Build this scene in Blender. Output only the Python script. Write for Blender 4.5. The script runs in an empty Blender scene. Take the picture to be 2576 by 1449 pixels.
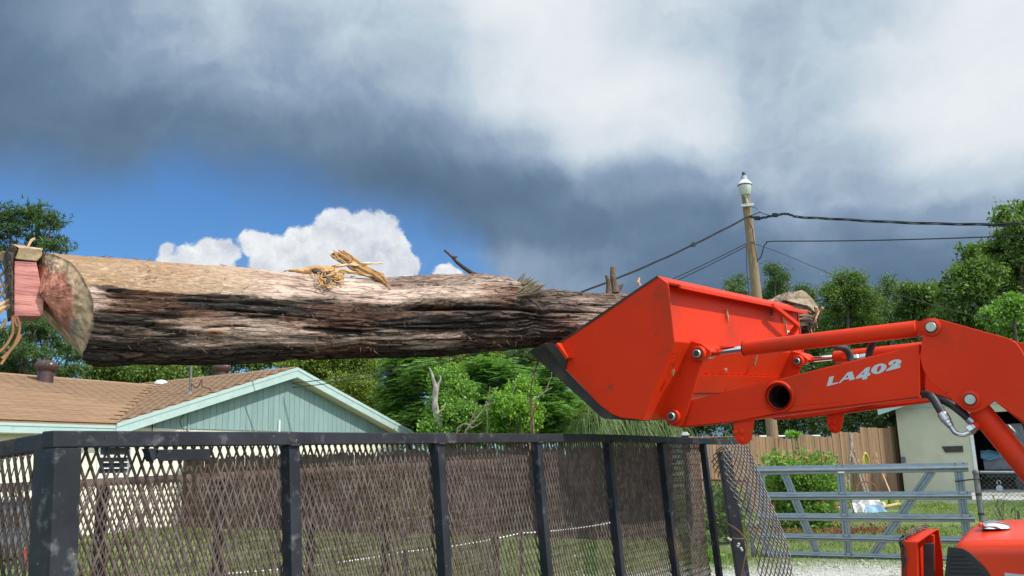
import bpy, math, random
import numpy as np
from mathutils import Vector, Matrix
from mathutils.geometry import tessellate_polygon
from mathutils.bvhtree import BVHTree

random.seed(7)
RNG = np.random.default_rng(7)
SC = bpy.context.scene
COL = SC.collection

# ------------------------------------------------------------------ camera
FPX, CX, CY = 2200.0, 1288.0, 724.5          # photograph measured on a 2576 x 1449 grid
PITCH, ROLL = math.radians(11.6), 0.028
CAM = np.array([0.0, 0.0, 1.65])
_F = np.array([0, math.cos(PITCH), math.sin(PITCH)])
_r0 = np.array([1.0, 0, 0]); _u0 = np.array([0, -math.sin(PITCH), math.cos(PITCH)])
_R = math.cos(ROLL) * _r0 - math.sin(ROLL) * _u0
_U = math.sin(ROLL) * _r0 + math.cos(ROLL) * _u0
cam_data = bpy.data.cameras.new('camera')
cam = bpy.data.objects.new('camera', cam_data); COL.objects.link(cam)
cam.matrix_world = Matrix([[_R[0], _U[0], -_F[0], CAM[0]], [_R[1], _U[1], -_F[1], CAM[1]],
                           [_R[2], _U[2], -_F[2], CAM[2]], [0, 0, 0, 1]])
cam_data.sensor_fit = 'HORIZONTAL'; cam_data.sensor_width = 36.0
cam_data.lens = 36.0 * FPX / 2576.0
cam_data.clip_start = 0.05; cam_data.clip_end = 3000.0
SC.camera = cam

# ------------------------------------------------------------------ exposure, sun
SC.view_settings.view_transform = 'Standard'
SC.view_settings.look = 'None'
SC.view_settings.gamma = 1.0
SC.view_settings.use_curve_mapping = False
SC.view_settings.exposure = 0.0
SUN_DIR = np.array([0.590, -0.305, 0.748]); SUN_DIR /= np.linalg.norm(SUN_DIR)   # towards the sun
SUN_EL = math.asin(SUN_DIR[2]); SUN_AZ = math.atan2(SUN_DIR[0], SUN_DIR[1])
sun_data = bpy.data.lights.new('sun', 'SUN')
sun_data.energy = 4.4; sun_data.angle = math.radians(0.55); sun_data.color = (1.0, 0.945, 0.86)
sun = bpy.data.objects.new('sun', sun_data); COL.objects.link(sun)
sun.rotation_euler = Vector(-SUN_DIR).to_track_quat('-Z', 'Y').to_euler()
sun.location = (6, -4, 20)

def ray(u, v):
    return _F + (u - CX) / FPX * _R - (v - CY) / FPX * _U
def at(u, v, Y):
    d = ray(u, v); return CAM + d * (Y / d[1])
def pl(u, v, P, n):
    d = ray(u, v); return CAM + d * (np.dot(P - CAM, n) / np.dot(d, n))
def proj(P):
    q = np.asarray(P, float) - CAM; z = q @ _F
    return np.array([CX + FPX * (q @ _R) / z, CY - FPX * (q @ _U) / z])
GS = 0.022                                     # the yard rises gently away from the camera
def gz(x, y):
    return GS * y
def ground(u, v):
    d = ray(u, v); return CAM + d * (CAM[2] / (GS * d[1] - d[2]))
def nrm(v):
    v = np.asarray(v, float); return v / np.linalg.norm(v)

# ------------------------------------------------------------------ node helpers
class NX:
    """small expression helper over Math nodes"""
    def __init__(s, nt, sock): s.nt, s.k = nt, sock
    def _m(s, op, *a, clamp=False):
        n = s.nt.nodes.new('ShaderNodeMath'); n.operation = op; n.use_clamp = clamp
        for i, x in enumerate((s,) + a):
            if isinstance(x, NX): s.nt.links.new(x.k, n.inputs[i])
            else: n.inputs[i].default_value = x
        return NX(s.nt, n.outputs[0])
    def __add__(s, o): return s._m('ADD', o)
    def __sub__(s, o): return s._m('SUBTRACT', o)
    def __mul__(s, o): return s._m('MULTIPLY', o)
    def __truediv__(s, o): return s._m('DIVIDE', o)
    def clamp(s): return s._m('ADD', 0.0, clamp=True)
    def pow(s, o): return s._m('POWER', o)
    def max(s, o): return s._m('MAXIMUM', o)
    def smooth(s, a, b):
        n = s.nt.nodes.new('ShaderNodeMapRange'); n.interpolation_type = 'SMOOTHSTEP'
        s.nt.links.new(s.k, n.inputs[0]); n.inputs[1].default_value = a; n.inputs[2].default_value = b
        return NX(s.nt, n.outputs[0])
def noise(nt, vec, scale, detail=5.0, rough=0.55, out=0, dist=0.0):
    n = nt.nodes.new('ShaderNodeTexNoise'); n.inputs['Scale'].default_value = scale
    n.inputs['Detail'].default_value = detail; n.inputs['Roughness'].default_value = rough
    n.inputs['Distortion'].default_value = dist
    if vec is not None: nt.links.new(vec, n.inputs['Vector'])
    return NX(nt, n.outputs[out])
def mixc(nt, fac, a, b, mode='MIX'):
    n = nt.nodes.new('ShaderNodeMix'); n.data_type = 'RGBA'; n.blend_type = mode
    for sock, x in ((n.inputs[0], fac), (n.inputs[6], a), (n.inputs[7], b)):
        if isinstance(x, NX): nt.links.new(x.k, sock)
        elif hasattr(x, 'is_output'): nt.links.new(x, sock)
        elif isinstance(x, (int, float)): sock.default_value = x
        else: sock.default_value = (*x, 1.0)
    return n.outputs[2]
def lin(r, g, b):
    return tuple((c / 255 / 12.92 if c / 255 <= 0.04045 else ((c / 255 + 0.055) / 1.055) ** 2.4) for c in (r, g, b))

# ------------------------------------------------------------------ the sky (world)
def build_world():
    w = bpy.data.worlds.new('sky'); SC.world = w; w.use_nodes = True
    nt = w.node_tree; nt.nodes.clear()
    out = nt.nodes.new('ShaderNodeOutputWorld'); bg = nt.nodes.new('ShaderNodeBackground')
    nt.links.new(bg.outputs[0], out.inputs[0])
    sky = nt.nodes.new('ShaderNodeTexSky'); sky.sky_type = 'NISHITA'; sky.sun_disc = False
    sky.sun_elevation = SUN_EL; sky.sun_rotation = SUN_AZ; sky.air_density = 1.0; sky.dust_density = 0.6; sky.ozone_density = 1.5
    STR = 0.11
    tc = nt.nodes.new('ShaderNodeTexCoord'); vec = tc.outputs['Generated']
    # soft turbulence bends the direction before the clouds are looked up
    wn = nt.nodes.new('ShaderNodeTexNoise'); wn.inputs['Scale'].default_value = 3.2; wn.inputs['Detail'].default_value = 7; wn.inputs['Roughness'].default_value = 0.55
    nt.links.new(vec, wn.inputs['Vector'])
    v1 = nt.nodes.new('ShaderNodeVectorMath'); v1.operation = 'SUBTRACT'; nt.links.new(wn.outputs['Color'], v1.inputs[0]); v1.inputs[1].default_value = (.5, .5, .5)
    def warp(amount):
        v2 = nt.nodes.new('ShaderNodeVectorMath'); v2.operation = 'SCALE'; nt.links.new(v1.outputs[0], v2.inputs[0]); v2.inputs['Scale'].default_value = amount
        v3 = nt.nodes.new('ShaderNodeVectorMath'); v3.operation = 'ADD'; nt.links.new(vec, v3.inputs[0]); nt.links.new(v2.outputs[0], v3.inputs[1])
        return v3.outputs[0]
    def azel(v):
        nz = nt.nodes.new('ShaderNodeVectorMath'); nz.operation = 'NORMALIZE'; nt.links.new(v, nz.inputs[0])
        s = nt.nodes.new('ShaderNodeSeparateXYZ'); nt.links.new(nz.outputs[0], s.inputs[0])
        x, y, z = (NX(nt, s.outputs[i]) for i in range(3))
        return x._m('ARCTAN2', y), z.clamp()._m('ARCSINE'), z
    az, el, _z = azel(warp(0.13))
    # brightness of the cloud sheet: what the photograph shows, control points on its grid
    C = np.array([(0,0,.30),(300,0,.47),(600,20,.57),(1000,20,.61),(1360,10,.98),(1700,20,.70),(1900,60,.60),(2100,50,.56),(2340,60,.84),(2576,60,.9),
      (0,180,.20),(350,150,.40),(700,180,.52),(1050,150,.58),(1300,200,.74),(1450,235,.97),(1700,265,.9),(1900,220,.66),(2030,190,.46),(2180,210,.90),(2450,190,1.0),
      (0,320,.18),(300,330,.18),(600,320,.22),(850,290,.38),(1100,320,.40),(1350,330,.55),(1600,360,.82),(1850,370,.72),(2080,340,.50),(2350,300,.92),(2576,330,.9),
      (100,400,.20),(300,440,.16),(600,430,.10),(900,440,.10),(1100,440,.12),(1300,450,.14),(1550,470,.30),(1800,470,.45),(2050,480,.47),(2300,470,.6),(2576,470,.62),
      (900,520,.03),(1100,530,.00),(1400,560,.06),(1650,590,.16),(1900,590,.24),(2150,580,.30),(2400,570,.38),(2576,560,.40),
      (1280,650,.56),(1400,640,.48),(1500,660,.38),(1600,660,.24),(1800,680,.14),(2050,660,.14),(2300,650,.18),(2576,680,.18),(1900,800,.06),(2300,800,.1)], float)
    def ctl(u, v):
        d2 = ((C[:, 0] - u) / 150) ** 2 + ((C[:, 1] - v) / 70) ** 2
        wgt = np.exp(-d2) + 1e-5 / (1 + d2)
        return float((wgt * C[:, 2]).sum() / wgt.sum())
    AZ = np.radians(np.linspace(-34, 34, 28)); rows = np.radians([4, 7, 9.5, 11.5, 13.5, 15.5, 18, 21, 24, 27, 30, 33])
    def ramp_of(fac, pos, vals):
        n = nt.nodes.new('ShaderNodeValToRGB'); cr = n.color_ramp; cr.interpolation = 'CARDINAL'
        for i, (p, c) in enumerate(zip(pos, vals)):
            e = cr.elements[i] if i < 2 else cr.elements.new(p)
            e.position = p
        for e, p, c in zip(cr.elements, pos, vals):
            e.position = p; e.color = (c, c, c, 1)
        nt.links.new(fac.k, n.inputs[0])
        return NX(nt, n.outputs[0])
    BASE = 0.66
    fac = (az + math.pi) / (2 * math.pi)
    pos = [0.30] + [float((a + math.pi) / (2 * math.pi)) for a in AZ] + [0.70]
    L = None
    for j, e in enumerate(rows):
        vals = [BASE]
        for a in AZ:
            u, v = proj(CAM + np.array([math.sin(a) * math.cos(e), math.cos(a) * math.cos(e), math.sin(e)]))
            vals.append(ctl(u, v))
        vals.append(BASE)
        r = ramp_of(fac, pos, vals)
        if L is None: L = r
        else:
            t = el.smooth(float(rows[j - 1]), float(e)); L = L + (r - L) * t
    L = L + (L * -1.0 + BASE) * el.smooth(math.radians(33), math.radians(50))
    # wisps in the cloud sheet
    n1 = noise(nt, warp(0.30), 3.4, 8, 0.6); n2 = noise(nt, warp(0.12), 9.0, 6, 0.6)
    n6 = noise(nt, warp(0.5), 2.1, 9, 0.62)
    L = L + (n1 - 0.5) * 0.40 + (n2 - 0.5) * 0.22 + (n6 - 0.5) * 0.34 + (noise(nt, warp(0.35), 5.5, 5, 0.55) - 0.5)._m('ABSOLUTE') * -0.55 + 0.045
    L = L * 0.5 + L.smooth(0.10, 0.90) * 0.5
    ramp = nt.nodes.new('ShaderNodeValToRGB'); nt.links.new(L.k, ramp.inputs[0]); cr = ramp.color_ramp
    stops = [(0.0, lin(88, 112, 138)), (0.18, lin(106, 130, 156)), (0.45, lin(143, 164, 188)), (0.70, lin(186, 203, 217)), (1.0, lin(233, 238, 243))]
    for i, (p, c) in enumerate(stops):
        e = cr.elements[i] if i < 2 else cr.elements.new(p)
        e.position = p; e.color = (*c, 1)
    cloud = ramp.outputs[0]
    # clear air: the Nishita sky, deepened a little as in the photograph
    clear = mixc(nt, 1.0, sky.outputs[0], BLUE_TINT, 'MULTIPLY')
    # lower edge of the sheet: elevation of the edge against azimuth
    edge = [(-400, 440), (0, 385), (150, 402), (260, 442), (360, 440), (440, 398), (520, 412), (620, 424), (720, 462), (850, 505), (950, 538), (1060, 565), (1150, 590), (1200, 640), (1260, 760), (1400, 1000), (1700, 1150)]
    ep = [0.25]; ev = [0.24]
    for u, v in edge:
        d = nrm(ray(u, v)); ep.append((math.atan2(d[0], d[1]) + math.pi) / (2 * math.pi)); ev.append(math.asin(max(0.0, d[2])))
    ep.append(0.75); ev.append(0.0)
    thr = ramp_of(fac, ep, ev)
    n3 = noise(nt, warp(0.25), 7.0, 7, 0.6)
    M = (el - thr + (n3 - 0.5) * 0.055).smooth(-0.042, 0.040)
    # a few thin veils across the blue
    n4 = noise(nt, warp(0.3), 5.0, 8, 0.62)
    veil = (n4 - 0.47).smooth(0.0, 0.22) * 0.28
    base = mixc(nt, veil, clear, lin(150, 172, 208))
    col = mixc(nt, M, base, cloud)
    # fair-weather cumulus standing low over the trees
    cn = nt.nodes.new('ShaderNodeTexNoise'); cn.inputs['Scale'].default_value = 36; cn.inputs['Detail'].default_value = 8; cn.inputs['Roughness'].default_value = 0.6
    nt.links.new(vec, cn.inputs['Vector'])
    c1 = nt.nodes.new('ShaderNodeVectorMath'); c1.operation = 'SUBTRACT'; nt.links.new(cn.outputs['Color'], c1.inputs[0]); c1.inputs[1].default_value = (.5, .5, .5)
    c2 = nt.nodes.new('ShaderNodeVectorMath'); c2.operation = 'SCALE'; nt.links.new(c1.outputs[0], c2.inputs[0]); c2.inputs['Scale'].default_value = 0.034
    c3 = nt.nodes.new('ShaderNodeVectorMath'); c3.operation = 'ADD'; nt.links.new(vec, c3.inputs[0]); nt.links.new(c2.outputs[0], c3.inputs[1])
    blobs = [(520, 628, 40), (562, 638, 40), (478, 655, 40), (440, 668, 26), (545, 690, 46), (645, 618, 40), (625, 600, 26), (700, 668, 75), (755, 622, 45), (800, 640, 80), (830, 575, 48), (866, 566, 44),
             (905, 600, 70), (960, 585, 50), (985, 620, 55), (1000, 680, 60), (900, 690, 110), (1125, 690, 36), (424, 628, 18), (418, 660, 22)]
    m = None
    for u, v, r in blobs:
        d = nt.nodes.new('ShaderNodeVectorMath'); d.operation = 'DISTANCE'; nt.links.new(c3.outputs[0], d.inputs[0]); d.inputs[1].default_value = tuple(nrm(ray(u, v)))
        k = NX(nt, d.outputs['Value']) / (-r / FPX * 0.97) + 1.0
        k = k * (r / 60.0) if r < 60 else k
        m = k if m is None else m._m('SMOOTH_MAX', k, 0.12)
    wz = noise(nt, c3.outputs[0], 14.0, 6, 0.62)
    cm = (m + (wz - 0.5) * 0.22).smooth(-0.07, 0.13)
    s1 = noise(nt, c3.outputs[0], 22, 6, 0.6)
    off = nt.nodes.new('ShaderNodeVectorMath'); off.operation = 'ADD'; nt.links.new(c3.outputs[0], off.inputs[0]); off.inputs[1].default_value = tuple(SUN_DIR * 0.012 + np.array([0, 0, .006]))
    s2 = noise(nt, off.outputs[0], 22, 6, 0.6)
    shade = ((s1 - s2) * 2.6 + 0.62 - m * 0.16).clamp()
    cum = mixc(nt, shade, lin(196, 204, 216), lin(246, 248, 250))
    cm = cm * (M * -0.92 + 1.0)
    col = mixc(nt, cm, col, cum)
    # fill light added to the unseen sky behind the camera, roughly sunward
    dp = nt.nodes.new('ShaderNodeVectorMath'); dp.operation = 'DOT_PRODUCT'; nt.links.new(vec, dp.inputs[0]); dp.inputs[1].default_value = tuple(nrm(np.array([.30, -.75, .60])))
    back_fill = NX(nt, dp.outputs['Value']).smooth(-0.05, 0.75) * 1.45 + 1.0
    col = mixc(nt, 1.0, col, NXcol(nt, back_fill), 'MULTIPLY')
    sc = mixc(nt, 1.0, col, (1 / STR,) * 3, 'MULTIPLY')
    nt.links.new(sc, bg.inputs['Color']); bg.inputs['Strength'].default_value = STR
def NXcol(nt, x):
    n = nt.nodes.new('ShaderNodeCombineColor')
    for i in range(3): nt.links.new(x.k, n.inputs[i])
    return n.outputs[0]
BLUE_TINT = (0.11 * 0.52, 0.11 * 0.88, 0.11 * 1.24)
build_world()
SC.cycles.max_bounces = 6; SC.cycles.diffuse_bounces = 3; SC.cycles.glossy_bounces = 3; SC.cycles.transmission_bounces = 3; SC.cycles.transparent_max_bounces = 6
SC.cycles.use_denoising = True
# ------------------------------------------------------------------ mesh helpers
class MB:
    def __init__(s): s.v, s.f = [], []
    def add(s, vs, fs):
        b = len(s.v); s.v += [tuple(map(float, p)) for p in vs]; s.f += [tuple(b + i for i in q) for q in fs]; return s
    def box(s, c, a, b, d):
        """centre c and three half-axis vectors"""
        c, a, b, d = (np.asarray(x, float) for x in (c, a, b, d))
        P = [c + i * a + j * b + k * d for k in (-1, 1) for j in (-1, 1) for i in (-1, 1)]
        return s.add(P, [(0, 2, 3, 1), (4, 5, 7, 6), (0, 1, 5, 4), (2, 6, 7, 3), (0, 4, 6, 2), (1, 3, 7, 5)])
    def beam(s, p, q, w, h, up=(0, 0, 1)):
        p, q = np.asarray(p, float), np.asarray(q, float); t = nrm(q - p); a = nrm(np.cross(t, up)); b = np.cross(a, t)
        return s.box((p + q) / 2, (q - p) / 2, a * w / 2, b * h / 2)
    def prism(s, loop, vec, holes=()):
        loops = [[np.asarray(p, float) for p in loop]] + [[np.asarray(p, float) for p in h] for h in holes]
        vec = np.asarray(vec, float); flat = [p for l in loops for p in l]; n = len(flat)
        tri = tessellate_polygon([[Vector(p) for p in l] for l in loops])
        fs = [tuple(t) for t in tri] + [tuple(n + i for i in reversed(t)) for t in tri]
        k = 0
        for l in loops:
            m = len(l); fs += [(k + i, k + (i + 1) % m, n + k + (i + 1) % m, n + k + i) for i in range(m)]; k += m
        return s.add(flat + [p + vec for p in flat], fs)
    def tube(s, pts, r, n=8, cap=True):
        pts = [np.asarray(p, float) for p in pts]; m = len(pts)
        rr = [r] * m if np.isscalar(r) else list(r)
        t0 = nrm(pts[1] - pts[0]); a = nrm(np.cross(t0, (0, 0, 1) if abs(t0[2]) < .9 else (1, 0, 0)))
        vs = []
        for i in range(m):
            t = nrm(pts[min(i + 1, m - 1)] - pts[max(i - 1, 0)]); a = nrm(a - t * np.dot(a, t)); b = np.cross(t, a)
            for k in range(n):
                w = 2 * math.pi * k / n; vs.append(pts[i] + rr[i] * (a * math.cos(w) + b * math.sin(w)))
        fs = [(i * n + k, i * n + (k + 1) % n, (i + 1) * n + (k + 1) % n, (i + 1) * n + k) for i in range(m - 1) for k in range(n)]
        if cap: fs += [tuple(reversed(range(n))), tuple((m - 1) * n + k for k in range(n))]
        return s.add(vs, fs)
    def lathe(s, o, axis, prof, n=20, cap=True):
        o = np.asarray(o, float); ax = nrm(axis); a = nrm(np.cross(ax, (0, 0, 1) if abs(ax[2]) < .9 else (1, 0, 0))); b = np.cross(ax, a)
        vs = [o + ax * h + r * (a * math.cos(2 * math.pi * k / n) + b * math.sin(2 * math.pi * k / n)) for r, h in prof for k in range(n)]
        m = len(prof)
        fs = [(i * n + k, i * n + (k + 1) % n, (i + 1) * n + (k + 1) % n, (i + 1) * n + k) for i in range(m - 1) for k in range(n)]
        if cap: fs += [tuple(reversed(range(n))), tuple((m - 1) * n + k for k in range(n))]
        return s.add(vs, fs)
    def grid(s, P):
        """P[i][j] points"""
        P = np.asarray(P, float); m, n = P.shape[:2]
        return s.add(P.reshape(-1, 3), [(i * n + j, i * n + j + 1, (i + 1) * n + j + 1, (i + 1) * n + j) for i in range(m - 1) for j in range(n - 1)])
BASES = {}
def thing(name, label, cat, base=(0, 0, 0), group=None):
    o = bpy.data.objects.new(name, None); COL.objects.link(o); o.empty_display_size = .2
    o.location = tuple(map(float, base)); o['label'] = label; o['category'] = cat
    if group: o['group'] = group
    BASES[o] = np.asarray(base, float); return o
def fast_mesh(name, V, F):
    """V (n,3) array, F (m,k) int array"""
    me = bpy.data.meshes.new(name); V = np.asarray(V, np.float32); F = np.asarray(F, np.int32); m, k = F.shape
    me.vertices.add(len(V)); me.vertices.foreach_set('co', V.ravel())
    me.loops.add(m * k); me.loops.foreach_set('vertex_index', F.ravel())
    me.polygons.add(m); me.polygons.foreach_set('loop_start', np.arange(0, m * k, k, dtype=np.int32))
    me.polygons.foreach_set('loop_total', np.full(m, k, np.int32))
    me.update(calc_edges=True); return me
def link(name, me, mat, parent=None, base=None, smooth=False, angle=40, bevel=0, kind=None, label=None, cat=None, group=None):
    if mat is not None and not me.materials: me.materials.append(mat)
    if smooth:
        me.polygons.foreach_set('use_smooth', np.ones(len(me.polygons), bool))
        if angle < 180: me.set_sharp_from_angle(angle=math.radians(angle))
    o = bpy.data.objects.new(name, me); COL.objects.link(o)
    if parent is not None: o.parent = parent; BASES[o] = BASES[parent]
    elif base is not None: o.location = tuple(map(float, base)); BASES[o] = np.asarray(base, float)
    else: BASES[o] = np.zeros(3)
    if bevel:
        b = o.modifiers.new('bevel', 'BEVEL'); b.width = bevel; b.segments = 2; b.limit_method = 'ANGLE'; b.angle_limit = math.radians(35); b.harden_normals = False
    if kind: o['kind'] = kind
    if label: o['label'] = label
    if cat: o['category'] = cat
    if group: o['group'] = group
    return o
def obj(name, mb, mat, parent=None, base=None, fix=True, **kw):
    b = BASES[parent] if parent is not None else (np.asarray(base, float) if base is not None else np.zeros(3))
    me = bpy.data.meshes.new(name)
    me.from_pydata([tuple(np.asarray(p) - b) for p in mb.v], [], mb.f)
    if fix:
        import bmesh
        bm = bmesh.new(); bm.from_mesh(me); bmesh.ops.recalc_face_normals(bm, faces=bm.faces); bm.to_mesh(me); bm.free()
    me.update()
    return link(name, me, mat, parent, base, **kw)
def obj_np(name, V, F, mat, parent=None, base=None, **kw):
    b = BASES[parent] if parent is not None else (np.asarray(base, float) if base is not None else np.zeros(3))
    return link(name, fast_mesh(name, np.asarray(V) - b, F), mat, parent, base, **kw)
def piece(name, me, parent, M):
    """an alike piece that shares its mesh: M is its 4x4 world matrix"""
    o = bpy.data.objects.new(name, me); COL.objects.link(o); o.parent = parent
    M = M.copy(); M.translation = M.translation - Vector(BASES[parent]); o.matrix_local = M
    BASES[o] = BASES[parent]; return o
def frame(o, x, y, z):
    o, x, y, z = (np.asarray(a, float) for a in (o, x, y, z))
    return Matrix([[x[i], y[i], z[i], o[i]] for i in range(3)] + [[0, 0, 0, 1]])
def spline(pts, n=24):
    """Catmull-Rom through points"""
    P = [np.asarray(p, float) for p in pts]; P = [2 * P[0] - P[1]] + P + [2 * P[-1] - P[-2]]; out = []
    segs = len(P) - 3
    for i in range(segs):
        p0, p1, p2, p3 = P[i:i + 4]; m = max(2, n // segs)
        for t in np.linspace(0, 1, m, endpoint=(i == segs - 1)):
            out.append(.5 * (2 * p1 + (p2 - p0) * t + (2 * p0 - 5 * p1 + 4 * p2 - p3) * t * t + (3 * p1 - p0 - 3 * p2 + p3) * t ** 3))
    return out
# value noise in numpy
def _hash(ix, iy, iz, seed):
    h = (ix * 374761393 + iy * 668265263 + iz * 2147483647 + seed * 974634777) & 0xffffffff
    h = ((h ^ (h >> 13)) * 1274126177) & 0xffffffff
    return ((h ^ (h >> 16)) & 0xffff) / 65535.0
def vn(x, y, z=0.0, seed=0):
    x, y, z = np.broadcast_arrays(np.asarray(x, float), np.asarray(y, float), np.asarray(z, float))
    ix, iy, iz = (np.floor(a).astype(np.int64) for a in (x, y, z)); fx, fy, fz = x - ix, y - iy, z - iz
    fx, fy, fz = (a * a * a * (a * (a * 6 - 15) + 10) for a in (fx, fy, fz)); r = 0
    for dx in (0, 1):
        for dy in (0, 1):
            for dz in (0, 1):
                w = (fx if dx else 1 - fx) * (fy if dy else 1 - fy) * (fz if dz else 1 - fz)
                r = r + w * _hash(ix + dx, iy + dy, iz + dz, seed)
    return r
def fbm(x, y, z=0.0, seed=0, o=4):
    r, a, t = 0, 1.0, 0
    for i in range(o):
        r = r + a * vn(np.asarray(x) * 2 ** i, np.asarray(y) * 2 ** i, np.asarray(z) * 2 ** i, seed + i); t += a; a *= .5
    return r / t

# ------------------------------------------------------------------ materials
def new_mat(name):
    m = bpy.data.materials.new(name); m.use_nodes = True; nt = m.node_tree
    return m, nt, nt.nodes['Principled BSDF']
def pmat(name, c1, c2=None, scale=6, detail=6, lo=.35, hi=.65, rough=.6, rvar=0, metal=0, bump=0, bscale=60, stretch=(1, 1, 1), spec=.5,
         rand=0, dirt=None, coat=0, coords='Object', scratch=None):
    m, nt, b = new_mat(name)
    tc = nt.nodes.new('ShaderNodeTexCoord'); mp = nt.nodes.new('ShaderNodeMapping'); mp.inputs['Scale'].default_value = stretch
    nt.links.new(tc.outputs[coords], mp.inputs[0]); vec = mp.outputs[0]
    oi = nt.nodes.new('ShaderNodeObjectInfo')
    if rand:   # alike pieces sit at different places of the pattern
        va = nt.nodes.new('ShaderNodeVectorMath'); va.operation = 'MULTIPLY_ADD'; nt.links.new(oi.outputs['Random'], va.inputs[0]); va.inputs[1].default_value = (17, 31, 23); nt.links.new(mp.outputs[0], va.inputs[2]); vec = va.outputs[0]
    col = None
    if c2 is not None:
        col = mixc(nt, noise(nt, vec, scale, detail).smooth(lo, hi), c1, c2)
    if rand:
        k = NX(nt, oi.outputs['Random']) * (2 * rand) + (1 - rand)
        col = mixc(nt, 1.0, col if col is not None else c1, NXcol(nt, k), 'MULTIPLY')
    if dirt:
        for (dc, dscale, a, z) in dirt:
            f = noise(nt, vec, dscale, 8, .62).smooth(a, z)
            col = mixc(nt, f, col if col is not None else c1, dc)
    if scratch:
        for sc_, wd in ((1.7, .0022), (4.5, .0035)):
            ln = (noise(nt, vec, sc_, 1.5, .5, dist=.6) - .5)._m('ABSOLUTE').smooth(wd, wd * .35) * noise(nt, vec, 5.0, 3).smooth(.57, .64)
            col = mixc(nt, ln * .6, col if col is not None else c1, scratch)
    if col is not None: nt.links.new(col, b.inputs['Base Color'])
    else: b.inputs['Base Color'].default_value = (*c1, 1)
    b.inputs['Metallic'].default_value = metal; b.inputs['Specular IOR Level'].default_value = spec
    b.inputs['Coat Weight'].default_value = coat; b.inputs['Coat Roughness'].default_value = .15
    if rvar: nt.links.new((noise(nt, vec, scale * 1.7, 5) * (2 * rvar) + (rough - rvar)).clamp().k, b.inputs['Roughness'])
    else: b.inputs['Roughness'].default_value = rough
    if bump:
        n = nt.nodes.new('ShaderNodeBump'); n.inputs['Strength'].default_value = bump; n.inputs['Distance'].default_value = .02
        nt.links.new(noise(nt, vec, bscale, 6, .6).k, n.inputs['Height']); nt.links.new(n.outputs[0], b.inputs['Normal'])
    return m
def leaf_mat(name, cols, trans=.32, rough=.5, spec=.35):
    m, nt, b = new_mat(name)
    g = nt.nodes.new('ShaderNodeNewGeometry'); r = nt.nodes.new('ShaderNodeValToRGB'); cr = r.color_ramp
    for i, c in enumerate(cols):
        e = cr.elements[i] if i < 2 else cr.elements.new(.5)
    for i, c in enumerate(cols):
        cr.elements[i].position = i / (len(cols) - 1); cr.elements[i].color = (*c, 1)
    nt.links.new(g.outputs['Random Per Island'], r.inputs[0])
    nt.links.new(r.outputs[0], b.inputs['Base Color']); b.inputs['Roughness'].default_value = rough; b.inputs['Specular IOR Level'].default_value = spec
    t = nt.nodes.new('ShaderNodeBsdfTranslucent'); mx = nt.nodes.new('ShaderNodeMixShader'); mx.inputs[0].default_value = trans
    tcol = mixc(nt, 1.0, r.outputs[0], (1.25, 1.35, .7), 'MULTIPLY'); nt.links.new(tcol, t.inputs['Color'])
    nt.links.new(b.outputs[0], mx.inputs[1]); nt.links.new(t.outputs[0], mx.inputs[2])
    nt.links.new(mx.outputs[0], nt.nodes['Material Output'].inputs[0]); return m
ORANGE = (.63, .033, .0055)
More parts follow.
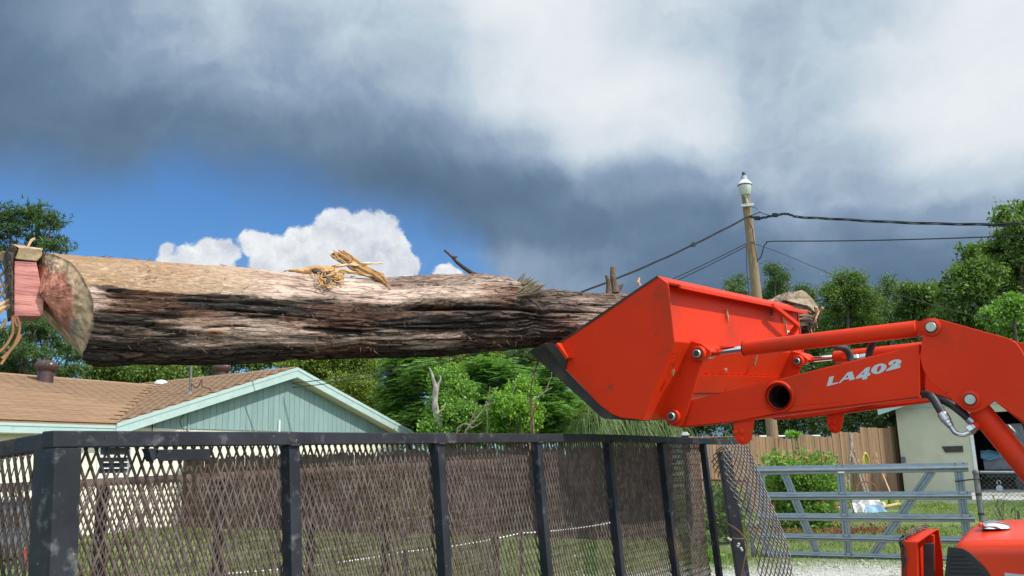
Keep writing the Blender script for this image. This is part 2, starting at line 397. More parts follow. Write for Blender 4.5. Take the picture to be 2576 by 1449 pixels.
MAT = dict(
    orange=pmat('orange_paint', ORANGE, (.57, .028, .005), scale=3, rough=.46, rvar=.08, spec=.16, bump=.03, bscale=18, scratch=(.10, .03, .02), dirt=[((.36, .035, .013), 3.5, .50, .78), ((.16, .05, .03), 20, .62, .76), ((.05, .03, .025), 60, .70, .76)]),
    orange_dull=pmat('orange_worn', (.50, .055, .025), (.42, .05, .03), scale=7, rough=.5, dirt=[((.12, .05, .035), 16, .64, .74)]),
    hood=pmat('hood_paint', (.66, .042, .007), rough=.36, spec=.3, coat=.12, bump=.01, bscale=8),
    steel_dark=pmat('worn_dark_steel', (.030, .026, .024), (.07, .05, .04), scale=11, rough=.55, metal=.3, bump=.15, bscale=50, dirt=[((.22, .03, .012), 14, .68, .74)]),
    chrome=pmat('chrome', (.85, .85, .86), rough=.08, metal=1.0),
    zinc=pmat('zinc_fitting', (.55, .56, .57), (.42, .43, .45), scale=30, rough=.3, metal=.9, bump=.05),
    pin=pmat('pin_steel', (.52, .52, .45), (.40, .38, .32), scale=40, rough=.42, metal=.55),
    rubber=pmat('black_rubber', (.018, .018, .02), (.03, .03, .034), scale=20, rough=.5, bump=.1, bscale=160),
    black_plastic=pmat('black_plastic', (.012, .012, .013), (.02, .02, .022), scale=14, rough=.45, bump=.05),
    tube_shade=pmat('tube_inside', (.05, .012, .008), (.02, .01, .01), scale=6, rough=.8),  # dark colour stands in for the shade inside the cross tube
    decal=pmat('silver_lettering', (.44, .47, .48), rough=.5, spec=.3),
    sticker=pmat('sticker_paper', (.75, .74, .70), rough=.5),
    ink=pmat('sticker_ink', (.03, .03, .03), rough=.6),
    lens_orange=pmat('orange_lens', (.8, .12, .02), rough=.2),
    trailer=pmat('trailer_black_paint', (.016, .018, .023), (.028, .030, .037), scale=8, rough=.5, rvar=.12, spec=.22, bump=.06, bscale=45, dirt=[((.12, .115, .12), 22, .56, .74), ((.085, .048, .034), 9, .58, .74), ((.30, .29, .28), 95, .68, .74)]),
    mesh=pmat('weathered_mesh', (.072, .050, .040), (.140, .110, .096), scale=30, rough=.65, spec=.3, dirt=[((.05, .028, .02), 5, .52, .68)]),
    mesh_lit=pmat('lit_mesh_metal', (.25, .215, .20), (.36, .32, .305), scale=24, rough=.6, dirt=[((.10, .06, .045), 6, .55, .68)]),  # lighter copy of the mesh colour, standing for sunlight on the loose sheet
    mesh_rust=pmat('rusty_mesh', (.095, .064, .050), (.175, .130, .110), scale=24, rough=.75, spec=.25, dirt=[((.07, .035, .02), 5, .5, .66)]),
    galv=pmat('galvanised_steel', (.235, .255, .265), (.28, .30, .305), scale=9, rough=.34, rvar=.05, metal=.8, bump=.02, stretch=(1, 1, 3)),
    galv_old=pmat('old_galvanised', (.20, .20, .20), (.12, .115, .11), scale=14, rough=.6, metal=.5, dirt=[((.10, .06, .04), 12, .6, .72)]),
    wire=pmat('fence_wire', (.22, .22, .22), (.15, .14, .13), scale=20, rough=.55, metal=.5),
    cable=pmat('black_cable', (.012, .012, .014), rough=.55),
    cable_bright=pmat('bare_wire', (.07, .07, .075), rough=.4, metal=.7),
    cream=pmat('cream_wall_paint', (.74, .70, .58), (.68, .64, .52), scale=2.5, rough=.85, bump=.12, bscale=30, dirt=[((.50, .44, .34), 3.0, .66, .9)]),
    garage_wall=pmat('garage_wall_paint', (.50, .49, .35), (.45, .44, .31), scale=2.0, rough=.85, bump=.06, bscale=40),
    teal=pmat('teal_trim_paint', (.41, .525, .50), (.37, .49, .465), scale=4, rough=.6, rand=.03, dirt=[((.28, .37, .35), 5, .52, .80), ((.16, .17, .15), 14, .70, .80)]),
    teal_board=pmat('teal_siding_paint', (.225, .325, .312), (.20, .295, .285), scale=5, rough=.7, rand=.06, bump=.1, bscale=30, stretch=(3, 3, .35), dirt=[((.15, .21, .20), 2.2, .52, .80)]),
    soffit=pmat('soffit_paint', (.62, .55, .42), rough=.8),
    shingle=pmat('tan_shingle', (.300, .180, .098), (.255, .150, .082), scale=45, detail=4, rough=.9, rand=.11, bump=.5, bscale=160),
    vent=pmat('brown_vent_metal', (.085, .042, .036), (.065, .034, .03), scale=8, rough=.35, metal=.25),
    white_trim=pmat('white_trim', (.72, .72, .70), (.62, .62, .60), scale=12, rough=.6),
    glass=pmat('window_glass', (.02, .028, .045), rough=.06, spec=.8),
    wood=pmat('tan_fence_wood', (.27, .165, .088), (.185, .108, .055), scale=5, rough=.85, rand=.20, bump=.45, bscale=40, stretch=(7, 7, .5), dirt=[((.06, .032, .016), 7, .62, .70)]),
    wood_dark=pmat('brown_fence_wood', (.075, .045, .030), (.045, .028, .020), scale=5, rough=.85, rand=.28, bump=.45, bscale=40, stretch=(7, 7, .5)),
    pole=pmat('pole_wood', (.30, .205, .115), (.20, .13, .07), scale=8, rough=.85, bump=.5, bscale=40, stretch=(6, 6, .5), dirt=[((.07, .045, .028), 6, .62, .7)]),
    bark=pmat('tree_bark', (.13, .10, .08), (.07, .055, .045), scale=6, rough=.95, bump=.6, bscale=30, stretch=(3, 3, .8)),
    pale_bark=pmat('bleached_wood', (.40, .365, .31), (.19, .17, .14), scale=5, rough=.85, bump=.4, bscale=26, stretch=(2.5, 2.5, .8), dirt=[((.10, .09, .07), 6, .6, .68)]),
    splinter=pmat('raw_split_wood', (.56, .34, .135), (.40, .20, .07), scale=16, rough=.75, bump=.5, bscale=70, stretch=(1, 1, 1), dirt=[((.18, .07, .03), 12, .62, .74)]),
    pale_split=pmat('pale_split_wood', (.66, .46, .28), (.50, .30, .17), scale=20, rough=.75, bump=.3, bscale=60),
    heart=pmat('pink_heartwood', (.60, .245, .195), (.38, .115, .105), scale=4, rough=.6, bump=.3, bscale=30, stretch=(1.2, 1.2, 16), dirt=[((.22, .06, .07), 3, .55, .64), ((.55, .33, .22), 2, .60, .75)]),
    sap=pmat('dry_sapwood', (.33, .245, .135), (.22, .155, .085), scale=22, rough=.85, bump=.5, bscale=60),
    dark_bark=pmat('rough_dark_bark', (.060, .040, .032), (.13, .095, .075), scale=22, rough=.95, bump=.9, bscale=60),
    fibre=pmat('root_fibre', (.34, .16, .06), (.22, .10, .04), scale=12, rough=.8),
    collar=pmat('torn_limb_fibre', (.20, .15, .085), (.10, .075, .042), scale=14, rough=.9, bump=.5, bscale=60),
    stick_wood=pmat('bare_stick', (.30, .25, .19), (.13, .10, .075), scale=9, rough=.9, bump=.4, bscale=40, stretch=(3, 3, .8)),
    chunk=pmat('weathered_broken_wood', (.34, .255, .17), (.20, .145, .095), scale=18, rough=.9, bump=.8, bscale=50, dirt=[((.06, .04, .03), 14, .58, .68), ((.48, .38, .26), 22, .62, .74)]),
    stub=pmat('brown_broken_branch', (.20, .13, .085), (.11, .07, .046), scale=20, rough=.9, bump=.7, bscale=60, stretch=(3, 3, .8)),
    root_dark=pmat('dry_bark_strand', (.20, .105, .055), (.12, .065, .035), scale=12, rough=.85),
    concrete=pmat('concrete', (.42, .40, .37), (.34, .32, .29), scale=3, rough=.9, bump=.1, bscale=60, dirt=[((.26, .25, .22), 6, .6, .75)]),
    mulch=pmat('red_mulch', (.22, .05, .025), (.12, .03, .018), scale=16, rough=.95, rand=.2),
    stone=pmat('limestone_gravel', (.55, .53, .50), (.40, .39, .36), scale=20, rough=.9),
    pot=pmat('lime_plastic', (.30, .42, .05), rough=.5),
    blue_tarp=pmat('pale_blue_tarp', (.25, .38, .50), (.16, .28, .42), scale=6, rough=.55, bump=.3, bscale=18),
    teal_tarp=pmat('blue_green_tarp', (.10, .24, .30), (.06, .17, .22), scale=4, rough=.6, bump=.3, bscale=14),
    white_plastic=pmat('white_plastic', (.58, .56, .54), (.36, .34, .33), scale=8, rough=.6, bump=.3, bscale=20),
    yellow=pmat('yellow_cord', (.72, .62, .14), (.58, .50, .1), scale=30, rough=.7),
    rope=pmat('white_rope', (.80, .79, .75), rough=.7),
    red=pmat('red_plastic', (.58, .035, .025), rough=.45),
    grey_plastic=pmat('grey_plastic', (.16, .175, .21), (.12, .13, .16), scale=5, rough=.5),
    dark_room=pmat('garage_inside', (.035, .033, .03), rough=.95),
    pipe_red=pmat('rusty_pipe', (.21, .075, .05), (.15, .05, .035), scale=12, rough=.7),
    pipe_white=pmat('white_pipe', (.62, .62, .62), rough=.5),
    lamp_glass=pmat('lamp_refractor', (.56, .57, .52), (.50, .51, .46), scale=6, rough=.22, spec=.6),
    lamp_grey=pmat('lamp_housing', (.36, .38, .41), rough=.45, metal=.4),
    berry=pmat('dry_seed_pod', (.52, .49, .44), rough=.8),
    blossom=pmat('orange_red_blossom', (.62, .10, .03), rough=.6),
)
G = lambda *c: [tuple(x) for x in c]
LEAF = dict(
    pine=leaf_mat('pine_needles', G((0.030, 0.066, 0.022), (0.058, 0.112, 0.030), (0.100, 0.165, 0.042)), .2),
    cedar=leaf_mat('cedar_foliage', G((0.046, 0.087, 0.030), (0.088, 0.148, 0.043), (0.132, 0.193, 0.048)), .18),
    oak=leaf_mat('broad_leaves', G((0.055, 0.101, 0.023), (0.110, 0.185, 0.032), (0.193, 0.277, 0.050)), .3),
    olive=leaf_mat('olive_leaves', G((0.085, 0.131, 0.021), (0.158, 0.222, 0.029), (0.232, 0.306, 0.039)), .28),
    blue=leaf_mat('dark_compound_leaves', G((0.085, 0.191, 0.049), (0.162, 0.317, 0.073), (0.276, 0.462, 0.106)), .28),
    bright=leaf_mat('bright_leaves', G((0.112, 0.240, 0.035), (0.200, 0.376, 0.045), (0.304, 0.480, 0.064)), .36),
    mid=leaf_mat('mid_green_leaves', G((0.091, 0.188, 0.035), (0.162, 0.311, 0.048), (0.253, 0.414, 0.072)), .32),
    shade=leaf_mat('shaded_leaves', G((0.029, 0.054, 0.019), (0.054, 0.099, 0.029), (0.096, 0.160, 0.048)), .25),  # leaf colours darkened to stand for foliage in shade
    grass=leaf_mat('grass_blades', G((.095, .155, .026), (.145, .22, .036), (.20, .26, .06)), .3, .6),
    grass_old=leaf_mat('old_grass', G((0.104, 0.184, 0.029), (0.168, 0.280, 0.038), (0.248, 0.360, 0.064)), .3, .6),
    palm=leaf_mat('drooping_blades', G((.075, .125, .035), (.13, .19, .06), (.21, .26, .10)), .3),
    dry=leaf_mat('dry_leaves', G((.16, .075, .03), (.20, .11, .04), (.13, .06, .03)), .2),
    yellow=leaf_mat('yellow_green_leaves', G((.12, .20, .02), (.22, .30, .03), (.30, .34, .05)), .4),
    bamboo=leaf_mat('long_thin_leaves', G((.035, .075, .018), (.06, .12, .03), (.16, .24, .06)), .3),
)
# ------------------------------------------------------------------ ground
def build_ground():
    xs = np.concatenate([np.linspace(-400, -30, 12)[:-1], np.linspace(-30, 30, 121), np.linspace(30, 400, 12)[1:]])
    ys = np.concatenate([np.linspace(-60, 2, 10)[:-1], np.linspace(2, 34, 80), np.linspace(34, 700, 22)[1:]])
    X, Y = np.meshgrid(xs, ys, indexing='ij')
    near = np.clip((60 - np.abs(Y)) / 40, 0, 1) * np.clip((40 - np.abs(X)) / 20, 0, 1)
    Z = GS * np.clip(Y, -20, 60) + near * ((fbm(X * .35, Y * .35, 0, 3) - .5) * .10 + (fbm(X * 1.7, Y * 1.7, 0, 9) - .5) * .035)
    V = np.stack([X, Y, Z], -1).reshape(-1, 3); n = len(ys)
    I, J = np.meshgrid(np.arange(len(xs) - 1), np.arange(n - 1), indexing='ij')
    F = np.stack([I * n + J, (I + 1) * n + J, (I + 1) * n + J + 1, I * n + J + 1], -1).reshape(-1, 4)
    m, nt, b = new_mat('yard_ground')
    tc = nt.nodes.new('ShaderNodeTexCoord'); v = tc.outputs['Object']
    sp = nt.nodes.new('ShaderNodeSeparateXYZ'); nt.links.new(v, sp.inputs[0]); x, y = NX(nt, sp.outputs[0]), NX(nt, sp.outputs[1])
    g = mixc(nt, noise(nt, v, 1.4, 6).smooth(.35, .65), (.085, .125, .028), (.15, .18, .05))
    g = mixc(nt, noise(nt, v, 6, 6).smooth(.52, .72), g, (.17, .145, .085))
    # worn drive of pale limestone between the trailer and the gate
    d = (x * 0.62 - y * 0.22 + 0.55)                     # distance from the middle of the drive
    drive = (d * d)._m('MULTIPLY', -0.30)._m('EXPONENT')
    k = (drive + (noise(nt, v, 1.1, 6) - 0.5) * 1.1 + (noise(nt, v, 9, 6) - .5) * .7).smooth(.55, .85)
    k = k * y.smooth(13.4, 11.0)
    st = mixc(nt, noise(nt, v, 28, 5).smooth(.4, .65), (.30, .285, .25), (.56, .545, .51))
    col = mixc(nt, k, g, st)
    nt.links.new(col, b.inputs['Base Color']); b.inputs['Roughness'].default_value = .95
    bu = nt.nodes.new('ShaderNodeBump'); bu.inputs['Strength'].default_value = .6; bu.inputs['Distance'].default_value = .04
    nt.links.new(noise(nt, v, 30, 6, .65).k, bu.inputs['Height']); nt.links.new(bu.outputs[0], b.inputs['Normal'])
    obj_np('ground', V, F, m, smooth=True, angle=180, kind='structure')
build_ground()
def gh(x, y):
    x, y = np.asarray(x, float), np.asarray(y, float)
    near = np.clip((60 - np.abs(y)) / 40, 0, 1) * np.clip((40 - np.abs(x)) / 20, 0, 1)
    return GS * y + near * ((fbm(x * .35, y * .35, 0, 3) - .5) * .10 + (fbm(x * 1.7, y * 1.7, 0, 9) - .5) * .035)
def drive_amount(x, y):
    d = x * 0.62 - y * 0.22 + 0.55
    return np.exp(-.30 * d * d) * np.clip((13.2 - y) / 2, 0, 1)

HU = np.array([.4904, .8715, 0]); HN = np.array([.8715, -.4904, 0])      # the house's wall direction and its outward normal
Z3 = np.array([0, 0, 1.0])
# ------------------------------------------------------------------ house
def build_house():
    O = at(290, 1065, 19.8); ze = O[2]; SL = .305; W = 11.4; D = 5.0
    def H(u, n, z=0.0): return np.array([O[0] + HU[0] * u + HN[0] * n, O[1] + HU[1] * u + HN[1] * n, ze + z])
    b0 = np.array([O[0], O[1], GS * O[1]])
    t = thing('house', 'cream and pale teal bungalow with a tan shingled cross gable roof behind the mesh trailer', 'house', b0)
    bot = GS * 17 - ze - .25
    # walls: front face n=-.30, gable part and left wing in one plane
    mb = MB(); f0 = -.32; wall = []
    win_a = pl(246, 1119, H(0, f0), HN); win_b = pl(329, 1196, H(0, f0), HN)
    ua, ub = ((win_a - H(0, f0)) @ HU, (win_b - H(0, f0)) @ HU); za, zb = win_a[2] - ze, win_b[2] - ze
    top = -.052
    def panel(u0, u1, z0, z1): mb.box((H(u0, f0 - .1, z0) + H(u1, f0 - .1, z1)) / 2, HU * (u1 - u0) / 2, HN * .1, Z3 * (z1 - z0) / 2)
    panel(-14, ua, bot, top); panel(ub, W - .4, bot, top); panel(ua, ub, bot, zb); panel(ua, ub, za, top)
    mb.box(H(W - .5, -5.5, (bot + top) / 2), HU * .1, HN * 5.1, Z3 * (top - bot) / 2)
    mb.box(H(-14, -5.2, (bot + top) / 2), HU * .1, HN * 4.8, Z3 * (top - bot) / 2)
    mb.box(H(-1, -10.6, (bot + top) / 2), HU * 12.9, HN * .1, Z3 * (top - bot) / 2)
    obj('wall', mb, MAT['cream'], t)
    # window
    zt, zl = za, zb; fr = MB(); uc = (ua + ub) / 2; hw = (ub - ua) / 2; zc = (zt + zl) / 2; hh = (zt - zl) / 2
    for sgn in (-1, 1):
        fr.box(H(uc + sgn * (hw - .03), f0 - .03, zc), HU * .03, HN * .05, Z3 * hh)
        fr.box(H(uc, f0 - .03, zc + sgn * (hh - .03)), HU * (hw - .06), HN * .05, Z3 * .03)
    for q in (.28, -.12, -.5): fr.box(H(uc, f0 - .05, zc + q * hh), HU * (hw - .06), HN * .03, Z3 * (.03 if q > 0 else .012))
    w = obj('window', fr, MAT['white_trim'], t)
    g = MB(); g.box(H(uc, f0 - .085, zc), HU * (hw - .03), HN * .006, Z3 * (hh - .03)); obj('pane', g, MAT['glass'], w)
    s = MB(); s.box(H(uc, f0 + .03, zl - .035), HU * (hw + .06), HN * .06, Z3 * .03); obj('sill', s, MAT['white_trim'], w)
    # electric meter boxes on the wall
    for q, (u_, v_, ww, hh2) in enumerate(((533, 1180, .17, .26), (585, 1182, .13, .2))):
        p = pl(u_, v_, H(0, f0), HN); m_ = MB(); m_.box(p + HN * .06, HU * ww, HN * .06, Z3 * hh2); m_.lathe(p + HN * .12 + Z3 * .04, HN, [(.085, 0), (.085, .05), (.05, .07)], 12)
        obj('meter_box', m_, MAT['white_trim'], t, bevel=.01)
    # gable siding, board by board (grooved sheet siding)
    bw = .203; uu = .30
    while uu < W - .3:
        u1 = min(uu + bw - .010, W - .3); zt0, zt1 = SL * min(uu, W - uu) - .16, SL * min(u1, W - u1) - .16
        if max(zt0, zt1) > -.02:
            m_ = MB(); lo = -.05
            loop = [H(uu, f0 + .01, lo), H(u1, f0 + .01, lo), H(u1, f0 + .01, max(zt1, lo + .01))]
            if uu < W / 2 < u1: loop.append(H(W / 2, f0 + .01, SL * W / 2 - .16))
            loop.append(H(uu, f0 + .01, max(zt0, lo + .01)))
            m_.prism(loop, HN * .022); obj('siding_board', m_, MAT['teal_board'], t)
        uu += bw
    m_ = MB(); m_.prism([H(.2, f0 - .02, -.05), H(W - .2, f0 - .02, -.05), H(W / 2, f0 - .02, SL * W / 2 - .14)], HN * .025); obj('gable_backing', m_, MAT['teal_board'], t)
    # roof sheets (with thickness) under the shingles
    rf = MB(); th = -.05
    rf.prism([H(-14, .0, th), H(0, 0, th), H(D, -D, SL * D + th), H(-14, -D, SL * D + th)], Z3 * .04)
    rf.prism([H(-14, -D, SL * D + th), H(D, -D, SL * D + th), H(D, -D * 2, th), H(-14, -D * 2, th)], Z3 * .04)
    rf.prism([H(0, 0, th), H(W / 2, 0, SL * W / 2 + th), H(W / 2, -10.5, SL * W / 2 + th), H(D, -D - .1, SL * D + th)], Z3 * .04)
    rf.prism([H(D, -D - .1, SL * D + th), H(W / 2, -10.5, SL * W / 2 + th), H(0, -10.5, th)], Z3 * .04)
    rf.prism([H(W, 0, th), H(W, -10.5, th), H(W / 2, -10.5, SL * W / 2 + th), H(W / 2, 0, SL * W / 2 + th)], Z3 * .04)
    roof = obj('roof', rf, MAT['shingle'], t)
    # shingle strips
    ex, Lx, th2 = .142, .93, .009
    sm = MB()
    for k in range(3): sm.box((k * Lx / 3 + Lx / 6, -ex * .5, .006), (Lx / 6 - .004, 0, 0), (0, ex * .5, .003), (0, .0, th2 / 2))
    sm.box((Lx / 2, -ex - .012, .0015), (Lx / 2 - .002, 0, 0), (0, .014, 0), (0, 0, .002))
    sme = bpy.data.meshes.new('shingle'); sme.from_pydata(sm.v, [], sm.f); sme.update(); sme.materials.append(MAT['shingle'])
    ndir = nrm(HN * 1.0 - Z3 * SL); upn = nrm(np.cross(HU, ndir)); upn = upn if upn[2] > 0 else -upn
    rest = []; todo = []
    rows = int(D * math.sqrt(1 + SL * SL) / ex)
    for r in range(rows):
        d = r * ex / math.sqrt(1 + SL * SL)                      # horizontal distance from the eave
        off = (r % 3) * Lx / 3 * .97; k = 0
        while True:
            u1 = d + .12 - off * .5 - k * Lx; k += 1
            if u1 < -7.2: break
            todo.append((H(u1 - Lx, .02 - d, SL * d - .003), HU, -ndir, upn, u1))
    # left slope of the gable: rows run along n
    nd2 = nrm(-HU - Z3 * SL); up2 = nrm(np.cross(HN, nd2)); up2 = up2 if up2[2] > 0 else -up2
    rows2 = int(W / 2 * math.sqrt(1 + SL * SL) / ex)
    t2 = []
    for r in range(rows2):
        d = r * ex / math.sqrt(1 + SL * SL); off = (r % 3) * Lx / 3 * .97; k = 0
        while True:
            n1 = .03 - off * .5 - k * Lx; k += 1
            if n1 < -max(d, .2) - .05 or n1 < -9.5: break
            t2.append((H(d - .01, n1 - Lx, SL * d - .003), HN, -nd2, up2, n1))
    todo.sort(key=lambda q: np.linalg.norm(q[0] - CAM))
    for i, q in enumerate(todo + t2):
        o, x, y, z, _ = q
        # mesh axes: x along the course, -y down... the strip grows from its lower edge upslope
        y2 = -y
        o = o + z * RNG.uniform(-.002, .003); x = nrm(x + y * RNG.normal(0, .002))
        if i < 300: piece('shingle', sme, roof, frame(o, x, y2, z))
        else: rest.append(frame(o, x, y2, z))
    V = np.array(sm.v); Fm = np.array([list(q) for q in sm.f]); VV = []; FF = []
    for i, M in enumerate(rest):
        A = np.array(M); VV.append(V @ A[:3, :3].T + A[:3, 3]); FF.append(Fm + i * len(V))
    obj_np('shingle_field', np.concatenate(VV), np.concatenate(FF), MAT['shingle'], roof, kind='stuff')
    # ridge caps
    rc = MB(); k = -7.2
    while k < D: rc.prism([H(k, -D - .13, SL * D - .030), H(k, -D, SL * D + .022), H(k, -D + .13, SL * D - .030), H(k, -D, SL * D + .004)], HU * .29); k += .27
    obj('ridge_cap', rc, MAT['shingle'], roof); rc = MB()
    k = .0
    while k > -9.8: rc.prism([H(W / 2 - .13, k, SL * W / 2 - .030), H(W / 2, k, SL * W / 2 + .022), H(W / 2 + .13, k, SL * W / 2 - .030), H(W / 2, k, SL * W / 2 + .004)], -HN * .29); k -= .27
    obj('ridge_cap', rc, MAT['shingle'], roof)
    # fascia and rake boards
    fb = MB(); fb.box(H(-7, .012, -.155), HU * 7.0, HN * .018, Z3 * .10); obj('fascia_board', fb, MAT['teal'], t)
    fb = MB(); fb.box(H(-7, .036, -.085), HU * 7.0, HN * .008, Z3 * .03); obj('drip_edge', fb, MAT['teal'], t)
    for a, c in ((0, W / 2), (W, W / 2)):
        p, q = H(a, .02, -.02), H(c, .02, SL * W / 2 - .02); m_ = MB()
        m_.prism([p - Z3 * .06, q - Z3 * .06, q - Z3 * .26, p - Z3 * .26], HN * .035); obj('rake_board', m_, MAT['teal'], t)
        m_ = MB(); m_.prism([p + HN * .03 + Z3 * .02, q + HN * .03 + Z3 * .02, q + HN * .03 - Z3 * .07, p + HN * .03 - Z3 * .07], HN * .02); obj('rake_trim', m_, MAT['teal'], t)
        m_ = MB(); m_.prism([p - Z3 * .27 + HN * .01, q - Z3 * .27 + HN * .01, q - Z3 * .27 - HN * .36, p - Z3 * .27 - HN * .36], Z3 * .02); obj('soffit', m_, MAT['soffit'], t)
    m_ = MB(); m_.box(H(-7, -.16, -.26), HU * 7, HN * .17, Z3 * .01); obj('soffit', m_, MAT['soffit'], t)
    # turbine vents
    for (u_, v_, Y_, base_h) in ((113, 960, 0, .36), (562, 962, 1, .42)):
        if Y_ == 0:
            P = pl(u_, v_, H(0, 0, 0), np.cross(HU, ndir))
        else: P = H(W / 2 + .5, -3.55, SL * (W / 2 - .5))
        st = MB(); st.lathe(P - Z3 * .1, Z3, [(.205, 0), (.19, base_h), (.20, base_h + .01)], 24)
        v_part = obj('turbine_vent', st, MAT['vent'], t, smooth=True)
        c = P + Z3 * (base_h - .10)
        for k in range(20):
            a0 = 2 * math.pi * k / 20; m_ = MB(); rows_ = []
            for j in range(7):
                hgt = .02 + .26 * j / 6; rr = .185 + .085 * math.sin(math.pi * (.12 + .80 * j / 6)); tw = .30 * j / 6
                if j == 6: rr = .13
                pts = []
                for aa, dr in ((a0 + tw, .0), (a0 + tw + .22, .012), (a0 + tw + .40, -.018)): pts.append(c + Z3 * hgt + (rr + dr) * np.array([math.cos(aa), math.sin(aa), 0]))
                rows_.append(pts)
            m_.grid(rows_); obj('vane', m_, MAT['vent'], v_part, fix=False, smooth=True)
        m_ = MB(); m_.lathe(c + Z3 * .27, Z3, [(.16, 0), (.145, .02), (.06, .04), (.01, .045)], 20); m_.lathe(c, Z3, [(.20, 0), (.20, .025)], 24); m_.lathe(c, Z3, [(.15, .0), (.15, .26)], 16)
        obj('vent_cap', m_, MAT['vent'], v_part, smooth=True)
    # service mast, with its loop of wire, and small roof vents
    P = pl(478, 990, H(0, 0, 0), np.cross(HN, nd2)); top_p = P + Z3 * .85
    m_ = MB(); m_.tube([P - Z3 * .3, top_p], .035, 10); m_.lathe(top_p, Z3, [(.05, 0), (.06, .05), (.03, .1)], 10); m_.lathe(P - Z3 * .02, Z3, [(.13, 0), (.05, .09)], 12); mast = obj('service_mast', m_, MAT['galv_old'], t, smooth=True)
    m_ = MB(); c = P + Z3 * .28
    m_.tube(spline([c, c + HN * .25 - Z3 * .15, c + HN * .42 + Z3 * .05, c + HN * .45 - Z3 * .14, c + HN * .75 - Z3 * .22, c + HN * .8 - Z3 * .5], 30), .012, 5); obj('drip_loop', m_, MAT['cable'], mast)
    P = pl(405, 966, H(0, 0, 0), np.cross(HN, nd2)); m_ = MB(); m_.lathe(P - Z3 * .02, Z3, [(.2, 0), (.2, .06), (.12, .13), (.02, .15)], 14); obj('roof_vent', m_, MAT['white_trim'], t, smooth=True)
    m_ = MB(); m_.tube([H(W * .47, f0 + .06, -.9), H(W * .47, f0 + .06, .26)], .035, 8); obj('vent_pipe', m_, MAT['white_trim'], t)
    p = H(2.25, f0 + .05, .45)
    m_ = MB(); m_.tube([p - Z3 * .8, p, p + Z3 * .05 - HU * .03], .02, 6); obj('conduit', m_, MAT['teal_board'], t)
    m_ = MB(); m_.tube(spline([p, p - HU * .25 - Z3 * .35, p + HU * .06 - Z3 * .75], 14), .008, 4); obj('loose_wire', m_, MAT['cable'], t)
    m_ = MB(); m_.tube([p + HU * -1.05 - Z3 * .9, p + HU * -1.05 - Z3 * .25], .012, 5); obj('conduit', m_, MAT['cable'], t)
    return H, W, SL, ze, mast, top_p
HH, HW_, HSL, HZE, MAST, MAST_TOP = build_house()

# ------------------------------------------------------------------ board fences
def board_mesh(name, w, h, t, mat, top):
    mb = MB()
    if top == 'dog': loop = [(-w / 2, 0, 0), (w / 2, 0, 0), (w / 2, 0, h - .035), (w / 2 - .03, 0, h), (-w / 2 + .03, 0, h), (-w / 2, 0, h - .035)]
    else: loop = [(-w / 2, 0, 0), (w / 2, 0, 0), (w / 2, 0, h + top), (-w / 2, 0, h - top)]
    mb.prism(loop, (0, t, 0)); me = bpy.data.meshes.new(name); me.from_pydata(mb.v, [], mb.f); me.update(); me.materials.append(mat); return me
def build_dark_fence():
    a, b = ground(500, 1327), ground(1712, 1361); a = a - nrm(b - a) * .55; L = np.linalg.norm((b - a)[:2]); d = nrm(np.append((b - a)[:2], 0)); n = np.array([d[1], -d[0], 0])
    t = thing('picket_fence', 'dark brown dog-eared picket fence seen through the trailer mesh', 'fence', a)
    me = [board_mesh('picket', .135, 1.0, .018, MAT['wood_dark'], 'dog')]
    k = 0; s = 0
    while s < L:
        p = a + d * s; p[2] = gh(p[0], p[1]) - .03; h = 1.67 + .025 * math.sin(k * .6) + RNG.normal(0, .012)
        x = nrm(d + Z3 * RNG.normal(0, .004)); M = frame(p, x, n * 1.0, nrm(np.cross(x, n)) * -1 if np.cross(x, n)[2] < 0 else np.cross(x, n))
        piece('picket', me[0], t, M @ Matrix.Diagonal((1, 1, h, 1))); s += .145 + abs(RNG.normal(0, .003)); k += 1
    for zz in (.35, 1.35):
        m = MB(); p, q = a + d * 0, a + d * L; p = p + Z3 * zz - n * .0; q = np.array([q[0], q[1], GS * q[1] + zz]); off = np.array([-n[0], -n[1], 0]) * .035
        m.beam(p + off * 1.2, q + off * 1.2, .04, .085); obj('fence_rail', m, MAT['wood_dark'], t)
    s = 0
    while s < L + .1:
        p = a + d * s; m = MB(); m.beam(np.array([p[0] - n[0] * .10, p[1] - n[1] * .10, gh(p[0], p[1]) - .1]), np.array([p[0] - n[0] * .10, p[1] - n[1] * .10, gh(p[0], p[1]) + 1.62]), .09, .09, up=(1, 0, 0)); obj('fence_post', m, MAT['wood_dark'], t); s += 2.4
build_dark_fence()
FA, FB = at(1740, 1115, 20.0), at(2262, 1076, 27.6)
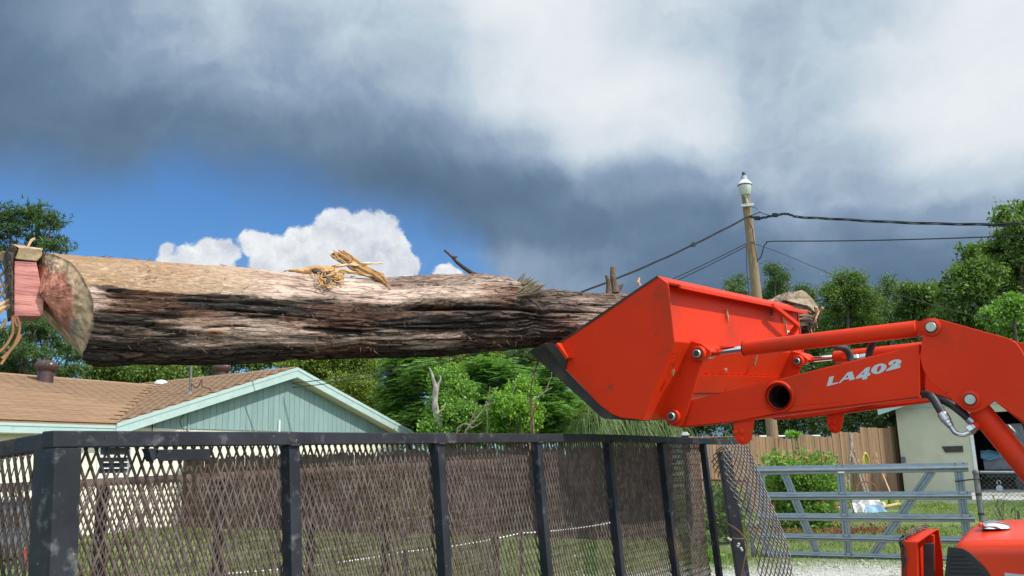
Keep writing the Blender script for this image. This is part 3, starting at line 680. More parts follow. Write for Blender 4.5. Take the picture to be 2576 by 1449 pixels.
def build_wood_fence():
    a, b = np.array([FA[0], FA[1], GS * FA[1]]), np.array([FB[0], FB[1], GS * FB[1]]); L = np.linalg.norm((b - a)[:2]); d = nrm(np.append((b - a)[:2], 0)); n = np.array([d[1], -d[0], 0])
    t = thing('board_fence', 'tan weathered board fence stepping up towards the garage wall', 'fence', a)
    groups = [(1740, 1120, 1890, 1108), (1890, 1095, 2006, 1106), (2006, 1091, 2095, 1101), (2095, 1085, 2168, 1089), (2168, 1075, 2236, 1078), (2236, 1071, 2275, 1078)]
    meshes = [board_mesh('board', .138, 1.0, .019, MAT['wood'], q) for q in (0.0, .004, -.004)]
    s = 0; k = 0
    while s < L - .02:
        p = a + d * s; u = proj(p + Z3 * 1.7)[0]; topz = None
        for (x0, y0, x1, y1) in groups:
            if x0 <= u < x1: topz = pl(u, y0 + (y1 - y0) * (u - x0) / (x1 - x0), p, n)[2]
        if topz is None: topz = p[2] + 1.8
        zb = gh(p[0], p[1]) - .04; h = topz - zb + RNG.normal(0, .006)
        lean = RNG.normal(0, .004); z = nrm(Z3 + d * (lean - .012)); x = nrm(np.cross(n, z)); x = x if x @ d > 0 else -x
        piece('board', meshes[k % 3], t, frame(np.array([p[0], p[1], zb]) + n * RNG.normal(0, .004), x, n, z) @ Matrix.Diagonal((1, 1, h, 1))); s += .142 + abs(RNG.normal(0, .003)); k += 1
    for zz in (.35, 1.3):
        m = MB(); m.beam(a - n * .03 + Z3 * zz, b - n * .03 + Z3 * zz, .04, .085); obj('fence_rail', m, MAT['wood'], t)
    return a, b, d, n
WFA, WFB, WFD, WFN = build_wood_fence()

# ------------------------------------------------------------------ garage
def build_garage():
    P = at(2252, 1027, 27.0); g0 = gh(P[0], P[1]); ga, gn = HN, np.array([-HN[1], HN[0], 0]) * -1
    gn = gn if gn[1] < 0 else -gn                                  # outward, towards the camera
    base = np.array([P[0], P[1], g0])
    t = thing('garage', 'pale green garage with a teal gable and a dark open doorway', 'garage', base)
    def Gp(a, n, z): return base + ga * a + gn * n + Z3 * z
    zw = P[2] - g0; du = (pl(2440, 1100, base, gn) - base) @ ga; ztop = pl(2504, 1036, base, gn)[2] - g0; Wg = 8.0; dw = 4.6
    w = MB()
    def pan(a0, a1, z0, z1, n=0.): w.box((Gp(a0, n - .08, z0) + Gp(a1, n - .08, z1)) / 2, ga * (a1 - a0) / 2, gn * .08, Z3 * (z1 - z0) / 2)
    pan(0, du, -.2, zw); pan(du, du + dw, ztop, zw); pan(du + dw, Wg, -.2, zw)
    w.box(Gp(.08, -3.6, zw / 2 - .1), ga * .08, gn * 3.5, Z3 * (zw / 2 + .1)); w.box(Gp(Wg - .08, -3.6, zw / 2 - .1), ga * .08, gn * 3.5, Z3 * (zw / 2 + .1))
    obj('wall', w, MAT['garage_wall'], t)
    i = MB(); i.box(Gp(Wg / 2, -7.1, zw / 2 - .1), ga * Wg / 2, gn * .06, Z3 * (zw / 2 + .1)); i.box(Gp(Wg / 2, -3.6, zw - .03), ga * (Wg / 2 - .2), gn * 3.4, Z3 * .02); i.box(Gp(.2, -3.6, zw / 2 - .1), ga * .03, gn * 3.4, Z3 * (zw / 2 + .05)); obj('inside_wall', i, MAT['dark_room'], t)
    j = MB()
    for a_ in (du + .05, du + dw - .05): j.box(Gp(a_, -.04, ztop / 2 - .1), ga * .045, gn * .06, Z3 * (ztop / 2 + .1))
    obj('door_frame', j, MAT['white_trim'], t)
    # teal siding boards in the gable
    sl = .30; k = 0.0
    while k < Wg:
        k1 = min(k + .195, Wg); za, zb = zw + sl * min(k, Wg - k), zw + sl * min(k1, Wg - k1); m = MB()
        m.prism([Gp(k, .0, zw + .002), Gp(k1, .0, zw + .002), Gp(k1, .0, max(zb, zw + .02)), Gp(k, .0, max(za, zw + .02))], gn * .02 ); obj('siding_board', m, MAT['teal_board'], t); k += .203
    m = MB(); m.box(Gp(Wg / 2, .03, zw + .05), ga * (Wg / 2 + .02), gn * .014, Z3 * .07); obj('band_board', m, MAT['teal'], t)
    rf = MB(); ov = .45
    for sgn, a0 in ((1, -ov), (-1, Wg + ov)):
        p0, p1 = Gp(a0, .45, zw - sl * ov + .12), Gp(Wg / 2, .45, zw + sl * Wg / 2 + .12)
        rf.prism([p0, p1, p1 + Z3 * .05, p0 + Z3 * .05], -gn * 8.2)
        m = MB(); m.prism([p0 + gn * .002, p1 + gn * .002, p1 + gn * .002 - Z3 * .19, p0 + gn * .002 - Z3 * .19], gn * .03); obj('rake_board', m, MAT['teal'], t)
    obj('roof', rf, MAT['shingle'], t)
    # wall vent hood and outlet box
    p = pl(2398, 1130, base, gn); m = MB(); m.prism([p - ga * .30 + Z3 * .09, p + ga * .26 + Z3 * .09, p + ga * .26 - Z3 * .09, p - ga * .22 - Z3 * .09], gn * .035); obj('wall_vent', m, MAT['steel_dark'], t)
    p = pl(2273, 1156, base, gn); m = MB(); m.box(p + gn * .04, ga * .06, gn * .04, Z3 * .08); obj('outlet_box', m, MAT['galv_old'], t)
    p = pl(2450, 1144, base, gn); m = MB(); m.lathe(p, gn, [(.04, .0), (.035, .03)], 10); obj('door_button', m, MAT['white_trim'], t)
    # slab in front
    ap = MB(); q = [Gp(-.2, .0, 0), Gp(12, .0, 0), Gp(12, 3.6, 0), Gp(-.2, 3.6, 0)]
    q = [np.array([c[0], c[1], GS * c[1] + .03]) for c in q]; ap.prism(q, -Z3 * .12); obj('concrete_apron', ap, MAT['concrete'], kind='structure')
    fl = MB(); fl.box(Gp(Wg / 2, -3.6, -.02), ga * (Wg / 2 - .2), gn * 3.4, Z3 * .05); obj('garage_floor', fl, MAT['concrete'], t)
    # things kept inside the doorway
    c = Gp(du + 1.25, -.9, .0); th = thing('covered_boat', 'dark boat on a low trailer under a blue-green tarp in the garage doorway', 'boat', c)
    hull = MB(); rows = []
    for k in range(9):
        s = k / 8; hwd = .48 * math.sin(math.pi * min(1, .25 + s * .75) ** .7) if s < .98 else .08
        ctr = c + ga * (-1.0 + 2.6 * s); rows.append([ctr + gn * hwd + Z3 * .98, ctr + gn * hwd * .8 + Z3 * .62, ctr + Z3 * .46, ctr - gn * hwd * .8 + Z3 * .62, ctr - gn * hwd + Z3 * .98])
    hull.grid(rows); obj('hull', hull, MAT['grey_plastic'], th, fix=False)
    tp = MB(); rows = []
    for k in range(13):
        s = k / 12; hwd = .54 * max(.12, math.sin(math.pi * min(1, .25 + s * .75) ** .7)); ctr = c + ga * (-1.05 + 2.7 * s)
        rows.append([ctr + gn * hwd * w_ + Z3 * (1.16 - .22 * w_ * w_ + .05 * math.sin(k * 1.9 + w_ * 3) - .1 * s) for w_ in np.linspace(-1, 1, 9)])
    tp.grid(rows); obj('tarp', tp, MAT['teal_tarp'], th, fix=False, smooth=True)
    tr = MB(); tr.beam(c + ga * -1.0 + Z3 * .42, c + ga * 2.0 + Z3 * .36, .08, .08); obj('trailer_frame', tr, MAT['steel_dark'], th)
    for sg in (-1, 1):
        wl = MB(); wl.lathe(c + gn * (.62 * sg - .06) + Z3 * .26, gn, [(.1, 0), (.26, .0), (.26, .12), (.1, .12)], 16); obj('wheel', wl, MAT['rubber'], th)
    c = Gp(du + 1.15, -1.9, .0); th = thing('white_board', 'white board with a slanted edge leaning in the dark garage', 'board', c)
    m = MB(); m.prism([c + Z3 * 1.95 - ga * .22, c + Z3 * 1.95 + ga * .22, c + Z3 * 1.35 + ga * .32, c + Z3 * .1 + ga * .3, c + Z3 * .1 + ga * .18], gn * .03); obj('panel', m, MAT['white_plastic'], th)
    c = Gp(du + 1.75, -.25, .03); m = MB(); m.box(c + Z3 * .10, ga * .45, gn * .16, Z3 * .09); m.box(c + Z3 * .2, ga * .40, gn * .12, Z3 * .02); obj('storage_bin', m, MAT['red'], base=c, bevel=.02, label='low dark red bin on the garage floor under the covered boat', cat='bin')
    return Gp, base, ga, gn, du
GP, GB, GA, GN, GDU = build_garage()

# ------------------------------------------------------------------ farm gate, posts and chain link
def chain_link(mb, a, b, z0f, h, pitch=.057, r=.0022, sag=0.0):
    """woven diamonds between two ground points: two families of slanted wires"""
    a, b = np.asarray(a, float), np.asarray(b, float); L = np.linalg.norm((b - a)[:2]); d = (b - a) / L; n = int(L / pitch); nn = nrm(np.cross(d, Z3))
    for fam in (1, -1):
        for k in range(-int(h / pitch) - 1, n + int(h / pitch) + 2):
            s0, s1 = k * pitch, k * pitch + fam * h; lo, hi = 0.0, 1.0
            if s1 != s0:
                ts = sorted(((0 - s0) / (s1 - s0), (L - s0) / (s1 - s0))); lo, hi = max(lo, ts[0]), min(hi, ts[1])
            if hi - lo < .02: continue
            p, q = s0 + (s1 - s0) * lo, s0 + (s1 - s0) * hi
            mb.tube([a + d * p + Z3 * (lo * h) + nn * .002 * fam, a + d * q + Z3 * (hi * h) + nn * .002 * fam], r, 3, cap=False)
def build_gate():
    tr_, tl = at(2430, 1163, 11.9), at(1985, 1171.5, 13.0)
    d = nrm(np.append((tr_ - tl)[:2], 0)); n = np.array([d[1], -d[0], 0]); n = n if n[1] < 0 else -n
    Lg = np.linalg.norm((tr_ - tl)[:2]) + .50; R = np.array([tr_[0], tr_[1], tr_[2]])
    slope = (tr_[2] - tl[2]) / np.linalg.norm((tr_ - tl)[:2])
    def Q(s, z, k=0.0): return R - d * s + Z3 * (z - s * slope) + n * k          # s leftwards from the hinge end, z below the top
    base = np.array([R[0] - d[0] * Lg / 2, R[1] - d[1] * Lg / 2, 0]); base[2] = gh(base[0], base[1])
    t = thing('farm_gate', 'galvanised steel farm gate with five ribbed rails and slanted braces', 'gate', base)
    prof = [(0, 0), (.006, .002), (.009, .032), (.020, .038), (.035, .048), (.037, .060), (.028, .072), (.010, .080), (.008, .104), (0, .108)]
    def rail(s0, s1, z0, hgt, k):
        m = MB(); sc = hgt / .108
        loop = [Q(s0, -z0 - z * sc, k + x) for x, z in prof] + [Q(s0, -z0 - z * sc, k + x - .004) for x, z in reversed(prof)]
        m.prism(loop, Q(s1, 0) - Q(s0, 0)); return m
    tops = (0, .372, .668, .95, 1.195); hts = (.125, .112, .104, .098, .085)
    for z0, hg in zip(tops, hts): obj('rail', rail(-.02, Lg, z0, hg, .022), MAT['galv'], t)
    cp = [(-.055, 0), (-.052, .020), (-.026, .020), (-.018, .002), (.014, .002), (.022, .020), (.05, .020), (.055, 0)]
    def stile(s0, z0, s1, z1, k=0.0):
        m = MB(); p, q = Q(s0, -z0, k), Q(s1, -z1, k); ax = nrm(q - p); sd = nrm(np.cross(ax, n))
        loop = [p + sd * x + n * y for x, y in cp] + [p + sd * x + n * (y - .004) for x, y in reversed(cp)]
        m.prism(loop, q - p); return m
    for s in (.10, 1.60, Lg - .08): obj('stile', stile(s, .0, s, 1.28), MAT['galv'], t)
    for s0, s1 in ((.42, 1.28), (Lg - .42, 2.02)): obj('brace', stile(s0, .10, s1, 1.22, -.004), MAT['galv'], t)
    bl = MB()
    for z0, hg in zip(tops, hts):
        for s in (.03, .13, 1.56, 1.64): bl.lathe(Q(s, -z0 - .015, .034), n, [(.009, 0), (.007, .006)], 6)
    obj('bolt', bl, MAT['steel_dark'], t, kind='stuff')
    m = MB(); m.box(Q(1.58, -.105, .05), d * .045, n * .002, Z3 * .012); obj('name_plate', m, MAT['white_trim'], t)
    m = MB(); m.tube([Q(.16, -.245, .03), Q(-.02, -.225, .035), Q(-.16, -.215, .02)], .011, 6); obj('strap', m, MAT['black_plastic'], t)
    # hinge post and chain link to the right
    pp = Q(-.10, 0); g0 = gh(pp[0], pp[1]); m = MB(); top_ = pp[2] - .13
    m.tube([np.array([pp[0], pp[1], g0 - .1]), np.array([pp[0], pp[1], top_])], .037, 14)
    p0 = np.array([pp[0], pp[1], top_]); tp = thing('gate_post', 'weathered round steel post at the hinge end of the farm gate', 'post', np.array([pp[0], pp[1], g0]))
    obj('post', m, MAT['galv_old'], tp, smooth=True)
    m = MB(); m.lathe(p0, Z3, [(.044, -.02), (.044, .01), (.03, .03), (.005, .035)], 14); obj('cap', m, MAT['galv_old'], tp, smooth=True)
    for zz in (.30, .55, .98):
        m = MB(); m.lathe(p0 - Z3 * zz, Z3, [(.041, 0), (.041, .03)], 14); obj('hinge_clamp', m, MAT['steel_dark'], tp)
    a = np.array([pp[0] + d[0] * .05, pp[1] + d[1] * .05, g0]); e = a + d * 1.9 + n * -.1; e[2] = gh(e[0], e[1]); hgt = pl(2470, 1188, a, n)[2] - g0
    tf = thing('chain_link_fence', 'galvanised chain link fence with a top rail right of the farm gate', 'fence', a)
    m = MB(); m.tube([a + Z3 * hgt, e + Z3 * hgt], .02, 10); obj('top_rail', m, MAT['galv'], tf, smooth=True)
    m = MB(); chain_link(m, a + Z3 * .04, e + Z3 * .04, 0, hgt - .05, .06); obj('mesh_fabric', m, MAT['wire'], tf, fix=False)
    m = MB(); m.tube([e - Z3 * .1, e + Z3 * (hgt + .06)], .03, 10); obj('line_post', m, MAT['galv_old'], tf, smooth=True)
    m = MB(); c = pl(2513, 1218, a, n); m.tube([c + Z3 * (.03 * math.cos(w)) + d * (.022 * math.sin(w)) + Z3 * .02 for w in np.linspace(-2.2, 2.2, 9)], .006, 5); m.lathe(c - Z3 * .05 + n * -.012, n, [(.04, 0), (.04, .03)], 12); obj('padlock', m, MAT['zinc'], base=c, label='small round padlock hanging on the chain link right of the gate', cat='padlock')
    # chain link between the trailer and the gate
    b = Q(Lg + .12, 0); b[2] = gh(b[0], b[1]); a2 = at(1735, 1206, 14.6); h2 = a2[2] - gh(a2[0], a2[1]); a2[2] = gh(a2[0], a2[1])
    tf = thing('chain_link_fence', 'rusty chain link fence with shrubs growing through it beside the bent mesh flap', 'fence', a2)
    m = MB(); m.tube([a2 + Z3 * h2, b + Z3 * h2], .019, 10); obj('top_rail', m, MAT['pipe_red'], tf, smooth=True)
    m = MB(); chain_link(m, a2 + Z3 * .04, b + Z3 * .04, 0, h2 - .05, .06); obj('mesh_fabric', m, MAT['wire'], tf, fix=False)
    for q in (a2, b):
        m = MB(); m.tube([q - Z3 * .1, q + Z3 * (h2 + .08)], .03, 10); obj('line_post', m, MAT['galv_old'], tf, smooth=True)
    return Q, d, n, Lg
GQ, GD, GNN, GL = build_gate()
# ------------------------------------------------------------------ foliage
def rand_dirs(n, up=0.0):
    d = RNG.normal(size=(n, 3)); d[:, 2] += up; return d / np.linalg.norm(d, axis=1, keepdims=True)
def leaf_quads(c, size, aspect=.5, up=.0, droop=0.0, out=None):
    """folded diamond leaves; c (n,3)"""
    n = len(c); d = rand_dirs(n, up)
    if out is not None: d = d + out * .9
    d[:, 2] -= droop; d /= np.linalg.norm(d, axis=1, keepdims=True)
    s = np.cross(d, rand_dirs(n, .6)); s /= np.linalg.norm(s, axis=1, keepdims=True) + 1e-9; nn = np.cross(d, s)
    L = size * RNG.uniform(.65, 1.3, (n, 1)); W = L * aspect
    p0 = c - d * L / 2; p2 = c + d * L / 2; p1 = c + s * W / 2 + nn * W * .22; p3 = c - s * W / 2 + nn * W * .22
    V = np.stack([p0, p1, p2, p3], 1).reshape(-1, 3); F = np.arange(4 * n).reshape(n, 4); return V, F
def needle_tufts(c, size, k=7):
    n = len(c); cc = np.repeat(c, k, 0); d = rand_dirs(n * k, .35); L = size * RNG.uniform(.7, 1.25, (n * k, 1))
    s = np.cross(d, rand_dirs(n * k)); s /= np.linalg.norm(s, axis=1, keepdims=True) + 1e-9
    W = L * .10; V = np.stack([cc - s * W, cc + s * W, cc + d * L + s * W * .3, cc + d * L - s * W * .3], 1).reshape(-1, 3)
    return V, np.arange(4 * n * k).reshape(-1, 4)
def sprays(c, size, k=7, droop=.28):
    """compound leaves: leaflets in two ranks along a bending stalk"""
    n = len(c); a = RNG.uniform(0, 2 * math.pi, n); d = np.stack([np.cos(a), np.sin(a), RNG.uniform(-.1, .45, n)], 1); Vs = []
    s = np.stack([-np.sin(a), np.cos(a), np.zeros(n)], 1)
    sc = size * RNG.uniform(.7, 1.3, (n, 1))
    for i in range(k):
        t = (i + 1) / k; ctr = c + d * sc * t; ctr = ctr - np.array([0, 0, 1]) * (sc * droop * t * t)
        for sg in (-1, 1):
            l = sc * .34 * (1 - .45 * abs(t - .5)); o = s * sg; ax = o * .85 + d * .5; ax[:, 2] -= .25; w = d * .5
            p0 = ctr; p2 = ctr + ax * l; p1 = ctr + ax * l * .5 + w * l * .42; p3 = ctr + ax * l * .5 - w * l * .42
            Vs.append(np.stack([p0, p1, p2, p3], 1))
    V = np.concatenate(Vs).reshape(-1, 3); return V, np.arange(len(V)).reshape(-1, 4)
def crown_points(blobs, n, clump, flat=.7, shell=.5):
    """points in clumps spread through ellipsoids: blobs are (centre, radii)"""
    vol = np.array([(r[0] * r[1] * r[2]) ** (2 / 3) for _, r in blobs]); vol /= vol.sum(); out = []
    outv = []
    for (c, r), w in zip(blobs, vol):
        r = np.asarray(r, float); m = max(8, int(n * w)); nc = max(9, int(5.5 * (r[0] * r[1] * r[2]) ** (2 / 3) / clump ** 2))
        d = rand_dirs(nc, .12); rad = shell + (1 - shell) * RNG.random((nc, 1)) ** .6
        cc = np.asarray(c) + d * r * rad; pick = RNG.integers(0, nc, m); sz = RNG.uniform(.6, 1.3, nc)[pick][:, None]
        out.append(cc[pick] + RNG.normal(size=(m, 3)) * clump * sz * np.array([.62, .62, .62 * flat])); outv.append(d[pick])
    return np.concatenate(out), np.concatenate(outv)
def px_blobs(spec, Y, depth=.8):
    """crown lobes given where they stand in the photograph, at distance Y"""
    out = []
    for (u, v, ru, rv) in spec:
        out.append((at(u, v, Y + RNG.uniform(-.06, .06) * Y * .5), (ru * Y / FPX, max(ru, rv) * depth * Y / FPX, rv * Y / FPX)))
    return out
def make_tree(name, label, Y, spec, mat, kind='leaf', size=.10, n=8000, clump=.35, trunk=None, group='trees behind the yard', cat='tree', bark='bark', flat=.7, aspect=.55, tr=.16, shell=.5, limbs=True, dens=1.0):
    blobs = px_blobs(spec, Y); bx = np.mean([b[0][0] for b in blobs]); u0 = trunk if trunk else None
    if u0 is not None: bx = at(u0, 1000, Y)[0]
    base = np.array([bx, Y, gh(bx, Y) - .05]); t = thing(name, label, cat, base, group)
    P, O = crown_points(blobs, int(n * (1.3 if kind == 'needle' else 2.3 if kind == 'spray' else 4.2 * dens)), clump * .9, flat, shell * .8); P[:, 2] = np.maximum(P[:, 2], base[2] + .1)
    if kind == 'needle': V, F = needle_tufts(P, size)
    elif kind == 'spray': V, F = sprays(P, size)
    else: V, F = leaf_quads(P, size * .80, aspect, .2, .15, O)
    obj_np('crown', V, F, LEAF[mat], t)
    # trunk with limbs reaching into every lobe
    hi = max(b[0][2] for b in blobs); m = MB(); lean = RNG.normal(0, .15, 2)
    top_ = max(blobs, key=lambda q: q[0][2])[0]; lean = lean * .4
    axis = spline([base, base + (top_ - base) * .45 + np.array([lean[0], lean[1], 0]), top_], 12)
    m.tube(axis, list(np.linspace(tr, tr * .18, len(axis))), 8); obj('trunk', m, MAT[bark], t, smooth=True)
    if limbs and not name.startswith(('cedar', 'sweetgum')) and kind != 'spray':
        m = MB()
        for c, r in blobs:
            k = int(np.clip((c[2] - base[2]) / max(hi - base[2], .1) * .75, .12, .9) * (len(axis) - 1)); p = axis[k]
            for q in range(3):
                e = c + rand_dirs(1)[0] * np.asarray(r) * .7; mid = (p + e) / 2 + np.array([0, 0, .10 * np.linalg.norm(e - p)]) + RNG.normal(0, .08, 3)
                m.tube(spline([p, mid, e], 8), list(np.linspace(tr * .36, tr * .07, len(spline([p, mid, e], 8)))), 5, cap=False)
        obj('limbs', m, MAT[bark], t, smooth=True)
    return t
def build_trees():
    T = make_tree
    T('pine_tree', 'tall open pine with flat needle tiers above the log at the left edge', 33, [(50, 545, 66, 24), (118, 562, 40, 24), (10, 580, 44, 26), (90, 600, 34, 12), (140, 622, 40, 14), (40, 632, 46, 18), (96, 528, 26, 14), (-50, 560, 40, 40), (-60, 640, 70, 30), (160, 606, 16, 9)], 'pine', 'needle', .17, 1700, .34, trunk=66, flat=.5, tr=.2, shell=.35)
    T('pine_tree', 'shorter pine whose needle branches hang behind the left end of the log', 30, [(20, 850, 50, 22), (100, 852, 60, 18), (60, 890, 80, 14), (160, 880, 46, 18), (25, 918, 60, 16), (200, 900, 36, 12), (140, 935, 60, 12), (-50, 880, 70, 60), (60, 935, 60, 10), (90, 820, 60, 20), (180, 930, 40, 10)], 'pine', 'needle', .17, 2100, .30, trunk=112, flat=.45, tr=.17, shell=.3)
    T('broadleaf_tree', 'dense dark broadleaf tree over the valley of the house roof', 36, [(255, 945, 56, 34), (330, 935, 64, 36), (405, 940, 52, 40), (300, 975, 90, 30), (460, 955, 40, 40)], 'oak', 'leaf', .16, 9000, .42, trunk=330)
    T('broadleaf_tree', 'thin leafy tree with sky gaps behind the gable ridge', 40, [(520, 925, 44, 22), (600, 900, 40, 26), (660, 905, 44, 22), (560, 880, 50, 20), (700, 895, 40, 26), (480, 900, 30, 30)], 'oak', 'leaf', .16, 4200, .36, trunk=590)
    T('oak_tree', 'olive green oak right of the gable peak, under the log', 38, [(770, 925, 60, 46), (840, 960, 70, 60), (900, 930, 60, 50), (820, 895, 70, 40), (740, 960, 40, 50)], 'olive', 'leaf', .15, 11000, .40, trunk=830)
    T('oak_tree', 'low spreading olive oak behind the right slope of the gable', 34, [(840, 1020, 60, 46), (915, 1020, 60, 50), (960, 1060, 50, 46), (880, 985, 60, 40), (1000, 1085, 40, 30)], 'olive', 'leaf', .13, 11000, .34, trunk=905)
    T('compound_leaf_tree', 'dark blue-green tree of layered compound leaves left of the bleached trunk', 31, [(1010, 920, 50, 36), (1000, 975, 56, 40), (1050, 950, 40, 40), (1040, 1010, 46, 44), (985, 1030, 36, 34), (1060, 1060, 40, 40)], 'blue', 'spray', .36, 2300, .40, trunk=1030, bark='bark')
    T('oak_tree', 'tall olive tree behind the bleached trunk reaching the underside of the log', 37, [(1100, 900, 70, 44), (1180, 900, 66, 46), (1130, 950, 66, 40), (1060, 880, 50, 30), (1240, 890, 50, 40)], 'olive', 'leaf', .15, 10000, .40, trunk=1150)
    T('compound_leaf_tree', 'layered compound-leaf tree with drooping sprays in the middle of the grove', 30, [(1190, 960, 46, 30), (1235, 935, 50, 28), (1280, 965, 46, 34), (1205, 1005, 60, 36), (1270, 1020, 50, 36), (1150, 990, 36, 30), (1230, 1070, 70, 36), (1120, 1075, 50, 30)], 'blue', 'spray', .36, 2900, .38, trunk=1225)
    T('vine_covered_tree', 'bright green vine covered tree just right of the bleached trunk', 28, [(1120, 970, 36, 36), (1150, 1000, 36, 36), (1110, 1030, 34, 34), (1165, 1045, 36, 30), (1140, 945, 26, 24), (1110, 1080, 40, 24), (1180, 1090, 40, 22)], 'mid', 'leaf', .13, 6500, .26, trunk=1135)
    T('maple_sapling', 'bright yellow-green sapling left of the dangling vine', 27, [(1270, 1010, 30, 26), (1310, 985, 34, 28), (1300, 1030, 40, 30), (1260, 1055, 36, 28), (1325, 1060, 34, 30), (1280, 1090, 46, 20), (1330, 1020, 20, 26)], 'bright', 'leaf', .13, 6000, .22, trunk=1300)
    T('cedar_tree', 'feathery dark cedar beside the black lip of the bucket', 36, [(1320, 905, 40, 34), (1300, 940, 40, 30), (1345, 950, 34, 40), (1360, 900, 26, 20)], 'cedar', 'leaf', .15, 5000, .28, trunk=1325, aspect=.3)
    T('compound_leaf_tree', 'dark compound-leaf tree below the black lip of the bucket', 29, [(1390, 960, 36, 34), (1420, 1000, 44, 40), (1380, 1040, 46, 40), (1460, 1050, 46, 36), (1500, 1075, 46, 30), (1400, 1085, 60, 24)], 'blue', 'spray', .34, 2300, .34, trunk=1410)
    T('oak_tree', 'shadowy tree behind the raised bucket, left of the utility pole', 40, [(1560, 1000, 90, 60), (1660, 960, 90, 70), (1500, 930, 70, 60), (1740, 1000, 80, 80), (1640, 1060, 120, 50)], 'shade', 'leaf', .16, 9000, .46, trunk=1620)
    T('cedar_tree', 'small pointed cedar left of the utility pole', 38, [(1852, 705, 18, 26), (1850, 745, 26, 34), (1855, 790, 34, 40), (1850, 850, 44, 60), (1845, 930, 54, 60), (1850, 1020, 60, 60)], 'cedar', 'leaf', .15, 8000, .28, trunk=1852, aspect=.3)
    T('cedar_tree', 'pointed cedar just right of the utility pole', 37, [(1948, 690, 22, 24), (1960, 725, 34, 36), (1945, 775, 44, 44), (1975, 790, 36, 50), (1955, 860, 56, 60), (1950, 950, 66, 60), (1955, 1040, 70, 50)], 'cedar', 'leaf', .15, 11000, .30, trunk=1953, aspect=.3)
    T('cedar_tree', 'slim dark cedar showing behind the broken end of the log', 39, [(2035, 755, 24, 26), (2030, 800, 40, 44), (2045, 860, 44, 60), (2030, 950, 54, 66), (2020, 735, 16, 16)], 'cedar', 'leaf', .15, 7500, .28, trunk=2033, aspect=.3)
    T('pine_tree', 'round topped green pine standing highest between pole and right edge', 36, [(2130, 715, 46, 28), (2110, 755, 56, 36), (2165, 750, 46, 36), (2135, 810, 76, 50), (2110, 870, 70, 50), (2180, 850, 50, 60), (2140, 940, 80, 60), (2130, 1030, 90, 50)], 'oak', 'leaf', .15, 14000, .34, trunk=2138, aspect=.32, limbs=False, dens=1.3)
    T('cedar_tree', 'cedar with a ragged tip right of the round topped pine', 38, [(2232, 715, 18, 20), (2235, 750, 34, 34), (2225, 800, 44, 44), (2240, 870, 50, 56), (2230, 960, 64, 60), (2240, 1040, 60, 50)], 'cedar', 'leaf', .15, 8500, .30, trunk=2234, aspect=.32)
    T('broadleaf_tree', 'loose grey-green tree left of the tall tree at the right edge', 35, [(2300, 730, 26, 22), (2330, 745, 36, 30), (2310, 790, 46, 40), (2350, 800, 40, 40), (2330, 860, 60, 50), (2350, 940, 60, 60), (2300, 910, 40, 50)], 'oak', 'leaf', .14, 9000, .32, trunk=2325, limbs=False, dens=1.4)
    T('sweetgum_tree', 'tall leafy tree at the right edge whose crown crosses the wires', 27, [(2535, 545, 22, 26), (2562, 535, 18, 30), (2525, 590, 26, 18), (2500, 640, 50, 40), (2430, 655, 34, 34), (2545, 650, 50, 50), (2460, 700, 60, 46), (2540, 730, 60, 50), (2400, 740, 40, 40), (2470, 780, 70, 50), (2560, 810, 60, 60), (2590, 600, 50, 60), (2410, 810, 46, 46), (2620, 720, 60, 90)], 'oak', 'leaf', .17, 15000, .26, trunk=2560, tr=.2, shell=.55, dens=.42)
    T('vine_covered_tree', 'lime green leafy tree low at the right edge above the loader arm', 24, [(2545, 770, 40, 26), (2560, 810, 46, 30), (2500, 800, 26, 24), (2590, 850, 60, 40)], 'mid', 'leaf', .13, 2600, .22, trunk=2570, limbs=False, shell=.6)
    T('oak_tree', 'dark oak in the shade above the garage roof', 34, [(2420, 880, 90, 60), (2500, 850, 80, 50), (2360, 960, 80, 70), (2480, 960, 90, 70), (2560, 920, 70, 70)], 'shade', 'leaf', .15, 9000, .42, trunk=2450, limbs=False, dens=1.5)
    # dark undergrowth behind the board fence: reads as one mass
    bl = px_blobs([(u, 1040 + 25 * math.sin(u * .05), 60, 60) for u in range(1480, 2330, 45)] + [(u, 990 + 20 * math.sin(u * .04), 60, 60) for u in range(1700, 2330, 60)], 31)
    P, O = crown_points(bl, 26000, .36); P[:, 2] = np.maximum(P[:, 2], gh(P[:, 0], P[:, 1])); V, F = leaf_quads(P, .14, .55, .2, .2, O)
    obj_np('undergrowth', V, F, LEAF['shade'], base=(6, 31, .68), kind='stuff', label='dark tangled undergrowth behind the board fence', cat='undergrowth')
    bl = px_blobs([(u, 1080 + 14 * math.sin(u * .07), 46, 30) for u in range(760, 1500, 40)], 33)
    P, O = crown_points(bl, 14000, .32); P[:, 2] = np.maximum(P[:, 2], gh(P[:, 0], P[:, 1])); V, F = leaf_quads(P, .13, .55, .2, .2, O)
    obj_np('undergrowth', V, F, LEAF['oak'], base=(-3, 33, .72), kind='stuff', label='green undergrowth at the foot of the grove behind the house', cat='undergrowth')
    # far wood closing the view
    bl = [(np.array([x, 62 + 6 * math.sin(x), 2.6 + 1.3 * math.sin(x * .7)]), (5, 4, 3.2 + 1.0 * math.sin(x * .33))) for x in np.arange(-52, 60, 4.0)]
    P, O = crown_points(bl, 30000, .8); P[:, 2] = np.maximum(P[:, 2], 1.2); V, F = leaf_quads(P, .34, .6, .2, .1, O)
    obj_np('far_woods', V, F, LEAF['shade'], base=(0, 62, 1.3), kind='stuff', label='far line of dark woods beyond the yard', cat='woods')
    # bleached dead trunk
    b0 = at(1108, 1095, 27); b0[2] = gh(b0[0], b0[1]); t = thing('dead_tree', 'bleached dead forked trunk standing before the green grove', 'tree', b0)
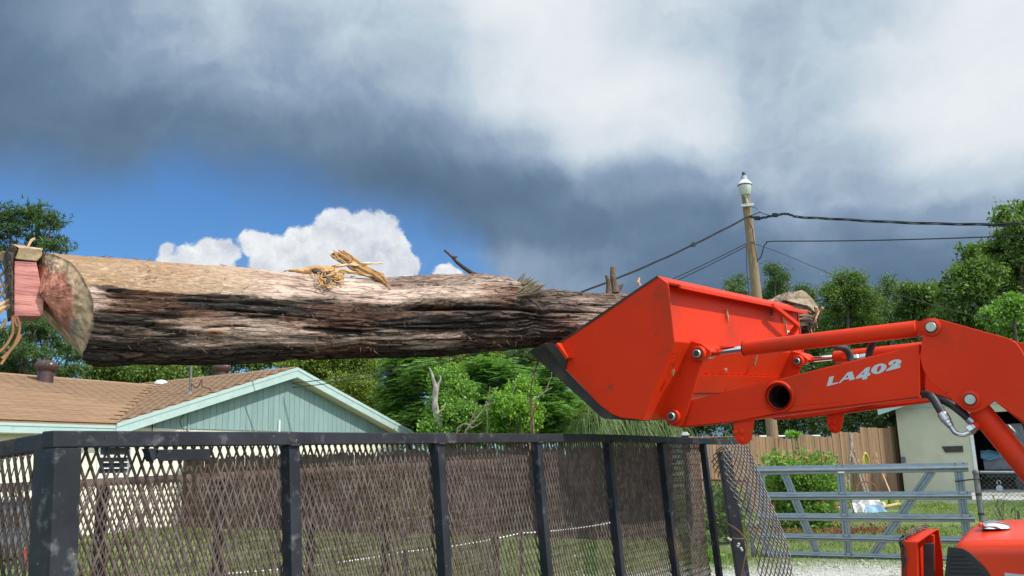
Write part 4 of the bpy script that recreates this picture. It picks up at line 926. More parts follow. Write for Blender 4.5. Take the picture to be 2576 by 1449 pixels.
    m = MB(); pts = [b0 - Z3 * .1] + [at(u, v, 27) for u, v in ((1106, 1085), (1098, 1040), (1094, 1010), (1097, 975))]; m.tube(spline(pts, 16), list(np.linspace(.13, .085, len(spline(pts, 16)))), 10); obj('trunk', m, MAT['pale_bark'], t, smooth=True)
    for q, r in ((((1097, 975), (1090, 955), (1086, 938), (1080, 925)), .07), (((1098, 978), (1103, 965), (1108, 955), (1107, 945)), .06), (((1100, 1040), (1114, 1030), (1122, 1012)), .05), (((1094, 1010), (1088, 1000), (1084, 998)), .05)):
        pts = spline([at(u, v, 27) for u, v in q], 12); m = MB(); m.tube(pts, list(np.linspace(r, r * .25, len(pts))), 7); obj('branch', m, MAT['pale_bark'], t, smooth=True)
    # bare grey branches lying through the grove
    for i, (pts, lab) in enumerate(((((1225, 1020), (1260, 1008), (1300, 1010), (1325, 995)), 'long bare grey branch arching through the grove'), (((1170, 1085), (1200, 1050), (1230, 1010), (1250, 975)), 'bare grey branch slanting up right of the bleached trunk'), (((1150, 1078), (1170, 1066), (1190, 1075), (1215, 1060)), 'low crooked bare branch at the foot of the grove'), (((1340, 1010), (1372, 985), (1390, 975)), 'thin bare branch right of the dangling vine'))):
        P_ = [at(u, v, 26.2) for u, v in pts]; m = MB(); s = spline(P_, 14); m.tube(s, list(np.linspace(.028, .012, len(s))), 5)
        e = s[len(s) // 2]; m.tube([e, e + np.array([.2, 0, .45]), e + np.array([.22, .1, .7])], [.016, .010, .006], 5)
        # stem down to the ground so that it stands somewhere
        g = s[0].copy(); g[2] = gh(g[0], g[1]); m.tube([g, s[0]], .02, 5)
        obj('bare_branch', m, MAT['stick_wood'], base=g, label=lab, cat='branch', group='bare branches in the grove')
    # weeping blade plants under the bucket
    for i, (u, v, w, h, lab) in enumerate(((1500, 1062, 70, 62, 'drooping fountain of thin pale blades under the front of the bucket'), (1595, 1062, 66, 60, 'drooping fountain of thin pale blades under the middle of the bucket'), (1668, 1068, 56, 52, 'smaller fountain of thin blades under the loader arm tip'))):
        Y = 19.5 + .5 * i; c = at(u, v, Y); g = np.array([c[0], c[1], gh(c[0], c[1])]); t = thing('weeping_grass', lab, 'plant', g, 'weeping plants under the bucket'); Vs = []; n = 420; R = w * Y / FPX
        a = RNG.uniform(0, 2 * math.pi, n); ln = RNG.uniform(.6, 1.1, n) * R; st = RNG.normal(0, R * .28, (n, 3)); z0 = c[2] + RNG.uniform(-.2, .28, n); pr = None
        for k in range(7):
            s = k / 6; rr = ln * (s * 1.05); z = z0 + .18 * np.sin(np.minimum(s * 3, 3)) - (s ** 1.9) * h * Y / FPX * 1.15
            p = np.stack([c[0] + st[:, 0] + np.cos(a) * rr, c[1] + st[:, 1] + np.sin(a) * rr, z], 1); w_ = .010 * (1 - s * .8); sd = np.stack([-np.sin(a), np.cos(a), np.full(n, .4)], 1) * w_
            cur = np.stack([p - sd, p + sd], 1)
            if pr is not None: Vs.append(np.concatenate([pr, cur[:, ::-1]], 1))
            pr = cur
        V = np.stack(Vs, 1).reshape(-1, 3); obj_np('blades', V, np.arange(len(V)).reshape(-1, 4), LEAF['palm'], t)
        m = MB(); m.tube([g - Z3 * .1, (g + c) / 2 + np.array([.05, 0, 0]), c + Z3 * .15], [.09, .06, .04], 7); obj('stem', m, MAT['bark'], t)
build_trees()

def bush(name, label, Y, spec, mat, size, n, clump, cat='bush', blossom=0, kind='leaf', group=None, aspect=.5):
    bl = px_blobs(spec, Y); bx = np.mean([b[0][0] for b in bl]); base = np.array([bx, Y, gh(bx, Y)]); t = thing(name, label, cat, base, group)
    P, O = crown_points(bl, n, clump, .8, .45); P[:, 2] = np.maximum(P[:, 2], gh(P[:, 0], P[:, 1]) + .02)
    V, F = leaf_quads(P, size, aspect, .3, .1, O); obj_np('leaves', V, F, LEAF[mat], t)
    m = MB()
    for c, r in bl:
        s = base + np.array([RNG.normal(0, .25), RNG.normal(0, .1), 0]); s[2] = gh(s[0], s[1]); m.tube(spline([s, (s + c) / 2 + RNG.normal(0, .06, 3), c], 6), .012, 5)
    obj('stems', m, MAT['bark'], t)
    if blossom:
        cl, _ = crown_points([(c + Z3 * r[2] * .45, (r[0] * .95, r[1] * .9, r[2] * .75)) for c, r in bl], blossom, .05, .8, .8); V, F = leaf_quads(cl, .040, .8, .2); obj_np('blossoms', V, F, MAT['blossom'], t)
    return t
def build_shrubs():
    bush('flowering_shrub', 'leafy shrub with orange-red blossoms behind the farm gate', 17.5, [(1960, 1165, 26, 30), (2000, 1185, 40, 34), (2055, 1195, 36, 34), (2090, 1200, 24, 24), (2085, 1165, 12, 16), (1985, 1240, 50, 40), (2060, 1250, 50, 40), (2010, 1290, 60, 40), (2080, 1295, 36, 30), (1955, 1230, 30, 50), (2030, 1150, 16, 14)], 'mid', .085, 9000, .16, blossom=520)
    bush('green_shrub', 'dark shrub growing through the chain link beside the trailer end', 15.2, [(1812, 1260, 22, 40), (1820, 1320, 26, 40), (1795, 1290, 16, 30), (1840, 1290, 20, 50)], 'oak', .09, 3000, .14)
    bush('green_shrub', 'small bright weed at the foot of the trailer end posts', 12.8, [(1775, 1400, 16, 20), (1790, 1420, 24, 16), (1765, 1430, 18, 14)], 'mid', .07, 900, .09)
    bush('slender_weeds', 'thin olive weeds between the flowering shrub and the leaning sticks', 19, [(2118, 1215, 10, 46), (2135, 1240, 10, 30), (2125, 1270, 14, 24)], 'olive', .075, 700, .10, aspect=.3)
    bush('vine_sprig', 'fresh green vine sprig climbing over the top of the board fence', 22.4, [(1990, 1092, 9, 6), (2002, 1094, 8, 6)], 'bright', .12, 130, .06, cat='vine')
    # yellow leafed sapling seen through the mesh
    bush('yellow_leaf_sapling', 'sapling with scattered yellow-green leaves seen through the trailer mesh', 17.0, [(990, 1235, 40, 40), (1030, 1260, 50, 40), (960, 1310, 40, 24), (1060, 1225, 20, 30), (1050, 1300, 40, 30), (1000, 1290, 60, 30)], 'yellow', .07, 620, .20, cat='sapling')
    # long leafed shrub at the right edge
    Y = 8.2; c0 = at(2566, 1330, Y); base = np.array([c0[0], c0[1], gh(c0[0], c0[1])]); t = thing('long_leaf_shrub', 'shrub of long narrow drooping leaves at the right edge behind the hood', 'shrub', base)
    Vs = []; m = MB()
    for k in range(22):
        tip = at(RNG.uniform(2500, 2640), RNG.uniform(1215, 1330), Y + RNG.uniform(-.2, .3)); b = base + np.array([RNG.normal(0, .12), RNG.normal(0, .12), 0]); s = spline([b, (b + tip) / 2 + RNG.normal(0, .05, 3), tip], 9); m.tube(s, list(np.linspace(.009, .003, len(s))), 4)
        for q in range(16):
            i = RNG.integers(3, len(s)); p = s[i]; d = rand_dirs(1, -.25)[0]; L = RNG.uniform(.10, .22); sd = nrm(np.cross(d, Z3)) * .008
            mid = p + d * L * .55 + Z3 * .012; e = p + d * L - Z3 * .03; Vs += [p, mid + sd, e, mid - sd]
    obj('stems', m, MAT['bark'], t); V = np.array(Vs); obj_np('leaves', V, np.arange(len(V)).reshape(-1, 4), LEAF['bamboo'], t)
build_shrubs()

def build_ground_cover():
    # lawn
    n = 300000; x = RNG.uniform(-12, 15, n); y = 9.5 + 18.5 * RNG.random(n) ** 1.15
    keep = drive_amount(x, y) + RNG.normal(0, .20, n) < .50
    keep &= fbm(x * .8, y * .8, 0, 21) + RNG.normal(0, .08, n) > .42
    keep &= ~((x > 9.5) & (y > 22.6 + .0 * x) & ((x - 11.8) * HN[0] + (y - 27.0) * HN[1] > -.3) & (((x - 11.8) * -.4904 + (y - 27) * -.8715) < 3.4))
    x, y = x[keep], y[keep]; n = len(x); z = gh(x, y); h = RNG.uniform(.020, .058, n) * (1 + .9 * (fbm(x * .5, y * .5, 0, 33) > .56)); a = RNG.uniform(0, 2 * math.pi, n)
    b = np.stack([x, y, z - .01], 1); w = .0035 + .0004 * y; sd = np.stack([np.cos(a) * w, np.sin(a) * w, np.zeros(n)], 1); le = np.stack([-np.sin(a) * h * .5, np.cos(a) * h * .5, h], 1) + np.stack([RNG.normal(0, .02, n), RNG.normal(0, .02, n), np.zeros(n)], 1)
    V = np.stack([b - sd, b + sd, b + le], 1).reshape(-1, 3); obj_np('grass', V, np.arange(len(V)).reshape(-1, 3), LEAF['grass'], kind='stuff')
    # broken limestone on the drive
    n = 9000; x = RNG.uniform(0, 9, n); y = RNG.uniform(8.5, 15, n); k = drive_amount(x, y) + RNG.normal(0, .2, n) > .5; x, y = x[k], y[k]; n = len(x)
    oc = np.array([(1, 0, 0), (0, 1, 0), (-1, 0, 0), (0, -1, 0), (0, 0, 1), (0, 0, -1)], float); of = np.array([(0, 1, 4), (1, 2, 4), (2, 3, 4), (3, 0, 4), (1, 0, 5), (2, 1, 5), (3, 2, 5), (0, 3, 5)])
    r = RNG.uniform(.008, .030, (n, 1, 1)) * RNG.uniform(.6, 1.3, (n, 6, 1)); an = RNG.uniform(0, 6.28, n); R = np.stack([np.stack([np.cos(an), -np.sin(an), 0 * an], 1), np.stack([np.sin(an), np.cos(an), 0 * an], 1), np.stack([0 * an, 0 * an, 0 * an + .6], 1)], 1)
    P = np.einsum('nij,kj->nki', R, oc) * r + np.stack([x, y, gh(x, y)], 1)[:, None, :]
    F = (of[None] + (np.arange(n) * 6)[:, None, None]).reshape(-1, 3); obj_np('gravel', P.reshape(-1, 3), F, MAT['stone'], kind='stuff')
    # red mulch under the flowering shrub
    n = 2600; c = at(2030, 1335, 17.0); x = c[0] + RNG.normal(0, .75, n); y = 16.6 + RNG.normal(0, .55, n); z = gh(x, y) + RNG.uniform(0, .03, n); P = np.stack([x, y, z], 1)
    V, F = leaf_quads(P, .075, .4, 0); obj_np('mulch', V, F, MAT['mulch'], base=(c[0], 16.6, GS * 16.6), kind='stuff', label='red bark mulch spread under the flowering shrub', cat='mulch')
build_ground_cover()
# ------------------------------------------------------------------ expanded metal
def expanded(nu, nv, fn, w=.0056, th=.0018, twist=.5, skip=None):
    """sheet of expanded metal: nu x nv half cells, fn maps (i, j) grid nodes to points; returns V, F"""
    I, J = np.meshgrid(np.arange(nu + 1), np.arange(nv + 1), indexing='ij')
    P = fn(I / nu, J / nv)                                  # (nu+1, nv+1, 3)
    segs = []
    a = [(i, j) for i in range(nu + 1) for j in range(nv) if (i + j) % 2 == 0]
    A = np.array(a)
    out = []
    for di in (-1, 1):
        B = A + np.array([di, 1]); ok = (B[:, 0] >= 0) & (B[:, 0] <= nu)
        out.append((A[ok], B[ok], np.full(ok.sum(), di)))
    A2 = np.array([(i, j) for i in range(nu + 1) for j in range(nv) if (i + j) % 2 == 1])
    for di in (-1, 1):
        B = A2 + np.array([di, 1]); ok = (B[:, 0] >= 0) & (B[:, 0] <= nu)
        # strands from odd nodes are already the far ends of even ones going the other way: skip
    Aa = np.concatenate([o[0] for o in out]); Bb = np.concatenate([o[1] for o in out]); dd = np.concatenate([o[2] for o in out])
    # second family: strands leaving the odd nodes complete each diamond
    o2 = []
    for di in (-1, 1):
        B = A2 + np.array([di, 1]); ok = (B[:, 0] >= 0) & (B[:, 0] <= nu); o2.append((A2[ok], B[ok], np.full(ok.sum(), di)))
    par = lambda X: (X[:, 1] % 2)
    # nodes live where i + j is even only
    p = P[Aa[:, 0], Aa[:, 1]]; q = P[Bb[:, 0], Bb[:, 1]]
    if skip is not None:
        k = ~skip((p + q) / 2); p, q, dd = p[k], q[k], dd[k]
    t = q - p; L = np.linalg.norm(t, axis=1, keepdims=True); t = t / (L + 1e-9)
    # local sheet normal
    du = P[1:, :-1] - P[:-1, :-1]; dv = P[:-1, 1:] - P[:-1, :-1]; N = np.cross(du, dv); N /= np.linalg.norm(N, axis=2, keepdims=True) + 1e-9
    ii = np.clip(Aa[:, 0], 0, nu - 1); jj = np.clip(Aa[:, 1], 0, nv - 1); n = N[ii, jj]
    if skip is not None: n = n[k]
    s = np.cross(n, t); s = s * math.cos(twist) + n * math.sin(twist) * np.sign(dd)[:, None]; s /= np.linalg.norm(s, axis=1, keepdims=True)
    m = np.cross(t, s)
    p = p - t * w * .35; q = q + t * w * .35
    a_, b_ = s * w / 2, m * th / 2
    V = np.stack([p - a_ - b_, p + a_ - b_, p + a_ + b_, p - a_ + b_, q - a_ - b_, q + a_ - b_, q + a_ + b_, q - a_ + b_], 1)
    f = np.array([(0, 1, 5, 4), (1, 2, 6, 5), (2, 3, 7, 6), (3, 0, 4, 7)])
    F = (f[None] + (np.arange(len(p)) * 8)[:, None, None]).reshape(-1, 4)
    return V.reshape(-1, 3), F

TA = math.radians(30.5); TT = np.array([math.sin(TA), math.cos(TA), 0]); TM = np.array([-TT[1], TT[0], 0]); TO = np.array([-.83, 1.55, 0])
def rail_z(t): return 1.735 + .035 * min(max(t, -.2) / 2.3, 1)
def far_z(t): return 1.653 + .0203 * (t - 1.28)
LEAN = .06
def TP(t, m, z): return TO + TT * t + TM * (m + LEAN * (z - 1.735)) + Z3 * z
def build_trailer():
    base = TO + TT * 2.1 + TM * .83; base = np.array([base[0], base[1], gh(base[0], base[1])])
    T = thing('mesh_trailer', 'black utility trailer with tall rusty expanded mesh sides under the log', 'trailer', base)
    PO = [.035, .58, 1.16, 1.74, 2.32, 2.90, 3.48]; S = .58; LEN = 4.04; zb = .62
    # near side rail in welded lengths
    for a, b in ((-.0, 1.742), (1.746, LEN + .02)):
        m = MB(); k = 6
        for i in range(k):
            t0, t1 = a + (b - a) * i / k, a + (b - a) * (i + 1) / k
            q0 = [TP(t0, -.032, rail_z(t0)), TP(t0, .004, rail_z(t0)), TP(t0, .004, rail_z(t0) - .0295), TP(t0, -.032, rail_z(t0) - .0295)]
            q1 = [TP(t1, -.032, rail_z(t1)), TP(t1, .004, rail_z(t1)), TP(t1, .004, rail_z(t1) - .0295), TP(t1, -.032, rail_z(t1) - .0295)]
            m.add(q0 + q1, [(0, 1, 5, 4), (1, 2, 6, 5), (2, 3, 7, 6), (3, 0, 4, 7)] + ([(0, 3, 2, 1)] if i == 0 else []) + ([(4, 5, 6, 7)] if i == k - 1 else []))
        import bmesh
        obj('top_rail', m, MAT['trailer'], T, bevel=.0025)
    # corner post, angle iron
    m = MB(); zt = rail_z(0) - .030
    m.prism([TP(.002, -.034, zt), TP(.052, -.034, zt), TP(.052, -.029, zt), TP(.006, -.029, zt), TP(.006, .03, zt), TP(.002, .03, zt)], TP(0, 0, zb) - TP(0, 0, zt)); obj('corner_post', m, MAT['trailer'], T, bevel=.0015)
    for t in PO[1:]:
        m = MB(); zt = rail_z(t) - .0300; w = .0165
        m.prism([TP(t - w, -.031, zt), TP(t + w, -.031, zt), TP(t + w, -.002, zt), TP(t - w, -.002, zt)], TP(0, 0, zb) - TP(0, 0, zt)); obj('post', m, MAT['trailer'], T, bevel=.002)
    # welded patch bracket hanging under the rail
    pc = lambda u, v: pl(u, v, TP(0, -.034, 1.7), TM)
    m = MB(); m.prism([pc(392, 1131), pc(526, 1129), pc(526, 1157), pc(500, 1158), pc(400, 1160), pc(390, 1150), pc(396, 1140)], -TM * .004 + Z3 * 0); obj('patch_plate', m, MAT['trailer'], T, bevel=.001)
    m = MB(); m.prism([pc(372, 1128), pc(398, 1128), pc(392, 1142), pc(396, 1152), pc(386, 1161), pc(379, 1150), pc(378, 1140)], TM * .02); obj('torn_plate', m, MAT['trailer'], T)
    # bolts and weld beads on the rail
    m = MB()
    for t in np.arange(.10, LEN, .155): m.lathe(TP(t, -.032, rail_z(t) - .015 + .004 * math.sin(t * 9)), -TM, [(.0032, 0), (.0032, .0012)], 6)
    obj('rivet', m, MAT['steel_dark'], T, kind='stuff')
    m = MB()
    for t in PO[1:]:
        for k in range(5): m.lathe(TP(t - .012 + .006 * k, -.034, rail_z(t) - .0305), Z3, [(.004, -.002), (.005, 0), (.002, .003)], 6)
    obj('weld_bead', m, MAT['trailer'], T, kind='stuff')
    # near mesh, one sheet a bay
    edges = PO + [LEN]
    for i in range(len(PO) - (0)):
        t0, t1 = edges[i] + (.02 if i else .0), edges[min(i + 1, len(edges) - 1)]
        if i >= 6: break
        nu = max(4, int(round((t1 - t0) / .0108))); h0 = rail_z((t0 + t1) / 2) - .012; nv = int(round((h0 - zb) / .0262)); bulge = RNG.uniform(.004, .016) * (2.2 if i == 5 else 1)
        def fn(U, Vv, t0=t0, t1=t1, h0=h0, bulge=bulge, i=i):
            t = t0 + (t1 - t0) * U; z = h0 + (zb - h0) * Vv
            off = .006 + bulge * np.sin(np.pi * U) * np.sin(np.pi * np.clip(Vv * 1.1, 0, 1)) + .006 * np.sin(U * 5 + Vv * 7 + i)
            if i == 5: t = t - .05 * np.sin(np.pi * np.clip(Vv * 1.3, 0, 1)) * U
            m_ = off + LEAN * (z - 1.735); return TO + TT * t[..., None] + TM * m_[..., None] + Z3 * z[..., None]
        V, F = expanded(nu, nv, fn); obj_np('mesh_panel', V, F, MAT['mesh'], T)
    # far side
    FO = [1.28 - .58 * 2 + .58 * k for k in range(8)]; FM = 1.66
    def FP(t, m, z): return TO + TT * t + TM * (FM + m) + Z3 * z
    m = MB(); a, b = -.05, 4.3
    q0 = [FP(a, -.004, far_z(a)), FP(a, .032, far_z(a)), FP(a, .032, far_z(a) - .03), FP(a, -.004, far_z(a) - .03)]; q1 = [FP(b, -.004, far_z(b)), FP(b, .032, far_z(b)), FP(b, .032, far_z(b) - .03), FP(b, -.004, far_z(b) - .03)]
    m.add(q0 + q1, [(0, 1, 5, 4), (1, 2, 6, 5), (2, 3, 7, 6), (3, 0, 4, 7), (0, 3, 2, 1), (4, 5, 6, 7)]); obj('top_rail', m, MAT['mesh_rust'], T, label='far top rail, rust brown')
    for t in FO:
        m = MB(); zt = far_z(t) - .0302; m.prism([FP(t - .017, .0, zt), FP(t + .017, .0, zt), FP(t + .017, .03, zt), FP(t - .017, .03, zt)], Z3 * (zb - zt)); obj('post', m, MAT['trailer'], T)
    for i in range(len(FO) - 1):
        t0, t1 = FO[i], FO[i + 1]; nu = int(round((t1 - t0) / .0108)); h0 = far_z(t0) - .01; nv = int(round((h0 - zb) / .0262)); bl = RNG.uniform(-.01, .012)
        def fn(U, Vv, t0=t0, t1=t1, h0=h0, bl=bl):
            t = t0 + (t1 - t0) * U; z = h0 + (zb - h0) * Vv; m_ = FM - .006 + bl * np.sin(np.pi * U) * np.sin(np.pi * Vv)
            return TO + TT * t[..., None] + TM * m_[..., None] + Z3 * z[..., None]
        V, F = expanded(nu, nv, fn, w=.0062); obj_np('mesh_panel', V, F, MAT['mesh_rust'], T)
    # tail end going left from the near corner
    def EP(m_, k, z): return TO + TT * (.006 - k) + TM * (m_ + LEAN * (z - 1.735) * max(0, 1 - m_ / .5)) + Z3 * z
    ez = lambda m_: 1.733 + (far_z(0) - 1.733) * m_ / FM
    m = MB(); a, b = -.030, FM; q0 = [EP(a, 0, ez(a)), EP(a, -.03, ez(a)), EP(a, -.03, ez(a) - .030), EP(a, 0, ez(a) - .030)]; q1 = [EP(b, 0, ez(b)), EP(b, -.03, ez(b)), EP(b, -.03, ez(b) - .030), EP(b, 0, ez(b) - .030)]
    m.add(q0 + q1, [(0, 1, 5, 4), (1, 2, 6, 5), (2, 3, 7, 6), (3, 0, 4, 7), (0, 3, 2, 1), (4, 5, 6, 7)]); obj('tail_rail', m, MAT['trailer'], T, bevel=.0025)
    for m_, w in ((-.010, .018), (.62, .03), (1.2, .03), (FM - .03, .03)):
        m = MB(); zt = ez(m_) - .0305; m.prism([EP(m_ - w, -.002, zt), EP(m_ + w, -.002, zt), EP(m_ + w, -.03, zt), EP(m_ - w, -.03, zt)], Z3 * (zb - zt)); obj('tail_post', m, MAT['trailer'], T, bevel=.002)
    def fn(U, Vv):
        mm = .02 + (FM - .04) * U; h = ez(mm) - .02; z = h + (zb - h) * Vv; return TO + TT * .010 + TM * mm[..., None] + Z3 * z[..., None]
    V, F = expanded(int(FM / .0108), int((1.7 - zb) / .0262), fn); obj_np('mesh_panel', V, F, MAT['mesh'], T)
    # front end: heavier post and a mesh sheet torn loose, curling forward
    Pf = at(1821, 1137, 4.66); m = MB(); q = at(1868, 1449, 4.60); q = Pf + (q - Pf) * 1.75
    m.beam(Pf, q, .062, .05, up=(0, 1, 0)); obj('front_post', m, MAT['trailer'], T, bevel=.003)
    LE = [(1817, 1121), (1820, 1164), (1828, 1211), (1852, 1263), (1875, 1313), (1895, 1362), (1908, 1449), (1914, 1500)]
    RE = [(1882, 1120), (1903, 1171), (1926, 1231), (1948, 1283), (1967, 1330), (1985, 1382), (1997, 1449), (2004, 1500)]
    Lp = np.array([at(u, v, 4.62 - .02 * k) for k, (u, v) in enumerate(LE)]); Rp = np.array([at(u, v, 4.40 - .03 * k) for k, (u, v) in enumerate(RE)]); kk = np.linspace(0, 1, len(LE))
    def fn(U, Vv):
        l = np.stack([np.interp(Vv, kk, Lp[:, c]) for c in range(3)], -1); r = np.stack([np.interp(Vv, kk, Rp[:, c]) for c in range(3)], -1)
        n = nrm(np.cross(TM, Z3)); bul = .035 * np.sin(np.pi * U) * (.5 + .5 * np.sin(Vv * 4))
        return l + (r - l) * U[..., None] + np.array([.35, -.9, .1]) * bul[..., None]
    V, F = expanded(17, 36, fn, w=.0060, th=.003, twist=.12); obj_np('loose_mesh_sheet', V, F, MAT['mesh_lit'], T)
    C0 = [(1812, 1122), (1796, 1140), (1790, 1162), (1796, 1182), (1806, 1200)]; C1 = [(1830, 1122), (1822, 1140), (1822, 1162), (1824, 1182), (1830, 1204)]
    Lc = np.array([at(u, v, 4.75) for u, v in C0]); Rc = np.array([at(u, v, 4.64) for u, v in C1]); kc = np.linspace(0, 1, 5)
    def fn(U, Vv):
        l = np.stack([np.interp(Vv, kc, Lc[:, c]) for c in range(3)], -1); r = np.stack([np.interp(Vv, kc, Rc[:, c]) for c in range(3)], -1); return l + (r - l) * U[..., None]
    V, F = expanded(5, 12, fn, w=.0055, th=.003); obj_np('curled_mesh_edge', V, F, MAT['mesh_rust'], T)
    # bed, frame and wheels that carry it
    m = MB(); c = TO + TT * 2.05 + TM * .83; m.box(c + Z3 * .585, TT * 2.05, TM * .86, Z3 * .03); obj('bed', m, MAT['trailer'], T)
    for sg in (-.05, 1.71):
        m = MB(); m.beam(TO + TT * 0 + TM * sg + Z3 * .55, TO + TT * 4.1 + TM * sg + Z3 * .55, .05, .12); obj('side_beam', m, MAT['trailer'], T)
    for t in (1.75, 2.6):
        for mm, sg in ((-.20, -1), (1.86, 1)):
            c = TO + TT * t + TM * mm; c = np.array([c[0], c[1], gh(c[0], c[1]) + .33]); m = MB(); m.lathe(c - TM * .09, TM, [(.17, 0), (.30, 0), (.335, .03), (.335, .15), (.30, .18), (.17, .18)], 24); w = obj('wheel', m, MAT['rubber'], T)
            m = MB(); m.lathe(c - TM * .06, TM, [(.175, 0), (.16, .02), (.05, .03), (.05, .12)], 20); obj('rim', m, MAT['galv_old'], w)
        m = MB(); p = TO + TT * t; m.tube([np.array([*(p + TM * -.2)[:2], gh(*(p)[:2]) + .33]), np.array([*(p + TM * 1.86)[:2], gh(*p[:2]) + .33])], .035, 8); obj('axle', m, MAT['trailer'], T)
    m = MB(); p = TO + TM * .83; q = p + TT * 5.3; m.beam(p + TT * 4.0 + Z3 * .55, q + Z3 * .5, .08, .08); m.beam(q + Z3 * .5, np.array([q[0], q[1], gh(q[0], q[1])]) + Z3 * .0, .06, .06, up=(1, 0, 0)); obj('tongue', m, MAT['trailer'], T)
    return T
TRAILER = build_trailer()
def build_rope():
    # white cord strung on short stakes behind the trailer
    pts = [at(330, 1480, 7.8), at(575, 1443, 8.6), at(1020, 1388, 10.4), at(1310, 1341, 11.9), at(1545, 1313, 13.2)]
    m = MB()
    for a, b in zip(pts[:-1], pts[1:]): m.tube([a + (b - a) * s - Z3 * .05 * 4 * s * (1 - s) * .5 for s in np.linspace(0, 1, 9)], .008, 6, cap=False)
    obj('rope', m, MAT['rope'], base=pts[2], label='white cord strung between low stakes seen through the trailer mesh', cat='rope')
    for i, (p, lab) in enumerate(zip([pts[0], pts[2], pts[3], pts[4]], ('brown stake at the left end of the white cord', 'brown stake under the middle of the white cord', 'tallest brown stake under the white cord', 'brown stake at the right end of the white cord'))):
        g = np.array([p[0], p[1], gh(p[0], p[1])]); m = MB(); w = .11 if i == 2 else .07; m.beam(g - Z3 * .1, p + Z3 * .02, w, .05, up=(1, 0, 0)); obj('stake', m, MAT['wood_dark'], base=g, label=lab, cat='stake', group='stakes under the white cord', bevel=.006)
    # dry vine with round pods on the front post
    s = spline([at(1800, 1310, 4.5), at(1830, 1318, 4.3), at(1862, 1340, 4.28), at(1880, 1372, 4.28), at(1872, 1410, 4.26), at(1862, 1460, 4.26)], 24); base = s[-1]
    t = thing('dry_vine', 'dry brown vine with pale round pods on the trailer end post', 'vine', base); m = MB(); m.tube(s, .004, 5); s2 = spline([s[10], at(1850, 1355, 4.25), at(1842, 1352, 4.25)], 6); m.tube(s2, .003, 5); obj('stem', m, MAT['root_dark'], t)
    for u, v in ((1856, 1374), (1864, 1380), (1866, 1384), (1858, 1369), (1832, 1355), (1837, 1358)):
        m = MB(); c = at(u, v, 4.22); m.lathe(c - Z3 * .006, Z3, [(.002, 0), (.006, .003), (.007, .007), (.004, .012), (.001, .013)], 10); obj('pod', m, MAT['berry'], t, smooth=True)
build_rope()
